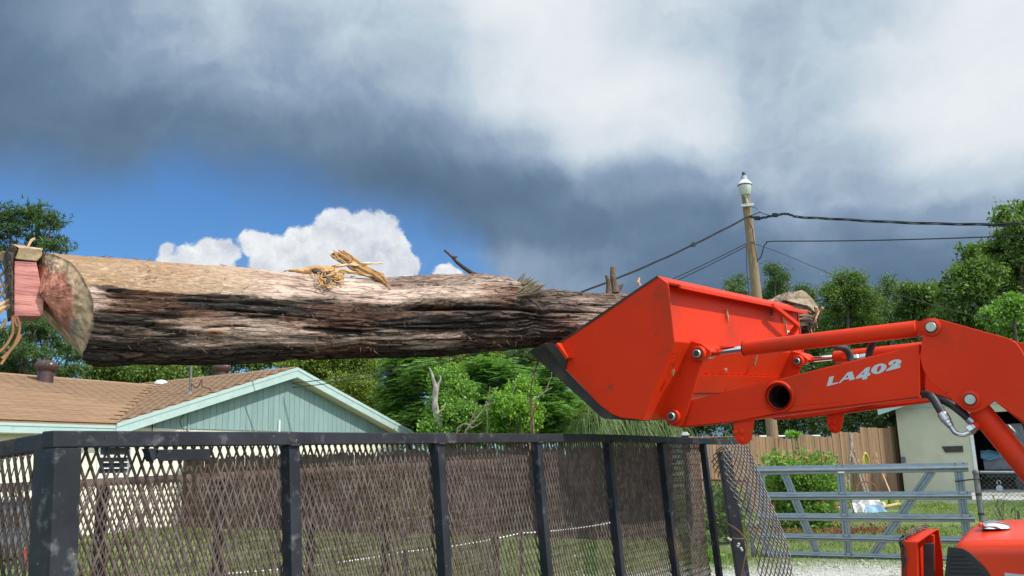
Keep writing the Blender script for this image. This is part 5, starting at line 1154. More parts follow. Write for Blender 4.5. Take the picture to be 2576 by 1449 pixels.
# ------------------------------------------------------------------ the log
LA, LB = at(150, 779, 2.5), at(1995, 788, 4.4)
LN = nrm(np.cross((LB - LA) * np.array([1, 1, 0]), Z3)); LN = LN if LN[1] < 0 else -LN        # horizontal, towards the camera
def lp(u, v): return pl(u, v, LA, LN)
TAB = np.array([(60, 640, 905), (110, 632, 910), (240, 643, 921), (330, 649, 921), (470, 660, 920), (650, 673, 917), (760, 684, 914), (830, 690, 911), (950, 698, 907), (1020, 695, 904), (1100, 691, 902), (1200, 689, 898), (1270, 695, 890), (1300, 708, 884), (1335, 722, 879), (1480, 734, 869), (1590, 735, 862), (1750, 752, 855), (1850, 764, 852), (1925, 758, 850), (1958, 748, 850), (1985, 736, 850), (2000, 740, 850), (2015, 762, 850)], float)
def build_log():
    xs = np.linspace(55, 2015, 240); top = np.interp(xs, TAB[:, 0], TAB[:, 1]); bot = np.interp(xs, TAB[:, 0], TAB[:, 2])
    ker = np.hanning(9); ker /= ker.sum(); sm = lambda a: np.convolve(np.pad(a, 4, 'edge'), ker, 'valid'); top, bot = sm(top), sm(bot)
    C = np.array([lp(x, (a + b) / 2) for x, a, b in zip(xs, top, bot)]); R = np.array([np.linalg.norm(lp(x, a) - lp(x, b)) / 2 for x, a, b in zip(xs, top, bot)]) * .975
    # the lines of sight slope upward: the silhouette is slightly rotated, keep the radius a touch smaller
    NS, NT = 620, 250
    phi = np.linspace(0, 2 * math.pi, NT, endpoint=False)                        # 0 up, pi/2 towards the camera
    phd = np.degrees(phi); pk = np.array([0, 30, 60, 90, 120, 145, 160, 175, 190, 230, 270, 315, 360]); xe = np.array([104, 140, 185, 213, 214, 205, 198, 228, 245, 200, 120, 80, 104])
    x0 = np.interp(phd, pk, xe) + (fbm(phi * 2.5, 0, 0, 5) - .5) * 14
    pk2 = np.array([0, 40, 90, 180, 270, 320, 360]); x1 = np.interp(phd, pk2, np.array([2000, 2010, 2024, 2022, 1985, 1988, 2000])) + (vn(phi * 5, 1, 0, 8) - .5) * 16
    s = np.linspace(0, 1, NS)[:, None]; X = x0[None] + (x1 - x0)[None] * s       # (NS, NT) place along the log
    Ci = np.stack([np.interp(X, xs, C[:, k]) for k in range(3)], -1); Ri = np.interp(X, xs, R)
    PH = np.broadcast_to(phi[None], X.shape); ELEV = math.radians(11); frac = (1 - np.cos(PH - ELEV)) / 2; front = np.sin(PH - ELEV) > -.15
    SL = np.interp(X, xs, np.concatenate([[0], np.cumsum(np.linalg.norm(np.diff(C, axis=0), axis=1))]))
    # ---- relief
    arc = PH * .15
    wob = (fbm(SL * 3, arc * 10, 0, 40, 3) - .5) * .035
    rid = lambda fx, fy, sd: 1 - np.abs(2 * vn(SL * fx, (arc + wob) * fy, 0, sd) - 1)
    f1 = rid(4.5, 58, 11) ** 2; f2 = rid(11, 120, 12) ** 2; fine = fbm(SL * 30, arc * 160, 0, 13, 3) - .5
    tanm = np.clip((.285 + (fbm(SL * 5, 2, 0, 17, 5) - .5) * .07 + (fbm(SL * 40, 2, 0, 18, 2) - .5) * .012 - frac) / .007, 0, 1) * np.clip((700 - X) / 120, 0, 1)         # smooth, bark long gone
    tanm = np.where(front | (PH < .6) | (PH > 5.2), tanm, tanm * (X < 700))
    ctl = np.array([(200,.45,1),(300,.42,0),(300,.55,0),(420,.45,.05),(560,.42,.05),(300,.68,.42),(420,.66,.5),(520,.58,.85),(600,.60,1.0),(660,.66,.9),(560,.72,.8),(640,.5,.2),(720,.62,.75),(760,.72,.7),
        (750,.10,.8),(850,.12,1.0),(900,.20,1.05),(820,.28,.7),(720,.20,.9),(760,.38,.1),(850,.45,.05),(950,.50,.0),(1050,.55,.0),(1150,.62,.05),(820,.58,.05),(900,.70,.55),(980,.74,.7),(1080,.74,.75),(1180,.74,.35),
        (1000,.10,.55),(1050,.22,.85),(1120,.14,.6),(1180,.24,.8),(1240,.12,.65),(1280,.22,.35),(1100,.36,.1),(1200,.39,.02),(1260,.46,.5),(1040,.44,.45),(1240,.55,.05),(1300,.5,.0),(1320,.62,.15),(1280,.72,.12),
        (1350,.12,.45),(1420,.10,.4),(1380,.28,.3),(1480,.2,.55),(1540,.3,.8),(1360,.42,.2),(1400,.52,.75),(1460,.46,.95),(1520,.52,1.0),(1350,.58,.9),(1430,.64,.6),(1500,.7,.45),(1380,.72,.35),(1560,.15,.5),(1600,.4,.6),(1800,.2,.6),(1950,.2,.6),(1980,.5,.5),
        (300,.9,.2),(600,.9,.25),(900,.9,.2),(1200,.9,.15),(1500,.88,.3)], float)
    num = np.zeros_like(X); den = np.zeros_like(X) + 1e-6
    Xw = X + (fbm(SL * 4, arc * 14, 0, 71, 3) - .5) * 110; Fw = frac + (fbm(SL * 5, arc * 26, 0, 72, 4) - .5) * .095
    for cx_, cf, val in ctl:
        w = np.exp(-((Xw - cx_) / 62) ** 2 - ((Fw - cf) / .068) ** 2); num += w * val; den += w
    tone = (num + 1e-6 * .3) / den; tone = np.where(front, tone, .3)
    tone = np.clip(tone + (fbm(SL * 7, arc * 60, 0, 73, 4) - .5) * .42, 0, 1.1); tone = np.clip((tone - .42) * 1.22 + .44, 0, 1.1)
    peel = np.clip((tone - .50) / .35, 0, 1) * front
    amp = 1 - .80 * tanm
    amp = amp * np.where(X > 800, 1.15, 1.0) * (1 - .68 * peel)
    disp = -(.0105 * f1 + .0055 * f2) * amp + fine * .005 * amp + (fbm(SL * 2.2, arc * 9, 0, 50, 3) - .5) * .018 + np.clip((X - 1940) / 30, 0, 1) * (np.round(vn(PH * 1.9, SL * 6, 0, 51) * 4) / 4 - .5) * .05
    # fused limb on the upper side that ends in a torn collar, with a dark fold under it
    limb = np.clip((X - 930) / 120, 0, 1) * np.clip((1300 - X) / 30, 0, 1)
    fold_at = .37 + (X - 1000) / 300 * .05; fold = np.exp(-((frac - fold_at) / .022) ** 2) * np.clip((X - 940) / 120, 0, 1) * np.clip((1308 - X) / 20, 0, 1) * (np.sin(PH) > -.2)
    disp += limb * .016 * np.exp(-((frac - .18) / .14) ** 2) - .040 * fold + .012 * limb * np.exp(-((frac - .45) / .05) ** 2)
    scar = np.exp(-((X - 1316 + (frac - .5) * 40) / 17) ** 2) * np.exp(-((frac - .50) / .22) ** 2) * (np.sin(PH) > 0); disp -= .034 * scar
    lip = np.clip((X - 715) / 20, 0, 1) * np.clip((1000 - X) / 200, 0, 1) * np.exp(-((frac - .60 - (X - 715) * .0003) / .018) ** 2) * (np.sin(PH) > 0); disp -= .022 * lip
    cracks = 0
    for (xa, xb, fa, fb, w) in ((230, 330, .345, .355, .006), (520, 790, .43, .50, .007), (470, 600, .62, .60, .006), (800, 1180, .56, .66, .008), (1330, 1560, .36, .40, .010), (1350, 1500, .52, .50, .006), (1010, 1280, .56, .54, .007), (420, 700, .35, .37, .006), (860, 1280, .74, .80, .008), (1400, 1540, .22, .25, .008), (600, 760, .84, .86, .006)):
        fc = fa + (fb - fa) * (X - xa) / (xb - xa) + (vn(SL * 9, xa, 0, 60) - .5) * .02; on = np.clip((X - xa) / 25, 0, 1) * np.clip((xb - X) / 25, 0, 1) * (np.sin(PH) > 0); c = on * np.exp(-((frac - fc) / w) ** 2); disp -= .015 * c; cracks = np.maximum(cracks, c)
    Rr = Ri + disp
    up = Z3 - nrm(LB - LA) * np.dot(Z3, nrm(LB - LA)); up = nrm(up)
    Pn = Ci + Rr[..., None] * (np.cos(PH)[..., None] * up + np.sin(PH)[..., None] * LN)
    # ---- bark colour: what is left of the bark, bare wood, dark and red patches
    def L(*c): return np.array(c)
    dark, mid, light = L(.040, .032, .028), L(.15, .105, .080), L(.58, .42, .335)
    k = tone[..., None]; col = np.where(k < .45, dark + (mid - dark) * (k / .45), mid + (light - mid) * ((k - .45) / .55).clip(0, 1.1))
    red = np.clip((fbm(SL * 3.2, arc * 18, 0, 75, 3) - .56) / .1, 0, 1)[..., None] * .38; col = col * (1 - red) + L(.20, .075, .034) * red
    patch = (np.exp(-((X - 505) / 22) ** 2 - ((frac - .68) / .055) ** 2) * (np.sin(PH) > 0))[..., None]; col = col * (1 - patch * .85) + L(.26, .085, .025) * patch * .85
    tcol = L(.37, .242, .150) + (L(.30, .178, .095) - L(.37, .242, .150)) * np.clip((fbm(SL * 2.5, arc * 12, 0, 77, 4) - .35) / .3, 0, 1)[..., None]
    tcol = tcol + (L(.48, .355, .27) - tcol) * np.clip((X - 400) / 300, 0, 1)[..., None] * .8
    fl = (vn(SL * 60, arc * 260, 0, 78) > .86)[..., None] * .5; tcol = tcol * (1 - fl) + L(.60, .48, .36) * fl
    spk = (vn(SL * 95, arc * 230, 0, 79) > .955)[..., None] * .75; tcol = tcol * (1 - spk) + L(.09, .05, .03) * spk
    col = col * (1 - tanm[..., None]) + tcol * tanm[..., None]
    fur = np.clip(f1 * 1.2 - .55, 0, 1)[..., None] * (amp[..., None] - .15).clip(0, 1); col = col * (1 - fur * .55)
    ck = np.maximum(np.maximum(cracks, fold), np.maximum(lip, scar * .95))[..., None] if not np.isscalar(cracks) else 0
    col = col * (1 - ck) + L(.018, .012, .010) * ck  # near-black painted into cracks, fold and scar hollow as their shade
    fl2 = (vn(SL * 80, arc * 300, 0, 80) > .9)[..., None] * .30 * (1 - tanm[..., None]); col = col * (1 - fl2) + L(.40, .30, .23) * fl2
    # ---- mesh with its sawn end
    n = NS * NT; I, J = np.meshgrid(np.arange(NS - 1), np.arange(NT), indexing='ij'); F = np.stack([I * NT + J, (I + 1) * NT + J, (I + 1) * NT + (J + 1) % NT, I * NT + (J + 1) % NT], -1).reshape(-1, 4)
    m, nt, b = new_mat('log_bark'); at_ = nt.nodes.new('ShaderNodeAttribute'); at_.attribute_name = 'bark'; tc = nt.nodes.new('ShaderNodeTexCoord')
    ag = nt.nodes.new('ShaderNodeAttribute'); ag.attribute_name = 'grain'; gv = ag.outputs['Vector']
    def gmap(sx, sy):
        mp = nt.nodes.new('ShaderNodeMapping'); mp.inputs['Scale'].default_value = (sx, sy, 1); nt.links.new(gv, mp.inputs[0]); return mp.outputs[0]
    sg = nt.nodes.new('ShaderNodeSeparateXYZ'); nt.links.new(gv, sg.inputs[0]); rough_ = NX(nt, sg.outputs[2])
    n1 = noise(nt, gmap(3.4, 36), 1.0, 2, .5, dist=.5); n2 = noise(nt, gmap(8, 74), 1.0, 2, .5, dist=.4); n3 = noise(nt, gmap(40, 150), 1.0, 5, .65); n4 = noise(nt, gmap(17, 140), 1.0, 2, .5, dist=.3)
    c1 = (n1 - .5)._m('ABSOLUTE').smooth(.022, .008); c2 = (n2 - .5)._m('ABSOLUTE').smooth(.026, .010); c4 = (n4 - .5)._m('ABSOLUTE').smooth(.03, .012)
    br1 = noise(nt, gmap(9, 24), 1.0, 3).smooth(.40, .52)
    crack = (c1.max(c2 * .9 * br1).max(c4 * .55 * (br1 * -1.0 + 1.0)) * rough_)
    cc = mixc(nt, n3.smooth(.25, .78), (.66, .65, .64), (1.32, 1.31, 1.3)); base_ = mixc(nt, 1.0, at_.outputs['Color'], cc, 'MULTIPLY')
    nt.links.new(mixc(nt, crack, base_, (.012, .009, .008)), b.inputs['Base Color'])
    b.inputs['Roughness'].default_value = .82; b.inputs['Specular IOR Level'].default_value = .25; bu = nt.nodes.new('ShaderNodeBump'); bu.inputs['Strength'].default_value = .7; bu.inputs['Distance'].default_value = .012; nt.links.new((noise(nt, tc.outputs['Object'], 130, 6, .7) * .35 + n3 * .5 + n2 * .5 * rough_ - crack * 1.6).k, bu.inputs['Height']); nt.links.new(bu.outputs[0], b.inputs['Normal'])
    ctr = (LA + LB) / 2; T = thing('felled_log', 'long felled tree trunk with patchy dark bark resting in the orange bucket', 'log', ctr)
    o = obj_np('trunk', Pn.reshape(-1, 3), F[:, ::-1], m, T, smooth=True, angle=180); gr_ = o.data.attributes.new('grain', 'FLOAT_VECTOR', 'POINT'); gr_.data.foreach_set('vector', np.stack([SL, np.minimum(arc, (2 * math.pi - PH) * .15 + .0), np.clip((1 - .93 * tanm) * (1 - .45 * peel), 0, 1)], -1).astype(np.float32).ravel()); ca = o.data.color_attributes.new('bark', 'FLOAT_COLOR', 'POINT'); ca.data.foreach_set('color', np.concatenate([col.reshape(-1, 3), np.ones((n, 1))], 1).astype(np.float32).ravel())
    # sawn face: rings from the rim towards the hinge wood
    ring = Pn[0]; NR = 34; kr = np.hanning(41); kr /= kr.sum(); RSM = np.stack([np.convolve(np.concatenate([ring[-20:, c], ring[:, c], ring[:20, c]]), kr, 'valid') for c in range(3)], 1); cen = lp(96, 745) - LN * -.05; rows = []
    for k in range(NR + 1):
        a = k / NR; rs_ = ring if k == 0 else RSM; p = rs_ * (1 - a) + cen * a; pert = ((fbm(np.cos(phi) * 3 + 5 + a * 2, np.sin(phi) * 3 + 5, a * 4, 91, 4) - .5) * .009 * math.sin(math.pi * min(1, a * 3)) + (fbm(np.cos(phi) * 14 + a * 9, np.sin(phi) * 14, a * 22, 92, 3) - .5) * .007 * min(1, a * 6))[:, None]; step = 0.0 ; rows.append(p + nrm(LA - LB) * (pert + step) )
    Pc = np.array(rows); I, J = np.meshgrid(np.arange(NR), np.arange(NT), indexing='ij'); Fc = np.stack([I * NT + J, (I + 1) * NT + J, (I + 1) * NT + (J + 1) % NT, I * NT + (J + 1) % NT], -1).reshape(-1, 4)
    A = np.broadcast_to((np.arange(NR + 1) / NR)[:, None], Pc.shape[:2]); PP = np.broadcast_to(phi[None], A.shape); nz = fbm(Pc[..., 0] * 22, Pc[..., 1] * 22, Pc[..., 2] * 22, 93, 4)
    sap, red_, khaki = L(.60, .405, .25), L(.47, .185, .125), L(.44, .30, .195)
    aw = A + (nz - .5) * .62; kk = np.clip((aw - .33) / .10, 0, 1)[..., None]; outer = sap + (khaki - sap) * np.clip((nz - .4) / .2, 0, 1)[..., None]; cf = outer * (1 - kk) + (red_ * (.62 + .75 * fbm(Pc[..., 0] * 60, Pc[..., 1] * 60, Pc[..., 2] * 18, 95, 3))[..., None]) * kk
    rim = np.clip((.06 - A) / .05, 0, 1)[..., None]; cf = cf * (1 - rim * .6) + L(.10, .06, .035) * rim * .6
    spk2 = (np.clip((fbm(Pc[..., 0] * 95, Pc[..., 1] * 95, Pc[..., 2] * 60, 97, 3) - .5) * 5, -1, 1) * .38 + 1)[..., None]; cf = cf * spk2; gr = (np.clip((fbm(Pc[..., 0] * 14, Pc[..., 1] * 14, Pc[..., 2] * 14, 96, 3) - .56) / .1, 0, 1) * np.clip((A - .15) * 8, 0, 1))[..., None] * .6; cf = cf * (1 - gr) + L(.15, .135, .115) * gr
    o = obj_np('sawn_face', Pc.reshape(-1, 3), Fc, m, T, smooth=True, angle=60); ca = o.data.color_attributes.new('bark', 'FLOAT_COLOR', 'POINT'); ca.data.foreach_set('color', np.concatenate([cf.reshape(-1, 3), np.ones((cf.size // 3, 1))], 1).astype(np.float32).ravel())
    # broken far end
    ring = Pn[-1]; c = ring.mean(0); V = np.concatenate([ring, [c + nrm(LB - LA) * -.02]]); Fr = np.array([(j, (j + 1) % NT, NT) for j in range(NT)]); obj_np('broken_end', V, Fr, MAT['sap'], T)
    m_ = MB()
    for k in range(46):
        j = RNG.integers(0, NT); a = RNG.uniform(.1, 1); p = c + (ring[j] - c) * a * .92; d = nrm(nrm(LB - LA) + RNG.normal(0, .35, 3)); l = RNG.uniform(.02, .075); sd = nrm(np.cross(d, RNG.normal(size=3))) * RNG.uniform(.003, .010); m_.prism([p - sd, p + sd, p + d * l + sd * .2], np.cross(d, nrm(sd)) * .004)
    obj('end_splinters', m_, MAT['pale_split'], T, fix=False, kind='stuff')
    ql = lambda u, v, k=0.0: lp(u, v) + LN * k
    m_ = MB(); m_.prism([ql(1936, 762, .09), ql(1946, 752, .09), ql(1966, 746, .085), ql(1989, 735, .07), ql(2000, 741, .07), ql(2012, 757, .08), ql(2024, 781, .09), ql(2021, 800, .10), ql(2003, 792, .11), ql(1985, 778, .115), ql(1960, 772, .11)], -LN * .15); obj('broken_chunk', m_, MAT['chunk'], T, bevel=.006)
    for k in range(22):
        u = RNG.uniform(2001, 2025); v = RNG.uniform(776, 800); p = ql(u, v, RNG.uniform(.04, .12)); e = ql(u + RNG.normal(0, 3), v + RNG.uniform(15, 55), RNG.uniform(.03, .10)); m_ = MB(); m_.tube([p, (p + e) / 2 + RNG.normal(0, .003, 3), e], [.007, .006, .0015], 5); obj('end_splinter', m_, MAT[('splinter', 'pale_split', 'dark_bark')[k % 3]], T)
    # hinge wood left standing on the sawn end: pink planks under a brown block
    dep = -LN; q = lambda u, v, k=0.0: lp(u, v) + LN * k
    fr_ = .035; vv = 664 + 136 * np.array([0, .05, .12, .16, .24, .31, .37, .47, .52, .60, .66, .71, .80, .87, .94, 1.0])
    m_ = MB(); m_.prism([q(33, 663, fr_), q(88, 666, fr_), q(106.5, 760, fr_), q(103, 800, fr_), q(32, 800, fr_)], dep * .10); obj('heartwood_block', m_, MAT['heart'], T, bevel=.002)
    for i in ():
        y0, y1 = vv[i], vv[i + 1] - RNG.choice([0.1, .15, .5]); l0, r0 = 33 - (y0 - 664) * .012, 88 + (y0 - 664) * .135; r1 = 88 + (y1 - 664) * .135; k = fr_ + RNG.uniform(-.0025, .0025)
        if i == 14: r0, r1 = 105, 103
        m_ = MB(); m_.prism([q(33, y0, k), q(r0, y0 + 2 * (1 - i / 15), k), q(r1, y1 + 2 * (1 - (i + 1) / 15), k), q(32, y1, k)], dep * .10); obj('heartwood_strip', m_, MAT['heart'], T)
    m_ = MB(); m_.prism([q(45, 627, .03), q(103, 632, .03), q(102, 650, .035), q(88, 664, .038), q(34, 658, .038)], dep * .11); obj('sapwood_block', m_, MAT['sap'], T, bevel=.004)
    m_ = MB(); m_.prism([q(26, 619, .03), q(104, 631, .03), q(104, 634, .03), q(45, 629, .03)], dep * .09); obj('pale_splint', m_, MAT['pale_split'], T)
    # rough bark at the far left
    rows = []
    for i in range(26):
        y = 618 + i * 7.2; a, b_ = np.interp(y, [618, 640, 660, 700, 760, 800], [22, 9, 14, 17, 20, 24]), np.interp(y, [618, 632, 660, 800], [30, 44, 34, 33]); row = []
        for j in range(9): s_ = j / 8; u = a + (b_ - a) * s_; row.append(q(u + RNG.normal(0, .8), y, .015 + .03 * math.sin(math.pi * s_) + RNG.normal(0, .004)))
        for j in range(9): s_ = 1 - j / 8; u = a + (b_ - a) * s_; row.append(q(u, y, -.06 - .03 * math.sin(math.pi * s_)))
        rows.append(row + [row[0]])
    m_ = MB(); m_.grid(rows); m_.add(rows[0][:-1], [tuple(range(18))]); m_.add(rows[-1][:-1], [tuple(range(18))]); obj('bark_slab', m_, MAT['dark_bark'], T)
    for pts, w in ((((-14, 792), (0, 782), (12, 776), (24, 772)), .013), (((-14, 778), (0, 772), (12, 764), (24, 758)), .011), (((-10, 755), (2, 745), (14, 728), (24, 715)), .006), (((-6, 700), (6, 690), (18, 668)), .006), (((-8, 735), (4, 720), (16, 702)), .005), (((-4, 660), (4, 640), (10, 640)), .008)):
        m_ = MB(); s_ = spline([q(u, v, .02) for u, v in pts], 9); m_.tube(s_, list(np.linspace(w, w * .5, len(s_))), 5); obj('torn_sliver', m_, MAT['pale_split'] if w > .01 else MAT['collar'], T)
    for pts in (((28, 797), (30, 830), (26, 850), (10, 876), (-8, 892)), ((38, 798), (46, 820), (44, 845), (28, 880), (2, 905)), ((50, 846), (38, 868), (20, 890), (0, 920)), ((10, 806), (9, 818), (0, 830)), ((33, 797), (36, 815), (42, 826))):
        m_ = MB(); m_.tube(spline([q(u, v, .03) for u, v in pts], 16), .0042, 5); obj('hanging_fibre', m_, MAT['fibre'], T)
    m_ = MB(); m_.prism([q(66, 624, 0), q(71, 624, 0), q(82, 606, 0), q(90, 598, 0), q(84, 598, 0), q(76, 602, 0)], dep * .015); obj('upright_chip', m_, MAT['pale_split'], T)
    # splintered limb
    def slab(pts, w, d=.02, mat='splinter', name='splinter'):
        s_ = spline([q(u, v, kk_) for u, v, kk_ in pts], 12); m2 = MB(); N_ = len(s_); W_ = np.interp(np.linspace(0, 1, N_), np.linspace(0, 1, len(w)), w); rows = []
        for i_, p in enumerate(s_):
            t_ = nrm(s_[min(i_ + 1, N_ - 1)] - s_[max(i_ - 1, 0)]); sd = nrm(np.cross(t_, LN)) * W_[i_] / 2; n_ = LN * d / 2; a_ = RNG.normal(0, .0015, (6, 3)); rows.append([p - sd + n_ * .3 + a_[0], p - sd * .4 + n_ + a_[1], p + sd * .4 + n_ * .8 + a_[2], p + sd + n_ * .2 + a_[3], p + sd * .5 - n_ + a_[4], p - sd * .5 - n_ + a_[5]])
        for r_ in rows: r_.append(r_[0])
        m2.grid(rows); m2.add(rows[0][:-1], [tuple(range(6))]); m2.add(rows[-1][:-1], [tuple(range(6))]); return obj(name, m2, MAT[mat], T)
    def bundle(pts, w, name, n_=15, ext=.012):
        s_ = spline([q(u, v, kk_) for u, v, kk_ in pts], 14); N_ = len(s_); W_ = np.interp(np.linspace(0, 1, N_), np.linspace(0, 1, len(w)), w); m2 = MB()
        for j in range(n_):
            o_ = (j / (n_ - 1) - .5); dz = RNG.uniform(-.008, .010); a0 = max(0, int(RNG.integers(0, 2))); ps = []; rs = []; e_ = RNG.uniform(-ext, ext)
            for i_ in range(a0, N_):
                t_ = nrm(s_[min(i_ + 1, N_ - 1)] - s_[max(i_ - 1, 0)]); sd = nrm(np.cross(t_, LN)); ps.append(s_[i_] + sd * W_[i_] * o_ + LN * (dz + .006 * math.cos(o_ * 3)) + RNG.normal(0, .0007, 3)); rs.append(max(.0012, W_[i_] / n_ * 1.25))
            ps[0] = ps[0] + nrm(ps[0] - ps[1]) * e_; rs[0] *= .35; m2.tube(ps, rs, 5)
        return obj(name, m2, MAT['splinter'], T, fix=False)
    bundle([(846, 637, .0), (866, 655, .02), (892, 678, .035), (925, 697, .05), (944, 703, .06)], [.046, .040, .038, .030, .018], 'splintered_limb')
    bundle([(926, 697, .06), (934, 715, .09), (944, 744, .115)], [.028, .020, .003], 'splintered_shard', 7, .004)
    for k in range(16):
        u0 = 832 + k * 2.3; m_ = MB(); p = q(u0 + 6, 646 + RNG.normal(0, 3), RNG.uniform(-.01, .015)); e = q(u0 + RNG.normal(-2, 4), 634 + RNG.normal(0, 3.5) + abs(k - 8) * .5, RNG.uniform(-.012, .02)); m_.tube([p, (p + e) / 2 + RNG.normal(0, .002, 3), e], [.006, .005, .0015], 5); obj('splinter_tip', m_, MAT['splinter'], T)
    slab([(800, 683, .03), (840, 674, .04), (890, 672, .05), (950, 668, .04)], [.016, .013, .010, .003], .008, 'pale_split')
    slab([(808, 690, .05), (850, 692, .06), (890, 698, .06), (930, 706, .06)], [.018, .016, .012, .006], .01)
    slab([(722, 684, .02), (760, 686, .035), (800, 684, .04), (830, 688, .045)], [.008, .020, .028, .02], .016)
    slab([(862, 670, .05), (872, 660, .05), (868, 652, .05)], [.006, .005, .002], .005)
    m_ = MB()
    for k in range(22):
        u, v = RNG.uniform(766, 832), RNG.uniform(692, 732); v = min(v, 698 + (842 - u) * .5); fr = (v - 690) / 222; kz = .165 * math.sin(math.acos(np.clip(1 - 2 * max(fr, .03), -1, 1))) + .004; p = q(u, v, kz); x_ = nrm(LB - LA + RNG.normal(0, .8, 3)); n_ = nrm(LN + Z3 * .5 + RNG.normal(0, .35, 3)); y_ = nrm(np.cross(n_, x_)); x_ = np.cross(y_, n_); a_, b2_ = RNG.uniform(.008, .024), RNG.uniform(.004, .010); mc = MB(); mc.prism([p - x_ * a_, p - x_ * a_ * .3 - y_ * b2_, p + x_ * a_ * .8 - y_ * b2_ * .5, p + x_ * a_ * 1.2 + y_ * b2_ * .3, p + x_ * a_ * .2 + y_ * b2_], n_ * RNG.uniform(.005, .014)); obj('torn_chunk', mc, MAT['splinter'] if k % 3 else MAT['dark_bark'], T)
    for k in range(80):
        u, v = RNG.uniform(760, 836), RNG.uniform(686, 744) ; v = min(v, 700 + (842 - u) * .55 + 8); fr = (v - 690) / 222; kz = .165 * math.sin(math.acos(np.clip(1 - 2 * max(fr, .02), -1, 1))) + .012
        p = q(u, v, kz); d = nrm(LN * RNG.uniform(.1, .5) - Z3 * RNG.uniform(-.1, .8) + nrm(LB - LA) * RNG.normal(0, .8)); l = RNG.uniform(.008, .026); sd = nrm(np.cross(d, RNG.normal(size=3))) * RNG.uniform(.0008, .0025); m_.prism([p - sd - d * .01, p + sd - d * .01, p + d * l], np.cross(d, nrm(sd)) * .003)
    obj('torn_fibres', m_, MAT['splinter'], T, fix=False, kind='stuff')
    # small dead twig, two broken stubs
    s_ = spline([q(1198, 692, 0), q(1186, 686, 0), q(1165, 672, 0), q(1148, 658, 0), q(1136, 645, 0), q(1118, 629, 0)], 18); m_ = MB(); m_.tube(s_, list(np.linspace(.0095, .0045, len(s_))), 7); m_.tube([q(1140, 648, .005), q(1148, 647, .01)], [.007, .003], 5); obj('dead_twig', m_, MAT['dark_bark'], T, smooth=True)
    for pts, r in ((((1556, 738), (1551, 710), (1549, 690), (1550, 669)), (.020, .0145, .0135, .0125)), (((1540, 738), (1539, 712), (1536, 700), (1534, 690)), (.015, .011, .0095, .006)), (((1560, 730), (1570, 718), (1576, 708)), (.014, .009, .002))):
        m_ = MB(); P_ = [q(u, v, -.02) + RNG.normal(0, .002, 3) for u, v in pts]; m_.tube(P_, list(r), 9); obj('broken_stub', m_, MAT['stub'] if r[0] > .0145 else MAT['dark_bark'], T, smooth=True)
    m_ = MB(); m_.tube([q(1617, 717, -.02), q(1613, 708, -.02), q(1616, 697, -.02)], [.009, .007, .004], 6); obj('broken_stub', m_, MAT['pale_split'], T)
    # torn collar of the limb: fan of splinters
    for k in range(26):
        f_ = k / 25; kz = .138 + .03 * math.sin(f_ * 3) + RNG.uniform(-.006, .006); b_ = q(1230 + 16 * RNG.random(), 766 - 5 * RNG.random(), .150); e = q(1288 + 30 * f_ + RNG.normal(0, 7), 730 + 34 * f_ + RNG.normal(0, 3), kz); mid_ = (b_ + e) / 2 + LN * .012 + RNG.normal(0, .002, 3); m_ = MB(); m_.tube([b_, mid_, e], [.002, .0048, .001], 5)
        obj('collar_splinter', m_, MAT['collar'] if k % 3 else MAT['dark_bark'], T)
    for k in range(16):
        u0 = 1256 + 50 * k / 15; b_ = q(u0, 742 - 14 * math.sin(k / 5), .085 + RNG.uniform(0, .03)); e = q(1284 + 62 * k / 15 + RNG.normal(0, 4), 697 + 30 * (k / 15) + RNG.normal(0, 6), .05 + RNG.uniform(0, .05)); m_ = MB(); m_.tube([b_, (b_ + e) / 2 + RNG.normal(0, .003, 3), e], [.007, .0048, .0008], 5)
        obj('collar_splinter', m_, MAT['dark_bark'] if k % 3 == 0 else MAT['collar'], T)
    # frayed strands along the underside edge
    m_ = MB()
    for k in range(150):
        u = RNG.uniform(300, 1280); fr = RNG.normal(.80, .05) if k % 3 else RNG.uniform(.02, .95); yt, yb = np.interp(u, TAB[:, 0], TAB[:, 1]), np.interp(u, TAB[:, 0], TAB[:, 2]); v = yt + (yb - yt) * fr; kz = np.interp(u, xs, R) * math.sin(math.acos(np.clip(1 - 2 * fr, -1, 1))) + .004
        p = q(u, v, kz); d = nrm(LN * RNG.uniform(.1, .7) - Z3 * RNG.uniform(-.2, .9) + nrm(LB - LA) * RNG.normal(0, .6)); l = RNG.uniform(.008, .032); b2 = p + d * l * .5 + RNG.normal(0, .0018, 3); e = p + d * l; m_.tube([p, b2, e], [.0012, .001, .0004], 3, cap=False)
    for k in range(18):
        u = RNG.uniform(250, 1270); p = q(u, np.interp(u, TAB[:, 0], TAB[:, 1]) + 1, 0); d = nrm(Z3 * RNG.uniform(.1, .6) + nrm(LB - LA) * RNG.normal(0, 1)); m_.tube([p - d * .01, p + d * RNG.uniform(.006, .018)], [.0022, .0006], 4)
    obj('bark_fibres', m_, MAT['root_dark'], T, fix=False, kind='stuff')
    # long vine hanging from the log over the trailer rail
    s_ = spline([lp(1352, 896) + LN * .02, at(1340, 950, 3.35), at(1334, 1010, 3.32), at(1336, 1095, 3.28), at(1330, 1140, 3.20), at(1322, 1165, 3.18), at(1312, 1195, 3.18), at(1308, 1215, 3.18)], 40)
    t2 = thing('dangling_vine', 'thin brown vine dangling from the log in front of the trailer rail', 'vine', s_[-1]); m_ = MB(); m_.tube(s_, list(np.linspace(.0034, .0022, len(s_))), 5); obj('stem', m_, MAT['root_dark'], t2)
    m_ = MB(); m_.tube(spline([s_[14], at(1346, 1016, 3.3), at(1350, 1026, 3.3)], 6), .003, 4); c = s_[-1]
    for k in range(7): m_.tube([c + RNG.normal(0, .004, 3), c + RNG.normal(0, .02, 3), c + RNG.normal(0, .022, 3)], .0016, 3)
    obj('tendrils', m_, MAT['fibre'], t2)
build_log()
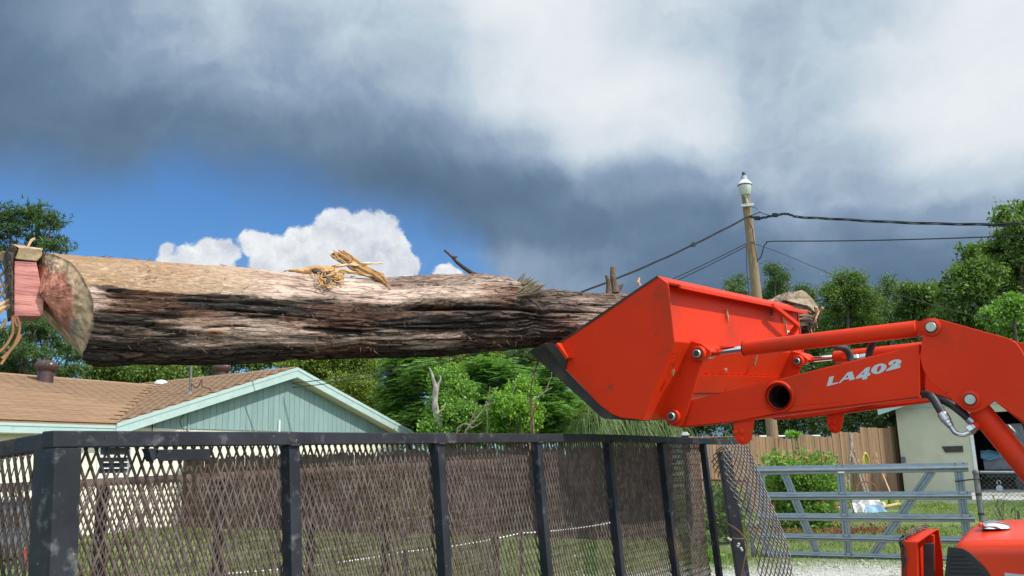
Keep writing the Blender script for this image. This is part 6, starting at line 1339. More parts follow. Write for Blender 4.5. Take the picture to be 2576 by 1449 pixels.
# ------------------------------------------------------------------ tractor with front loader
WA, WE = math.radians(53), math.radians(3)
TW = np.array([math.cos(WA) * math.cos(WE), math.sin(WA) * math.cos(WE), math.sin(WE)])      # across the tractor, away from the camera
TP0 = at(1697, 1047, 3.2); TS = 1.02
def tq(u, v, o=0.0): return pl(u, v, TP0 + TW * o, TW)
def poly(pts, o=0.0): return [tq(u, v, o) for u, v in pts]
def build_tractor():
    g = tq(2420, 1440, .5); base = np.array([g[0] + .5, g[1] - .4, 0]); base[2] = gh(base[0], base[1])
    T = thing('tractor', 'orange compact tractor whose raised front loader holds the log', 'tractor', base)
    M = MAT; ob, Wb = -.15, 1.30
    # ------------- bucket
    B = MB()
    prof_top, prof_crease, prof_back, prof_bot, prof_front, prof_tip = (1680, 713), (1697, 860), (1617, 1057), (1562, 1051), (1512, 1022), (1400, 864)
    back = [tq(*p, ob) for p in (prof_top, prof_crease, prof_back)]
    fin = nrm(tq(1560, 880, ob) - tq(1690, 860, ob))                             # into the bucket
    m = MB(); m.prism([back[0], back[1], back[1] + fin * .008, back[0] + fin * .008], TW * Wb); bucket = obj('bucket', m, M['orange'], T, bevel=.0015, label='orange loader bucket')
    m = MB(); m.prism([back[1], back[2], back[2] + fin * .008, back[1] + fin * .008], TW * Wb); obj('lower_back_plate', m, M['orange'], bucket, bevel=.0015)
    side = [(1653.5, 693), (1680, 713), (1697, 860), (1617, 1057), (1562, 1051), (1540, 1042), (1512, 1022), (1421, 928), (1400, 864)]
    m = MB(); m.prism(poly(side, ob - .010), TW * .009); obj('side_plate', m, M['orange'], bucket, bevel=.002)
    m = MB(); m.prism([p + TW * (Wb + .012) for p in poly(side, ob - .010)], TW * .009); obj('side_plate', m, M['orange'], bucket, bevel=.002)
    # black worn rim along the sloping upper edge of the side plate
    m = MB(); m.prism(poly([(1653.5, 692.5), (1400, 863), (1402, 868), (1500, 803), (1600, 734), (1655, 698)], ob - .0125), TW * .004); obj('worn_edge', m, M['steel_dark'], bucket)
    # floor and cutting edge
    m = MB(); m.prism(poly([(1329, 884), (1371, 862), (1400, 880), (1421, 928), (1512, 1022), (1545, 1040), (1600, 1052), (1612, 1059), (1560, 1056), (1516, 1053)], ob), TW * Wb); obj('floor_plate', m, M['steel_dark'], bucket, bevel=.002)
    # corner stiffener near the cutting edge
    m = MB(); m.prism(poly([(1396, 866), (1401, 862), (1429, 899), (1424, 904)], ob - .045), TW * .04); obj('edge_bar', m, M['orange'], bucket, bevel=.002)
    m = MB(); m.prism(poly([(1368, 864), (1398, 864), (1426, 903), (1420, 930), (1412, 920)], ob - .02), TW * .008); obj('edge_gusset', m, M['steel_dark'], bucket)
    # top lip: box with an overhanging back edge
    lip_o = tq(1682, 712, ob); up_ = nrm(back[0] - back[1]); outw = -fin
    m = MB(); m.prism([back[0] + up_ * .006, back[0] + outw * .048 + up_ * -.012, back[0] + outw * .048 - up_ * .026, back[0] + outw * .040 - up_ * .026, back[0] + outw * .038 - up_ * .016, back[0] - up_ * .004], TW * (Wb + .01)); obj('top_lip', m, M['orange'], bucket, bevel=.0015)
    m = MB(); p0 = tq(1653.5, 694, ob); m.prism([p0, back[0], back[0] - up_ * .008, p0 - up_ * .008], TW * Wb); obj('top_plate', m, M['orange'], bucket)
    # bracing bar and gusset at the far end of the back
    pe = TW * Wb; hb = lambda u, v, k: pl(u, v, back[0] + outw * k, nrm(np.cross(TW, up_)))
    A_, B_ = hb(1944, 768, .052), hb(2007, 818, .062)
    m = MB(); m.beam(A_, B_, .020, .016, up=tuple(outw)); obj('hook_bar', m, M['orange'], bucket, bevel=.003)
    m = MB(); C_ = hb(1982, 851, .010); m.beam(B_, C_, .024, .02, up=tuple(outw)); obj('hook_bar', m, M['orange'], bucket, bevel=.003)
    # weld beads above the lower strip
    st = lambda k, s: back[1] + (back[2] - back[1]) * k + TW * s
    m = MB()
    for k in range(14): c = st(.40, .30 + k * .062) + outw * .006; m.box(c, TW * .016, nrm(back[2] - back[1]) * .006, outw * .005)
    obj('weld_bead', m, M['orange'], bucket, kind='stuff')
    m = MB(); m.prism([st(.40, .22), st(.66, .21), st(.66, Wb - .15), st(.40, Wb - .2)], outw * .012); obj('wear_strip', m, M['orange'], bucket, bevel=.002)
    m = MB(); m.prism([st(.665, .2), st(.97, .18), st(.97, Wb - .12), st(.665, Wb - .16)], outw * .008); obj('bottom_strip', m, M['orange_dull'], bucket, bevel=.002)
    # sticker
    def bk(u, v): n_ = np.cross(TW, up_); return pl(u, v, back[0] + outw * .002, nrm(n_))
    m = MB(); m.prism([bk(1977, 831), bk(1990, 834), bk(1986, 856), bk(1980, 850)], outw * .002); sk = obj('sticker', m, M['sticker'], bucket)
    m = MB(); m.prism([bk(1980, 836), bk(1988, 838), bk(1986, 843), bk(1981, 841)], outw * .004); obj('print', m, M['ink'], sk)
    # ------------- quick hitch brackets and pins, both sides
    def brackets(off, near):
        d = TW * off
        pl1 = [(1705, 850), (1762, 868), (1788, 884), (1786, 896), (1768, 905), (1719, 1063), (1714, 1070), (1700, 1075), (1684, 1068), (1668, 1052), (1660, 1042)]
        for k, o in enumerate((-.020, .105)):
            m = MB(); m.prism([p + d for p in poly(pl1 if k == 0 else pl1, o)], TW * .010); obj('hitch_plate', m, M['orange'], bucket, bevel=.002)
        m = MB(); m.prism([p + d for p in poly([(1702, 851), (1762, 870), (1786, 886), (1786, 882), (1764, 865), (1704, 847)], -.022)], TW * .14); obj('hitch_cap', m, M['orange'], bucket)
        for u, v in ((1761, 890), (1697, 1047)):
            c = tq(u, v, -.02) + d; m = MB(); m.lathe(c + TW * .002, -TW, [(.027, 0), (.027, .016), (.024, .021), (.014, .021)], 24, cap=False); b = obj('pin_boss', m, M['orange'], bucket, smooth=True)
            m = MB(); m.lathe(c - TW * .030, TW, [(.0145, .13), (.0145, 0), (.013, -.002), (.0105, -.002), (.0105, .012), (.003, .012)], 20, cap=False); obj('pin', m, M['pin'], b, smooth=True)
            m = MB(); m.lathe(c - TW * .0325, TW, [(.0112, 0), (.0112, .006)], 18); obj('bore_shade', m, M['ink'], b)  # black disc standing in for the shade in the hollow pin
            m = MB(); m.lathe(c - TW * .024, TW, [(.0185, 0), (.0185, .003)], 20); obj('seal', m, M['rubber'], b)
    brackets(0, True); brackets(TS, False)
    # ------------- loader arms
    lower = [(1706, 1074.5), (1690, 1060), (1686, 1040), (1700, 1026), (1731, 1011), (1863, 980), (1966.6, 952), (2312, 868.5), (2314, 980), (2312, 998), (1937, 1043), (1842.6, 1061)]
    knee = [(2319.5, 850.6), (2322, 826), (2327, 812), (2336, 804), (2348, 801.5), (2366, 803.7), (2540, 852), (2556, 862), (2568, 878), (2600, 935), (2640, 1010), (2600, 1078), (2502, 1009.6), (2478, 1026), (2458, 1037), (2440, 1039), (2424, 1030), (2372.6, 986), (2340, 960), (2322, 930), (2314, 900)]
    leg = [(2502, 1009), (2570, 900), (2640, 980), (2860, 1240), (2790, 1300), (2576, 1068)]
    cyl_a, cyl_b = (1761, 890), (2344, 823)
    for side_i, off in enumerate((0.0, TS)):
        d = TW * off; nm = 'near' if side_i == 0 else 'far'
        hole = [tq(1960.6 + 28.5 * math.cos(a), 997.8 + 29.5 * math.sin(a)) + d for a in np.linspace(0, 2 * math.pi, 40, endpoint=False)]
        # box section arm: two side plates with caps between them
        m = MB(); m.prism([p + d for p in poly(lower)], TW * .008, holes=[hole]); arm = obj('loader_arm', m, M['orange'], T, bevel=.002)
        m = MB(); m.prism([p + d + TW * .072 for p in poly(lower)], TW * .008, holes=[[p + TW * .072 for p in hole]]); obj('inner_plate', m, M['orange'], arm)
        for (a_, b_) in (((1731, 1011.5), (2312, 869)), ((1842, 1060.5), (2312, 997.5)), ((1706, 1074), (1842, 1060.5))):
            p, q = tq(*a_) + d + TW * .004, tq(*b_) + d + TW * .004; upv = np.cross(nrm(q - p), TW); m = MB(); m.box((p + q) / 2 + TW * .036, (q - p) / 2, TW * .0325, nrm(upv) * .004); obj('cover_plate', m, M['orange'], arm)
        m = MB(); pp = [p + d for p in poly([(1706, 1074.5), (1690, 1060), (1686, 1040), (1700, 1026), (1731, 1011)])]; m.prism(pp, TW * .075); obj('arm_nose', m, M['orange'], arm, bevel=.002)
        for o in (-.012, .080):
            m = MB(); m.prism([p + d for p in poly(knee, o)], TW * .012); obj('knee_plate', m, M['orange'], arm, bevel=.002)
        m = MB(); m.prism([p + d for p in poly(leg, .004)], TW * .072); obj('arm_leg', m, M['orange'], arm, bevel=.002)
        # cross tube with its collar
        c = tq(1960.6, 997.8) + d
        if side_i == 0:
            m = MB(); m.lathe(c - TW * .012, TW, [(.0455, 0), (.0455, .12), (.0398, .12), (.0398, .0)], 36, cap=False); m.add([], []); tube = obj('cross_tube', m, M['orange'], T, smooth=True)
            m = MB(); m.lathe(c + TW * .10, TW, [(.0455, 0), (.0455, TS - .02), (.0396, TS - .02), (.0396, 0)], 30, cap=False); obj('tube_run', m, M['orange'], tube, smooth=True)
            m = MB(); m.lathe(c + TW * .0, TW, [(.0392, 0.004), (.0392, .98), (.001, .985)], 30, cap=False); obj('tube_inside', m, M['tube_shade'], tube, smooth=True)
            m = MB(); m.lathe(c - TW * .006, TW, [(.054, .004), (.049, -.004), (.0455, -.003), (.0455, .008)], 36, cap=False); obj('weld_collar', m, M['orange'], tube, smooth=True)
        # parking stand lug under the arm
        lug = [(1843, 1060), (1846, 1097), (1852, 1110), (1860, 1118), (1869, 1120), (1878, 1117), (1887, 1107), (1892, 1080), (1896, 1052)]
        m = MB(); m.prism([p + d for p in poly(lug, .012)], TW * .016); lg = obj('stand_lug', m, M['orange'], arm, bevel=.003)
        for u, v, r in ((1866, 1085, .0105), (1866, 1106, .0115), (1850, 1087, .009)):
            p = tq(u, v, .012) + d; m = MB(); m.lathe(p, -TW, [(r * .9, 0), (r * .9, .003), (r * .5, .005)], 14); obj('stud', m, M['orange'], lg, smooth=True)
        # pins of the knee
        for u, v in ((2344, 823), (2442, 1005)):
            c = tq(u, v, -.012) + d; m = MB(); m.lathe(c, -TW, [(.0275, -.004), (.0268, .006), (.0185, .010)], 28, cap=False); ring = [ (.0300 + .0015 * math.sin(k * 2.3)) for k in range(28)]; b = obj('pin_boss', m, M['orange'], arm, smooth=True)
            m = MB(); m.lathe(c, -TW, [(.0178, .0), (.0178, .0095)], 24); obj('snap_ring', m, M['ink'], b)
            m = MB(); m.lathe(c + TW * .10, -TW, [(.0150, 0), (.0150, .114), (.0135, .1165), (.001, .117)], 24, cap=False); obj('pin', m, M['pin'], b, smooth=True)
        # bucket cylinder
        ca, cb = tq(*cyl_a, .052) + d, tq(*cyl_b, .052) + d
        # the barrel runs in the plane between the plates
        ax = nrm(cb - ca); rod_end = ca + ax * np.linalg.norm(tq(1809, 884, .052) - tq(*cyl_a, .052)); gl = ca + ax * np.linalg.norm(tq(1873, 880, .052) - tq(*cyl_a, .052)); be = cb - ax * .045
        r0 = .0265
        m = MB(); m.lathe(gl, ax, [(r0 * .62, .001), (r0 * .96, 0), (r0, .004), (r0, np.linalg.norm(be - gl)), (r0 * .8, np.linalg.norm(be - gl) + .004)], 32); cyl = obj('bucket_cylinder', m, M['orange'], T, smooth=True)
        m = MB(); m.lathe(ca, ax, [(.0125, .06), (.0125, np.linalg.norm(gl - ca) + .01)], 24); obj('rod', m, M['chrome'], cyl, smooth=True)
        m = MB(); m.lathe(ca, ax, [(.018, .026), (.0165, .045), (.0135, .05), (.0135, np.linalg.norm(rod_end - ca) + .004)], 20); m.lathe(ca - TW * .028, TW, [(.027, 0), (.027, .056)], 22); obj('rod_clevis', m, M['orange'], cyl, smooth=True)
        m = MB(); m.lathe(cb - TW * .035, TW, [(.026, 0), (.026, .07)], 22); m.beam(be - ax * .01, cb, .045, .03, up=tuple(TW)); obj('cylinder_eye', m, M['orange'], cyl)
        m = MB(); m.lathe(gl - ax * .001, ax, [(r0 * 1.0, 0), (r0 * 1.0, -.002), (r0 * .6, -.002)], 30, cap=False); obj('gland_seal', m, M['rubber'], cyl)
        if side_i == 1:
            p = gl + ax * .05 - TW * r0; m = MB(); m.lathe(p + TW * .006, -TW, [(.015, 0), (.015, .012), (.007, .012)], 16); obj('port_boss', m, M['orange'], cyl)
        # lift cylinder under the knee
        pa, pb = tq(2442, 1006, .036) + d, tq(2680, 1298, .036) + d; ax2 = nrm(pb - pa); ln = np.linalg.norm(pb - pa)
        m = MB(); m.lathe(pa, ax2, [(.020, .028), (.0325, .034), (.0325, ln), (.028, ln + .004)], 32); lc = obj('lift_cylinder', m, M['orange'], T, smooth=True)
        m = MB(); m.lathe(pa - TW * .03, TW, [(.028, 0), (.028, .06)], 22); obj('cylinder_eye', m, M['orange'], lc, smooth=True)
        # hose from the arm into the side of the lift cylinder
        if side_i == 0:
            hp = lambda u, v, o: tq(u, v, o)
            s_ = spline([hp(2296, 994, .05), hp(2330, 993, .04), hp(2346, 1001, .03), hp(2368, 1036, .02), hp(2372, 1043, .02)], 24); m = MB(); m.tube(s_, .0125, 12); hz = obj('hydraulic_hose', m, M['rubber'], T, smooth=True)
            m = MB(); a_, b_ = hp(2370, 1041, .02), hp(2392, 1073, .01); ax3 = nrm(b_ - a_); l3 = np.linalg.norm(b_ - a_); m.lathe(a_, ax3, [(.0125, -.004), (.0152, 0), (.0152, l3 * .55), (.0128, l3 * .60), (.0128, l3 * .78), (.0105, l3 * .8), (.0105, l3)], 16); obj('crimp_fitting', m, M['zinc'], hz, smooth=True)
            m = MB(); m.tube(spline([b_, hp(2402, 1087, .008), hp(2415, 1093, .006), hp(2429, 1092, .008), hp(2444, 1085, .012)], 20), .0078, 10); obj('bent_pipe', m, M['zinc'], hz, smooth=True)
            m = MB(); a_, b_ = hp(2435, 1086, .012), hp(2452, 1074, .020); ax3 = nrm(b_ - a_); m.lathe(a_ - ax3 * .0, ax3, [(.0145, 0), (.0160, .002), (.0160, .017), (.012, .019), (.012, .03)], 6); obj('hex_nut', m, M['zinc'], hz)
            m = MB(); m.lathe(hp(2452, 1074, .02), ax3, [(.013, 0), (.013, .03)], 14); obj('port', m, M['orange'], lc)
            s_ = spline([hp(2326, 992, .06), hp(2352, 1000, .055), hp(2385, 1013, .05), hp(2415, 1034, .045), hp(2445, 1060, .04)], 20); m = MB(); m.tube(s_, .0125, 12); hz2 = obj('hydraulic_hose', m, M['rubber'], T, smooth=True)
            m = MB(); a_, b_ = hp(2437, 1053, .035), hp(2449, 1063, .035); m.tube([a_, b_], .0145, 12); obj('crimp_fitting', m, M['zinc'], hz2, smooth=True)
            s_ = spline([hp(2498, 1060, .10), hp(2506, 1080, .10), hp(2520, 1092, .10), hp(2536, 1088, .10)], 14); m = MB(); m.tube(s_, .0078, 10); hz3 = obj('bent_pipe', m, M['zinc'], T, smooth=True)
            m = MB(); a_, b_ = hp(2532, 1088, .10), hp(2546, 1078, .10); ax3 = nrm(b_ - a_); m.lathe(a_, ax3, [(.014, 0), (.016, .002), (.016, .02), (.012, .022)], 6); obj('hex_nut', m, M['zinc'], hz3)
            # hoses feeding the far bucket cylinder, seen in the gap above the arm
            s_ = spline([tq(2100, 872, .30), tq(2122, 876, .34), tq(2136, 890, .36), tq(2140, 912, .36), tq(2138, 960, .34)], 20); m = MB(); m.tube(s_, .0125, 12); obj('hydraulic_hose', m, M['rubber'], T, smooth=True)
            s_ = spline([tq(2205, 850, .30), tq(2192, 872, .34), tq(2186, 896, .36), tq(2184, 950, .36)], 20); m = MB(); m.tube(s_, .0125, 12); obj('hydraulic_hose', m, M['rubber'], T, smooth=True)
            m = MB(); a_, b_ = tq(2148, 903, .40), tq(2178, 897, .40); ax3 = nrm(b_ - a_); l3 = np.linalg.norm(b_ - a_); m.lathe(a_, ax3, [(.016, 0), (.016, l3 * .4), (.013, l3 * .45), (.013, l3 * 1.3)], 6); obj('hose_union', m, M['zinc'], T)
    # lettering on the near arm
    Z = lambda x, y: ((2620 + .10481 * x) / 1.26708, (1130 + .10481 * y) / 1.26708)
    L_ = [[[(225, 683), (368, 652), (305, 880), (495, 838), (480, 882), (145, 968)]],
          [[(780, 545), (925, 512), (1000, 752), (845, 795), (825, 742), (650, 775), (565, 865), (497, 880)], [(700, 712), (800, 692), (785, 622)]],
          [[(1040, 690), (1225, 515), (1340, 405), (1468, 372), (1420, 565), (1483, 550), (1465, 637), (1392, 657), (1370, 740), (1222, 773), (1237, 700), (1020, 745)], [(1190, 622), (1270, 604), (1290, 530)]],
          [[(1500, 480), (1520, 420), (1600, 335), (1720, 285), (1850, 270), (1945, 310), (1970, 370), (1950, 430), (1880, 510), (1760, 575), (1640, 597), (1545, 570), (1500, 520)], [(1665, 490), (1668, 520), (1690, 535), (1740, 515), (1785, 450), (1805, 380), (1795, 340), (1740, 350), (1690, 400)]],
          [[(1945, 515), (1960, 465), (2060, 390), (2160, 310), (2225, 265), (2250, 235), (2235, 215), (2195, 225), (2175, 245), (2180, 275), (2150, 310), (2090, 332), (2045, 325), (2022, 290), (2040, 240), (2110, 190), (2220, 155), (2330, 148), (2400, 170), (2420, 215), (2400, 265), (2350, 305), (2285, 335), (2395, 310), (2378, 400)]]]
    arm0 = next(o for o in T.children if o.name.startswith('loader_arm'))
    for loops in L_:
        m = MB(); P_ = [[tq(*Z(x, y), -.0006) for x, y in l] for l in loops]; m.prism(P_[0], -TW * .0008, holes=P_[1:]); obj('letter', m, M['decal'], arm0)
    # chain hook scratch on the letter A is left to wear; ------------- hood
    hn, hf = .20, .82
    topc = [(2381, 1450), (2384, 1410), (2387, 1390), (2393, 1372), (2404, 1361), (2420, 1355), (2470, 1352), (2576, 1351), (2700, 1352), (2900, 1358)]
    zp = nrm(Z3 - TW * TW[2])
    rows = []
    for u, v in topc:
        c = tq(u, v, hn); r = .045; row = []
        dn = -zp; row.append(c - zp * .32)
        for a in np.linspace(0, math.pi / 2, 7): row.append(c + TW * (r - r * math.cos(a)) + dn * (r - r * math.sin(a)) + dn * .012)
        for s_ in np.linspace(.1, .9, 9): row.append(c + TW * (r + (hf - hn - 2 * r) * s_) + Z3 * (.018 * math.sin(math.pi * s_) - .012))
        for a in np.linspace(math.pi / 2, 0, 7): row.append(c + TW * ((hf - hn) - (r - r * math.cos(a))) + dn * (r - r * math.sin(a)) + dn * .012)
        row.append(c + TW * (hf - hn) - zp * .32); rows.append(row)
    m = MB(); m.grid(rows); m.add(rows[0], [tuple(range(len(rows[0])))]); hood = obj('hood', m, M['hood'], T, smooth=True, angle=50)
    gp = [(2384, 1376), (2405, 1377), (2423, 1381), (2438, 1389), (2451, 1400), (2466, 1416), (2477, 1427), (2486, 1440), (2493, 1452), (2502, 1480), (2506, 1530), (2370, 1530), (2376, 1450)]
    m = MB(); m.prism(poly(gp, hn - .005), TW * .007); grille = obj('side_grille', m, M['black_plastic'], hood, bevel=.003)
    for k in range(9):
        y = 1392 + k * 10.5; ur = np.interp(y, [1392, 1400, 1416, 1427, 1440, 1452, 1480, 1530], [2425, 2436, 2451, 2462, 2471, 2478, 2486, 2490]); m = MB(); m.prism([tq(2394 - k, y, hn - .004), tq(ur, y + 1, hn - .004), tq(ur, y + 6, hn - .004), tq(2393 - k, y + 5.5, hn - .004)], -TW * .006 ); obj('louvre', m, M['black_plastic'], grille, bevel=.0015)
    # chrome hood ornament with an orange lens
    oc = .40; nose = [(2468, 1330), (2470, 1322), (2478, 1317), (2492, 1315), (2510, 1316), (2528, 1320), (2541, 1325), (2544, 1331)]
    rows = []
    c_ = tq(2500, 1352, hn); flo = c_[2] + TW[2] * (oc - hn) + .004; P_ = [tq(u, v, oc) for u, v in nose]; P_ = [np.array([p[0], p[1], flo + (1333 - v) / FPX * p[1]]) for p, (u, v) in zip(P_, nose)]
    for i_, p in enumerate(P_):
        w_ = [.012, .034, .045, .048, .046, .038, .024, .006][i_]; rows.append([np.array([*(p + TW * w_ * math.cos(a))[:2], flo + (p[2] - flo) * math.sin(a)]) for a in np.linspace(math.pi, 0, 11)])
    m = MB(); m.grid(rows); m.add(rows[0], [tuple(range(11))]); m.add(rows[-1], [tuple(range(11))]); orn = obj('hood_ornament', m, M['chrome'], hood, smooth=True)
    m = MB(); c = P_[1] - TW * .026; c[2] = flo + .010; m.lathe(c, -TW, [(.009, -.006), (.0075, .002), (.003, .004)], 12); obj('lens', m, M['lens_orange'], orn, smooth=True)
    # white lettering plate low on the hood side
    m = MB(); m.prism(poly([(2527, 1441), (2576, 1446), (2640, 1450), (2640, 1470), (2530, 1470)], hn - .003), TW * .004); obj('name_band', m, M['decal'], hood)
    # ------------- brush guard in front of the hood
    n0, n1 = .12, .46
    nearp = [(2267.5, 1362), (2307, 1363), (2309, 1560), (2266, 1560)]
    m = MB(); m.prism(poly(nearp, n0), TW * .006); guard = obj('brush_guard', m, M['orange'], T, bevel=.002)
    A0, A1 = tq(2267.5, 1362, n0), tq(2307, 1363, n0); axd = A1 - A0
    peak = pl(2362, 1331, TP0 + TW * n1, TW); k0 = tq(2345, 1332, n1 - .06)
    back_pts = [A1, tq(2340, 1341, .30), tq(2355, 1331.5, n1 - .03), peak, tq(2372, 1400, n1 + .01), tq(2378, 1560, n1 + .01)]
    front_pts = [p - axd * .98 for p in back_pts]
    for i_ in range(len(back_pts) - 1):
        a_, b_ = back_pts[i_], back_pts[i_ + 1]; fa, fb = front_pts[i_], front_pts[i_ + 1]; n_ = nrm(np.cross(b_ - a_, fa - a_)); n_ = n_ if n_[2] > -.2 else -n_; m = MB(); m.prism([a_, b_, fb, fa], -n_ * .005); obj('guard_plate', m, M['orange'], guard, bevel=.0015)
    m = MB(); s_ = tq(2322, 1369, .26), tq(2348, 1367, .26), tq(2351, 1560, .26), tq(2325, 1560, .26); m.prism(list(s_), TW * .02); obj('rubber_strip', m, M['rubber'], guard, bevel=.003)
    m = MB(); m.beam(tq(2342, 1345, .33), tq(2344, 1560, .33), .02, .02, up=tuple(TW)); obj('guard_strut', m, M['orange'], guard)
    # expanded metal screen wrapped over the guard's front and top
    f0, f1 = front_pts[0], front_pts[3]
    def fn(U, V_):
        a = np.array(front_pts[0]) - TW * .004; b = np.array(front_pts[3]); p = a + (b - a) * U[..., None]; return p - Z3 * (V_ * .42)[..., None] - nrm(axd) * .006
    V, F = expanded(26, 16, fn, w=.005); obj_np('screen_front', V, F, M['mesh_rust'], guard)
    def fn(U, V_):
        a = front_pts[0] + Z3 * .004 - nrm(axd) * .004; b = front_pts[3] + Z3 * .004 - nrm(axd) * .004; p = a + (b - a) * U[..., None]; return p + (axd * .42) * V_[..., None] + Z3 * (.004 + .010 * np.sin(V_ * 3))[..., None]
    V, F = expanded(16, 4, fn, w=.0042, th=.003); obj_np('screen_top', V, F, M['mesh'], guard)
    m = MB(); m.prism([p + axd * .06 for p in front_pts] + [front_pts[0] + axd * .06 - Z3 * .35], axd * .05); obj('front_plate', m, M['orange'], guard)
    def fn(U, V_):
        a = front_pts[0] - TW * .006; return a - Z3 * (V_ * .42)[..., None] + (axd * .30) * (U * (.6 + .6 * np.sin(V_ * 17)))[..., None] - nrm(axd) * .004
    V, F = expanded(3, 22, fn, w=.0045); obj_np('screen_side', V, F, M['steel_dark'], guard)
    # ------------- the rest of the machine, out of frame but standing on the ground
    rear = nrm(np.array([TW[1], -TW[0], 0])); mid = tq(2576, 1329, .51)
    def ground_at(p): return np.array([p[0], p[1], gh(p[0], p[1])])
    m = MB(); c = mid + rear * .5; g0 = gh(c[0], c[1]); m.box(np.array([c[0], c[1], g0 + .62]), rear * .95, TW * .17, Z3 * .18); obj('frame', m, M['black_plastic'], T)
    m = MB(); c2 = mid + rear * 1.15; m.box(np.array([c2[0], c2[1], g0 + .95]), rear * .28, TW * .42, Z3 * .22); m.box(np.array([c2[0], c2[1], g0 + 1.25]) + rear * .2, rear * .06, TW * .24, Z3 * .25); obj('seat', m, M['rubber'], T, bevel=.03)
    for k, (dist, r, w_, tr_) in enumerate(((-.05, .36, .20, .50), (1.25, .60, .32, .62))):
        for sg in (-1, 1):
            c = mid + rear * dist + TW * sg * tr_; gg = gh(c[0], c[1]); c = np.array([c[0], c[1], gg + r]); m = MB(); m.lathe(c - TW * w_ / 2, TW, [(r * .55, 0), (r * .93, 0), (r, w_ * .18), (r, w_ * .82), (r * .93, w_), (r * .55, w_)], 28); wl = obj('wheel', m, M['rubber'], T, smooth=True)
            m = MB(); m.lathe(c - TW * w_ * .3, TW, [(r * .56, 0), (r * .5, w_ * .1), (r * .2, w_ * .2), (r * .2, w_ * .5)], 20); obj('rim', m, M['orange_dull'], wl)
    for off in (.0, TS):
        p = tq(2780, 1250, .04) + TW * off; m = MB(); g2 = np.array([p[0], p[1], gh(p[0], p[1]) + .5]); m.beam(p + Z3 * .05, g2, .09, .12, up=tuple(TW)); m.beam(g2, np.array([*(mid + rear * .45)[:2], g2[2]]), .09, .09); obj('loader_post', m, M['orange'], T)
    m = MB()
    for sg in (-1, 1): p = mid + rear * 1.5 + TW * .42 * sg; m.tube([np.array([p[0], p[1], g0 + .8]), np.array([p[0], p[1], g0 + 2.2])], .03, 8)
    p = mid + rear * 1.5; m.tube([np.array([*(p - TW * .42)[:2], g0 + 2.2]), np.array([*(p + TW * .42)[:2], g0 + 2.2])], .03, 8); obj('roll_bar', m, M['black_plastic'], T)
    # bark chips caught on the loader
    def bkp(u, v, k=.012): return pl(u, v, back[0] + outw * k, nrm(np.cross(TW, up_)))
    chips = [((1828, 795, 'splinter of bark stuck in the upper middle of the bucket back'), (.010, .030)), ((1968, 800, 'bark strip hanging under the bucket lip beside the hook bar'), (.012, .028)), ((1975, 822, 'long bark splinter hanging near the sticker on the bucket'), (.006, .036)), ((1941, 787, 'knot of bark fibre caught under the bucket lip'), (.014, .014))]
    for i_, ((u, v, lab), (w_, l_)) in enumerate(chips):
        p = bkp(u, v, .004); m = MB(); x = TW * w_ * .5; y = up_ * l_; m.prism([p - x, p - y * .9 + x * .2, p + x * 1.1 - y * .1, p + y + x * .3, p - x * .3 + y * .5], outw * .006); obj('bark_chip', m, M['splinter'] if i_ != 3 else M['dark_bark'], base=p, label=lab, cat='bark chip', group='bark chips caught on the loader')
    dn2 = nrm(back[2] - back[1]); nb = nrm(np.cross(TW, dn2)); 
    for (u, v, w_, l_, lab) in ((1690, 937, .012, .018, 'bark chip stuck left of the near hitch plates'), (1898, 907, .010, .036, 'curled bark strip on the lower back of the bucket'), (1823, 931, .014, .012, 'pale chip at the left end of the weld row'), (1989, 920, .006, .034, 'pale twig lying by the far hitch plates')):
        p = pl(u, v, back[1] + outw * .01, nb); m = MB(); x = TW * w_ * .6; y = (dn2 + TW * .3) * l_; m.prism([p - x, p - y * .7, p + x, p + y * .8 + x * .4, p - x * .4 + y * .5], outw * .008); obj('bark_chip', m, M['pale_split'] if 'pale' in lab else M['splinter'], base=p, label=lab, cat='bark chip', group='bark chips caught on the loader')
build_tractor()
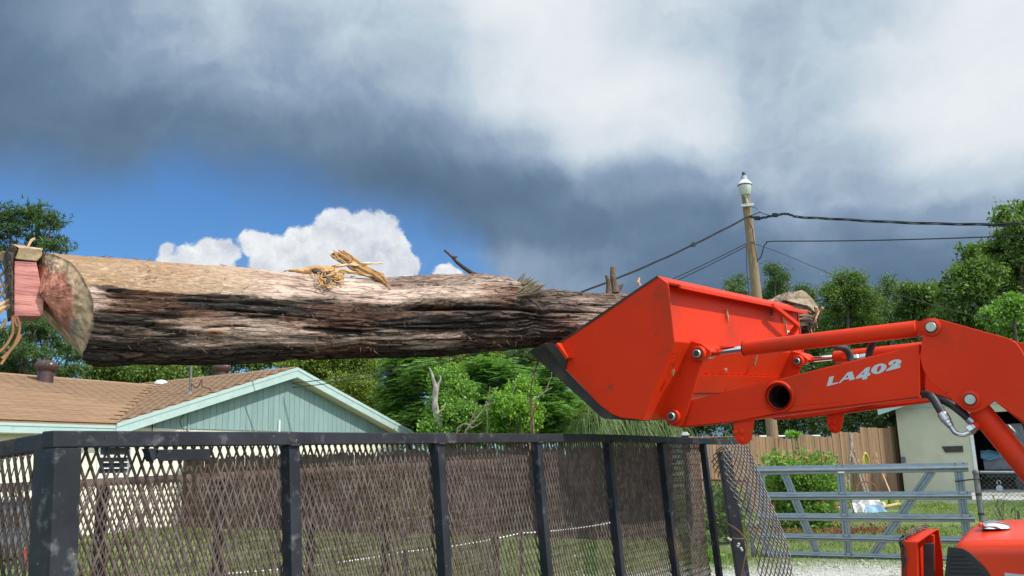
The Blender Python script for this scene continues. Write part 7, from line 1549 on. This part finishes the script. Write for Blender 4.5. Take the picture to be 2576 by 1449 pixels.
# ------------------------------------------------------------------ utility pole and its wires
PY = 23.5
def build_pole():
    tp = at(1876, 492, PY); bt = at(1945, 1110, PY); ax = nrm(tp - bt); g = bt - ax * ((bt[2] - gh(bt[0], bt[1])) / ax[2])
    t = thing('utility_pole', 'weathered wooden utility pole carrying a yard light and service wires', 'utility pole', g)
    n_ = 14; pts = [g - ax * .3 + (tp - g + ax * .3) * (k / n_) for k in range(n_ + 1)]; m = MB(); m.tube(pts, [.165 - .05 * k / n_ for k in range(n_ + 1)], 14); obj('pole', m, MAT['pole'], t, smooth=True)
    back_ = nrm(np.array([-tp[0], -tp[1], 0])); c = at(1873.5, 468, PY - .35)
    # lamp: black photo cell, grey housing, white collar, ribbed glass bowl
    def lz(v): return at(1873.5, v, PY - .35)[2] - c[2]
    lz0 = c[2]
    def P(v): return np.array([c[0], c[1], at(1873.5, v, PY - .35)[2]])
    k = (PY - .35) / FPX
    lathe = lambda prof, mat, name, par: obj(name, MB().lathe(P(468), Z3, [(r * k, P(v)[2] - P(468)[2]) for r, v in prof], 24), MAT[mat], par, smooth=True)
    lamp = lathe([(12, 491), (13, 490), (17, 470), (17.5, 466), (15, 465)], 'lamp_glass', 'lamp_bowl', t)
    lathe([(18.2, 466), (18.6, 463.5), (10, 454), (9, 453)], 'white_trim', 'lamp_collar', lamp)
    lathe([(18.4, 467.5), (18.9, 466), (18.4, 465.5)], 'steel_dark', 'lamp_rim', lamp)
    lathe([(8.6, 455), (7.6, 443), (5, 442)], 'lamp_grey', 'lamp_housing', lamp)
    lathe([(4.8, 443), (4.8, 434.5), (4.2, 433.5)], 'ink', 'photo_cell', lamp)
    a = np.array([c[0], c[1], at(1874, 494, PY)[2]]); b = at(1881, 516, PY - .16); m = MB(); m.tube([a + Z3 * .06, a + (b - a) * .3, b], .03, 8); m.box(b, nrm(np.cross(back_, Z3)) * .17, back_ * .04, Z3 * .035); m.box(a - Z3 * .05, nrm(np.cross(back_, Z3)) * .05, back_ * .05, Z3 * .05); obj('lamp_bracket', m, MAT['white_trim'], t)
    # cable along the pole and cracks of the wood are left to the grain; insulators
    m = MB()
    for v in (543, 609): p = at(1886 if v < 560 else 1893, v, PY - .17); m.lathe(p - back_ * .02, back_, [(.03, 0), (.04, .03), (.02, .07)], 10)
    obj('insulator', m, MAT['galv_old'], t)
    m = MB(); s_ = spline([at(1884, 560, PY - .16), at(1892, 575, PY - .17), at(1894, 592, PY - .17), at(1898, 612, PY - .17), at(1906, 660, PY - .17)], 14); m.tube(s_, .012, 5); obj('pole_cable', m, MAT['cable'], t)
    wires = [
      ('service_cable', 'twisted black service cable from the pole top to the right edge', [(1886, 545, PY - .2), (1905, 549, PY - .3), (1925, 547, PY - .4), (1946, 542, PY - .5), (1975, 538, PY - .6), (1990, 541, PY - .7), (2010, 546, PY - .8), (2100, 551, PY - 1.2), (2250, 559, PY - 2.2), (2420, 564, PY - 3.2), (2576, 563, PY - 4.2), (2900, 545, PY - 6)], .020, 'cable', 1),
      ('telephone_cable', 'black cable drooping in a loop then running right below the top wires', [(1906, 655, PY - .2), (1915, 645, PY - .25), (1920, 625, PY - .3), (1928, 612, PY - .3), (1945, 607, PY - .4), (2100, 606, PY - 1.2), (2300, 602, PY - 2.4), (2576, 592, PY - 4), (2900, 572, PY - 6)], .016, 'cable', 0),
      ('guy_wire', 'thin wire sloping down to the right from the pole', [(1893, 612, PY - .2), (1960, 635, PY - .6), (2110, 696, PY - 1.6), (2260, 742, PY - 2.6), (2420, 787, PY - 3.6), (2576, 824, PY - 4.5), (2800, 870, PY - 6)], .0085, 'cable_bright', 0),
    ]
    for nm, lab, pts, r, mt, tw in wires:
        s_ = spline([at(*p) for p in pts], 160); m = MB()
        if tw:
            d = nrm(s_[-1] - s_[0]); u_ = nrm(np.cross(d, Z3)); v_ = np.cross(u_, d)
            for ph in (0, 2.1, 4.2): m.tube([p + (u_ * math.cos(i * .22 + ph) + v_ * math.sin(i * .22 + ph)) * .024 for i, p in enumerate(s_)], r * .75, 5)
            for i in (14, 44): m.box(s_[i], d * .07, u_ * .045, v_ * .05)
        else: m.tube(s_, r, 5)
        obj(nm, m, MAT[mt], base=s_[0], label=lab, cat='cable')
    m = MB(); s_ = spline([at(1884, 520, PY - .2), at(1898, 522, PY - .25), at(1908, 527, PY - .3), at(1913, 535, PY - .3)], 10); m.tube(s_, .008, 4); s_ = spline([at(1880, 546, PY - .2), at(1894, 541, PY - .3), at(1912, 534, PY - .35), at(1925, 539, PY - .4), at(1950, 544, PY - .5)], 14); m.tube(s_, .014, 5); obj('jumper_wire', m, MAT['cable_bright'], base=at(1884, 520, PY), label='short pale jumper wire looping off the pole below the lamp', cat='cable')
    m = MB(); s_ = [at(1877, 612, PY - .3), at(1879, 680, PY - .35), at(1884, 745, PY - .4), at(1888, 860, PY - .4)]; m.tube(spline(s_, 12), .010, 4); s_ = s_[-1]; m.tube([at(1888, 860, PY - .4), np.array([*at(1888, 860, PY - .4)[:2], gh(*at(1888, 860, PY - .4)[:2])])], .010, 4); obj('ground_wire', m, MAT['cable'], base=g, label='thin dark wire hanging down left of the pole', cat='cable')
    # service drop to the house mast, with sag, and the pair to the gable
    def drop(a_, b_, sag, n_=40): return [a_ + (b_ - a_) * s_ - Z3 * (4 * sag * s_ * (1 - s_)) for s_ in np.linspace(0, 1, n_)]
    a_ = at(1880, 546, PY - .2); m = MB(); L_ = drop(a_, MAST_TOP + Z3 * -.02, 1.02)
    for ph in (0, 2.1, 4.2): m.tube([p + np.array([math.cos(i * .9 + ph) * .018, 0, math.sin(i * .9 + ph) * .018]) for i, p in enumerate(L_)], .014, 5)
    m.box(L_[4], (.05, 0, 0), (0, .04, 0), (0, 0, .05)); obj('service_drop', m, MAT['cable'], base=a_, label='sagging black service drop from the pole behind the log to the house mast', cat='cable')
    e_ = at(735, 964, 24.6)
    for k, lab in enumerate(('upper wire of the pair sagging from the pole to the house gable', 'lower wire of the pair sagging from the pole to the house gable')):
        a_ = at(1876, 613 + 7 * k, PY - .2); m = MB(); L_ = drop(a_, e_ - Z3 * .12 * k - HU * .0, .66 + .02 * k); m.tube(L_, .013, 5); obj('telephone_drop', m, MAT['cable'], base=a_, label=lab, cat='cable', group='pair of wires to the gable')
build_pole()
# ------------------------------------------------------------------ things along the fence
def build_clutter():
    # rails and roll of wire showing over the fence
    a, b = at(1738, 1101, 22.5), at(1893, 1098, 24.5); m = MB(); m.tube([a, b], .022, 8); 
    for p in (a, b): m.tube([p, np.array([p[0], p[1], gh(p[0], p[1])])], .025, 8)
    obj('pipe_rail', m, MAT['pipe_red'], base=np.array([a[0], a[1], gh(a[0], a[1])]), label='rusty red pipe rail standing just behind the board fence', cat='rail')
    a, b = at(1910, 1098, 25.0), at(2062, 1096.5, 26.8); m = MB(); m.tube([a, b], .028, 8)
    for p in (a, b): m.tube([p, np.array([p[0], p[1], gh(p[0], p[1])])], .028, 8)
    obj('pipe_rail', m, MAT['pipe_white'], base=np.array([a[0], a[1], gh(a[0], a[1])]), label='white pipe rail showing over the low part of the board fence', cat='rail')
    c = at(1735, 1094, 17.5); m = MB(); g0 = gh(c[0], c[1])
    for k in range(9):
        z = g0 + .12 + (c[2] - g0 + .02) * k / 9; m.tube([np.array([c[0] + .36 * math.cos(w) * (1 + .04 * math.sin(w * 3 + k)), c[1] + .36 * math.sin(w), z + .03 * math.sin(w * 2 + k)]) for w in np.linspace(0, 2 * math.pi * .98, 26)], .006, 3, cap=False)
    for k in range(26): w = 2 * math.pi * k / 26; m.tube([np.array([c[0] + .36 * math.cos(w), c[1] + .36 * math.sin(w), g0]), np.array([c[0] + .36 * math.cos(w + .1), c[1] + .36 * math.sin(w), c[2] + .04 * math.sin(k)])], .005, 3, cap=False)
    obj('wire_roll', m, MAT['wire'], base=np.array([c[0], c[1], g0]), label='standing roll of welded wire mesh behind the trailer rail', cat='wire roll')
    c = at(1723, 1095, 16.8); g0 = gh(c[0], c[1]); t = thing('square_post', 'pale square post with a flat cap beside the wire roll', 'post', np.array([c[0], c[1], g0])); m = MB(); m.box((c + np.array([c[0], c[1], g0 - .1])) / 2, (.055, 0, 0), (0, .055, 0), (0, 0, (c[2] - g0 + .1) / 2)); obj('post', m, MAT['wood_dark'], t)
    m = MB(); w = .075; m.box(c + Z3 * .01, (w, 0, 0), (0, w, 0), (0, 0, .02)); m.box(c + Z3 * .045, (w * .7, 0, 0), (0, w * .7, 0), (0, 0, .015)); obj('cap', m, MAT['white_plastic'], t, bevel=.01)
    # poles leaning on the fence
    fy = lambda u: WFA + WFD * ((at(u, 1150, 24)[0] - WFA[0]) / WFD[0])
    def lean(name, lab, pts, r, mat, Y, cat='stick', group=None, n=8):
        P_ = [at(u, v, y) for u, v, y in pts]; g = P_[-1].copy(); m = MB(); s_ = spline(P_, 12); m.tube(s_, list(np.linspace(r[0], r[1], len(s_))), n); obj(name, m, MAT[mat], base=g, label=lab, cat=cat, group=group, smooth=True)
    Yf = 24.3
    lean('leaning_pole', 'pale thick stick leaning upright on the board fence', [(2140, 1092, Yf), (2142, 1120, Yf - .2), (2138, 1165, Yf - .4), (2136, 1245, Yf - .9)], (.050, .032), 'stick_wood', Yf, 'stick', 'sticks leaning on the board fence')
    lean('leaning_pole', 'forked stick leaning to the right on the board fence', [(2143, 1118, Yf - .1), (2160, 1165, Yf - .5), (2176, 1215, Yf - .9), (2190, 1262, Yf - 1.4)], (.022, .036), 'stick_wood', Yf, 'stick', 'sticks leaning on the board fence')
    lean('leaning_pole', 'lower grey stick leaning beside the forked one', [(2143, 1145, Yf - .3), (2156, 1178, Yf - .7), (2172, 1225, Yf - 1.1), (2186, 1268, Yf - 1.6)], (.035, .034), 'stick_wood', Yf, 'stick', 'sticks leaning on the board fence')
    t = thing('broom', 'broom with a long thin handle leaning on the board fence', 'broom', at(2240, 1240, 24.0)); m = MB(); m.tube([at(2204, 1152, 25.2), at(2240, 1240, 24.0)], .018, 6); obj('handle', m, MAT['pale_split'], t); m = MB(); m.tube([at(2205, 1152, 25.15), at(2203, 1144, 25.2), at(2202, 1139, 25.2)], [.03, .06, .04], 8); obj('head', m, MAT['pale_split'], t)
    m = MB()
    for k in range(7):
        w_ = .025 + .011 * k; c = at(2179 + RNG.normal(0, 1.2), 1163, 24.9 - .02 * k); m.tube([c + np.array([w_ * math.cos(a_), 0, .29 * math.sin(a_) * (1 - .03 * k)]) for a_ in np.linspace(0, 2 * math.pi, 22)], .013, 5, cap=False)
    c = at(2179, 1163, 24.8); obj('cord_hank', m, MAT['yellow'], base=c, label='hank of yellow cord hung on the board fence', cat='cord')
    # pots, tarp, heap of white junk
    for i, (u, lab) in enumerate(((2192 + 10, 'lime green pot half hidden behind the white heap'), (2221, 'lime green pot in the middle of the three'), (2248, 'lime green pot nearest the concrete slab'))):
        g = ground(u, 1266); g = at(u, 1266, 22.6); g[2] = gh(g[0], g[1]); r = .155; t = thing('flower_pot', lab, 'pot', g, 'lime green pots by the fence'); m = MB(); m.lathe(g, Z3, [(r * .72, 0), (r, .24), (r * 1.08, .24), (r * 1.08, .29), (r * .95, .29), (r * .9, .2)], 20, cap=False); m.lathe(g, Z3, [(r * .72, .0), (r * .72, .01)], 20); obj('pot', m, MAT['pot'], t, smooth=True)
        m = MB(); m.lathe(g + Z3 * .2, Z3, [(r * .9, 0), (r * .85, .02), (.02, .03)], 16); obj('soil', m, MAT['dark_bark'], t)
    def crumple(name, lab, u, v, Y, w, d, h, mat, sd, cat):
        c = at(u, v, Y); c[2] = gh(c[0], c[1]); rows = []
        for i in range(15):
            row = []
            for j in range(11):
                a_, b_ = i / 14 * 2 - 1, j / 10 * 2 - 1; e = max(0, 1 - max(abs(a_), abs(b_)) ** 3); z = e * h * (.25 + 1.1 * float(fbm(a_ * 2.2 + sd, b_ * 2.2, 0, sd, 3))) + .004; row.append(c + np.array([a_ * w * (1 + .2 * math.sin(sd + j)), b_ * d * (1 + .2 * math.sin(sd + i)), z + GS * b_ * d]))
            rows.append(row)
        m = MB(); m.grid(rows); obj(name, m, MAT[mat], base=c, fix=False, smooth=True, angle=35, label=lab, cat=cat)
    crumple('blue_tarp', 'small pale blue tarp lying on the grass behind the gate', 2192, 1281, 20.6, .30, .34, .15, 'blue_tarp', 3, 'tarp')
    crumple('plastic_sheet', 'white crumpled plastic sheet left of the blue tarp', 2148, 1282, 20.7, .24, .34, .24, 'white_plastic', 5, 'plastic sheet')
    crumple('plastic_sheet', 'white plastic heap behind the leaning sticks', 2180, 1258, 22.4, .34, .3, .30, 'white_plastic', 8, 'plastic sheet')
    crumple('plastic_sheet', 'pale rubbish bag between the shrub and the middle gate upright', 2112, 1276, 20.9, .2, .25, .32, 'white_plastic', 11, 'bag')
    c = at(2182, 1250, 22.6); m = MB(); c[2] = gh(c[0], c[1]) + .34; m.tube([c + np.array([.26 * math.cos(w), .05 * math.sin(w), .24 * math.sin(w)]) for w in np.linspace(0, 2 * math.pi, 24)], .018, 6, cap=False); m.tube([c - Z3 * .24, c - Z3 * .36], .018, 6); obj('metal_hoop', m, MAT['pipe_red'], base=c - Z3 * .34, label='thin rusty hoop standing behind the white heap', cat='hoop')
    a, b = at(2215, 1277, 21.4), at(2262, 1272, 22.2)
    for p in (a, b): p[2] = gh(p[0], p[1]) + .04
    m = MB(); m.beam(a, b, .09, .04); obj('loose_plank', m, MAT['pale_split'], base=a, label='pale plank lying on the ground in front of the pots', cat='plank')
    # left edge, behind the tailgate: bin and can
    c = at(22, 1300, 15.5); c[2] = gh(c[0], c[1]); t = thing('utility_cart', 'grey-blue lidded cart standing by the house wall at the left edge', 'cart', c); m = MB(); m.prism([c + np.array([-.3, -.3, .12]), c + np.array([.3, -.3, .12]), c + np.array([.36, -.34, .95]), c + np.array([-.36, -.34, .95])], (0, .62, 0)); obj('body', m, MAT['grey_plastic'], t, bevel=.02); m = MB(); m.box(c + np.array([0, -.02, .985]), (.39, 0, 0), (0, .37, 0), (0, 0, .03)); obj('lid', m, MAT['grey_plastic'], t, bevel=.02)
    for sx in (-.3, .3): m = MB(); m.lathe(c + np.array([sx - .03, .2, .12]), (1, 0, 0), [(.03, 0), (.12, 0), (.12, .06), (.03, .06)], 16); obj('wheel', m, MAT['rubber'], t)
    c = at(84, 1322, 14.4); c[2] = gh(c[0], c[1]); t = thing('fuel_can', 'red plastic fuel can seen through the tailgate mesh', 'fuel can', c); m = MB(); m.box(c + Z3 * .17, (.11, 0, 0), (0, .085, 0), (0, 0, .17)); obj('body', m, MAT['red'], t, bevel=.03); m = MB(); m.tube([c + np.array([-.07, 0, .33]), c + np.array([-.06, 0, .41]), c + np.array([.05, 0, .41]), c + np.array([.06, 0, .33])], .015, 7); obj('handle', m, MAT['red'], t); m = MB(); m.tube([c + np.array([.07, 0, .33]), c + np.array([.09, 0, .42]), c + np.array([.15, 0, .47])], [.022, .018, .012], 8); obj('spout', m, MAT['yellow'], t)
build_clutter()
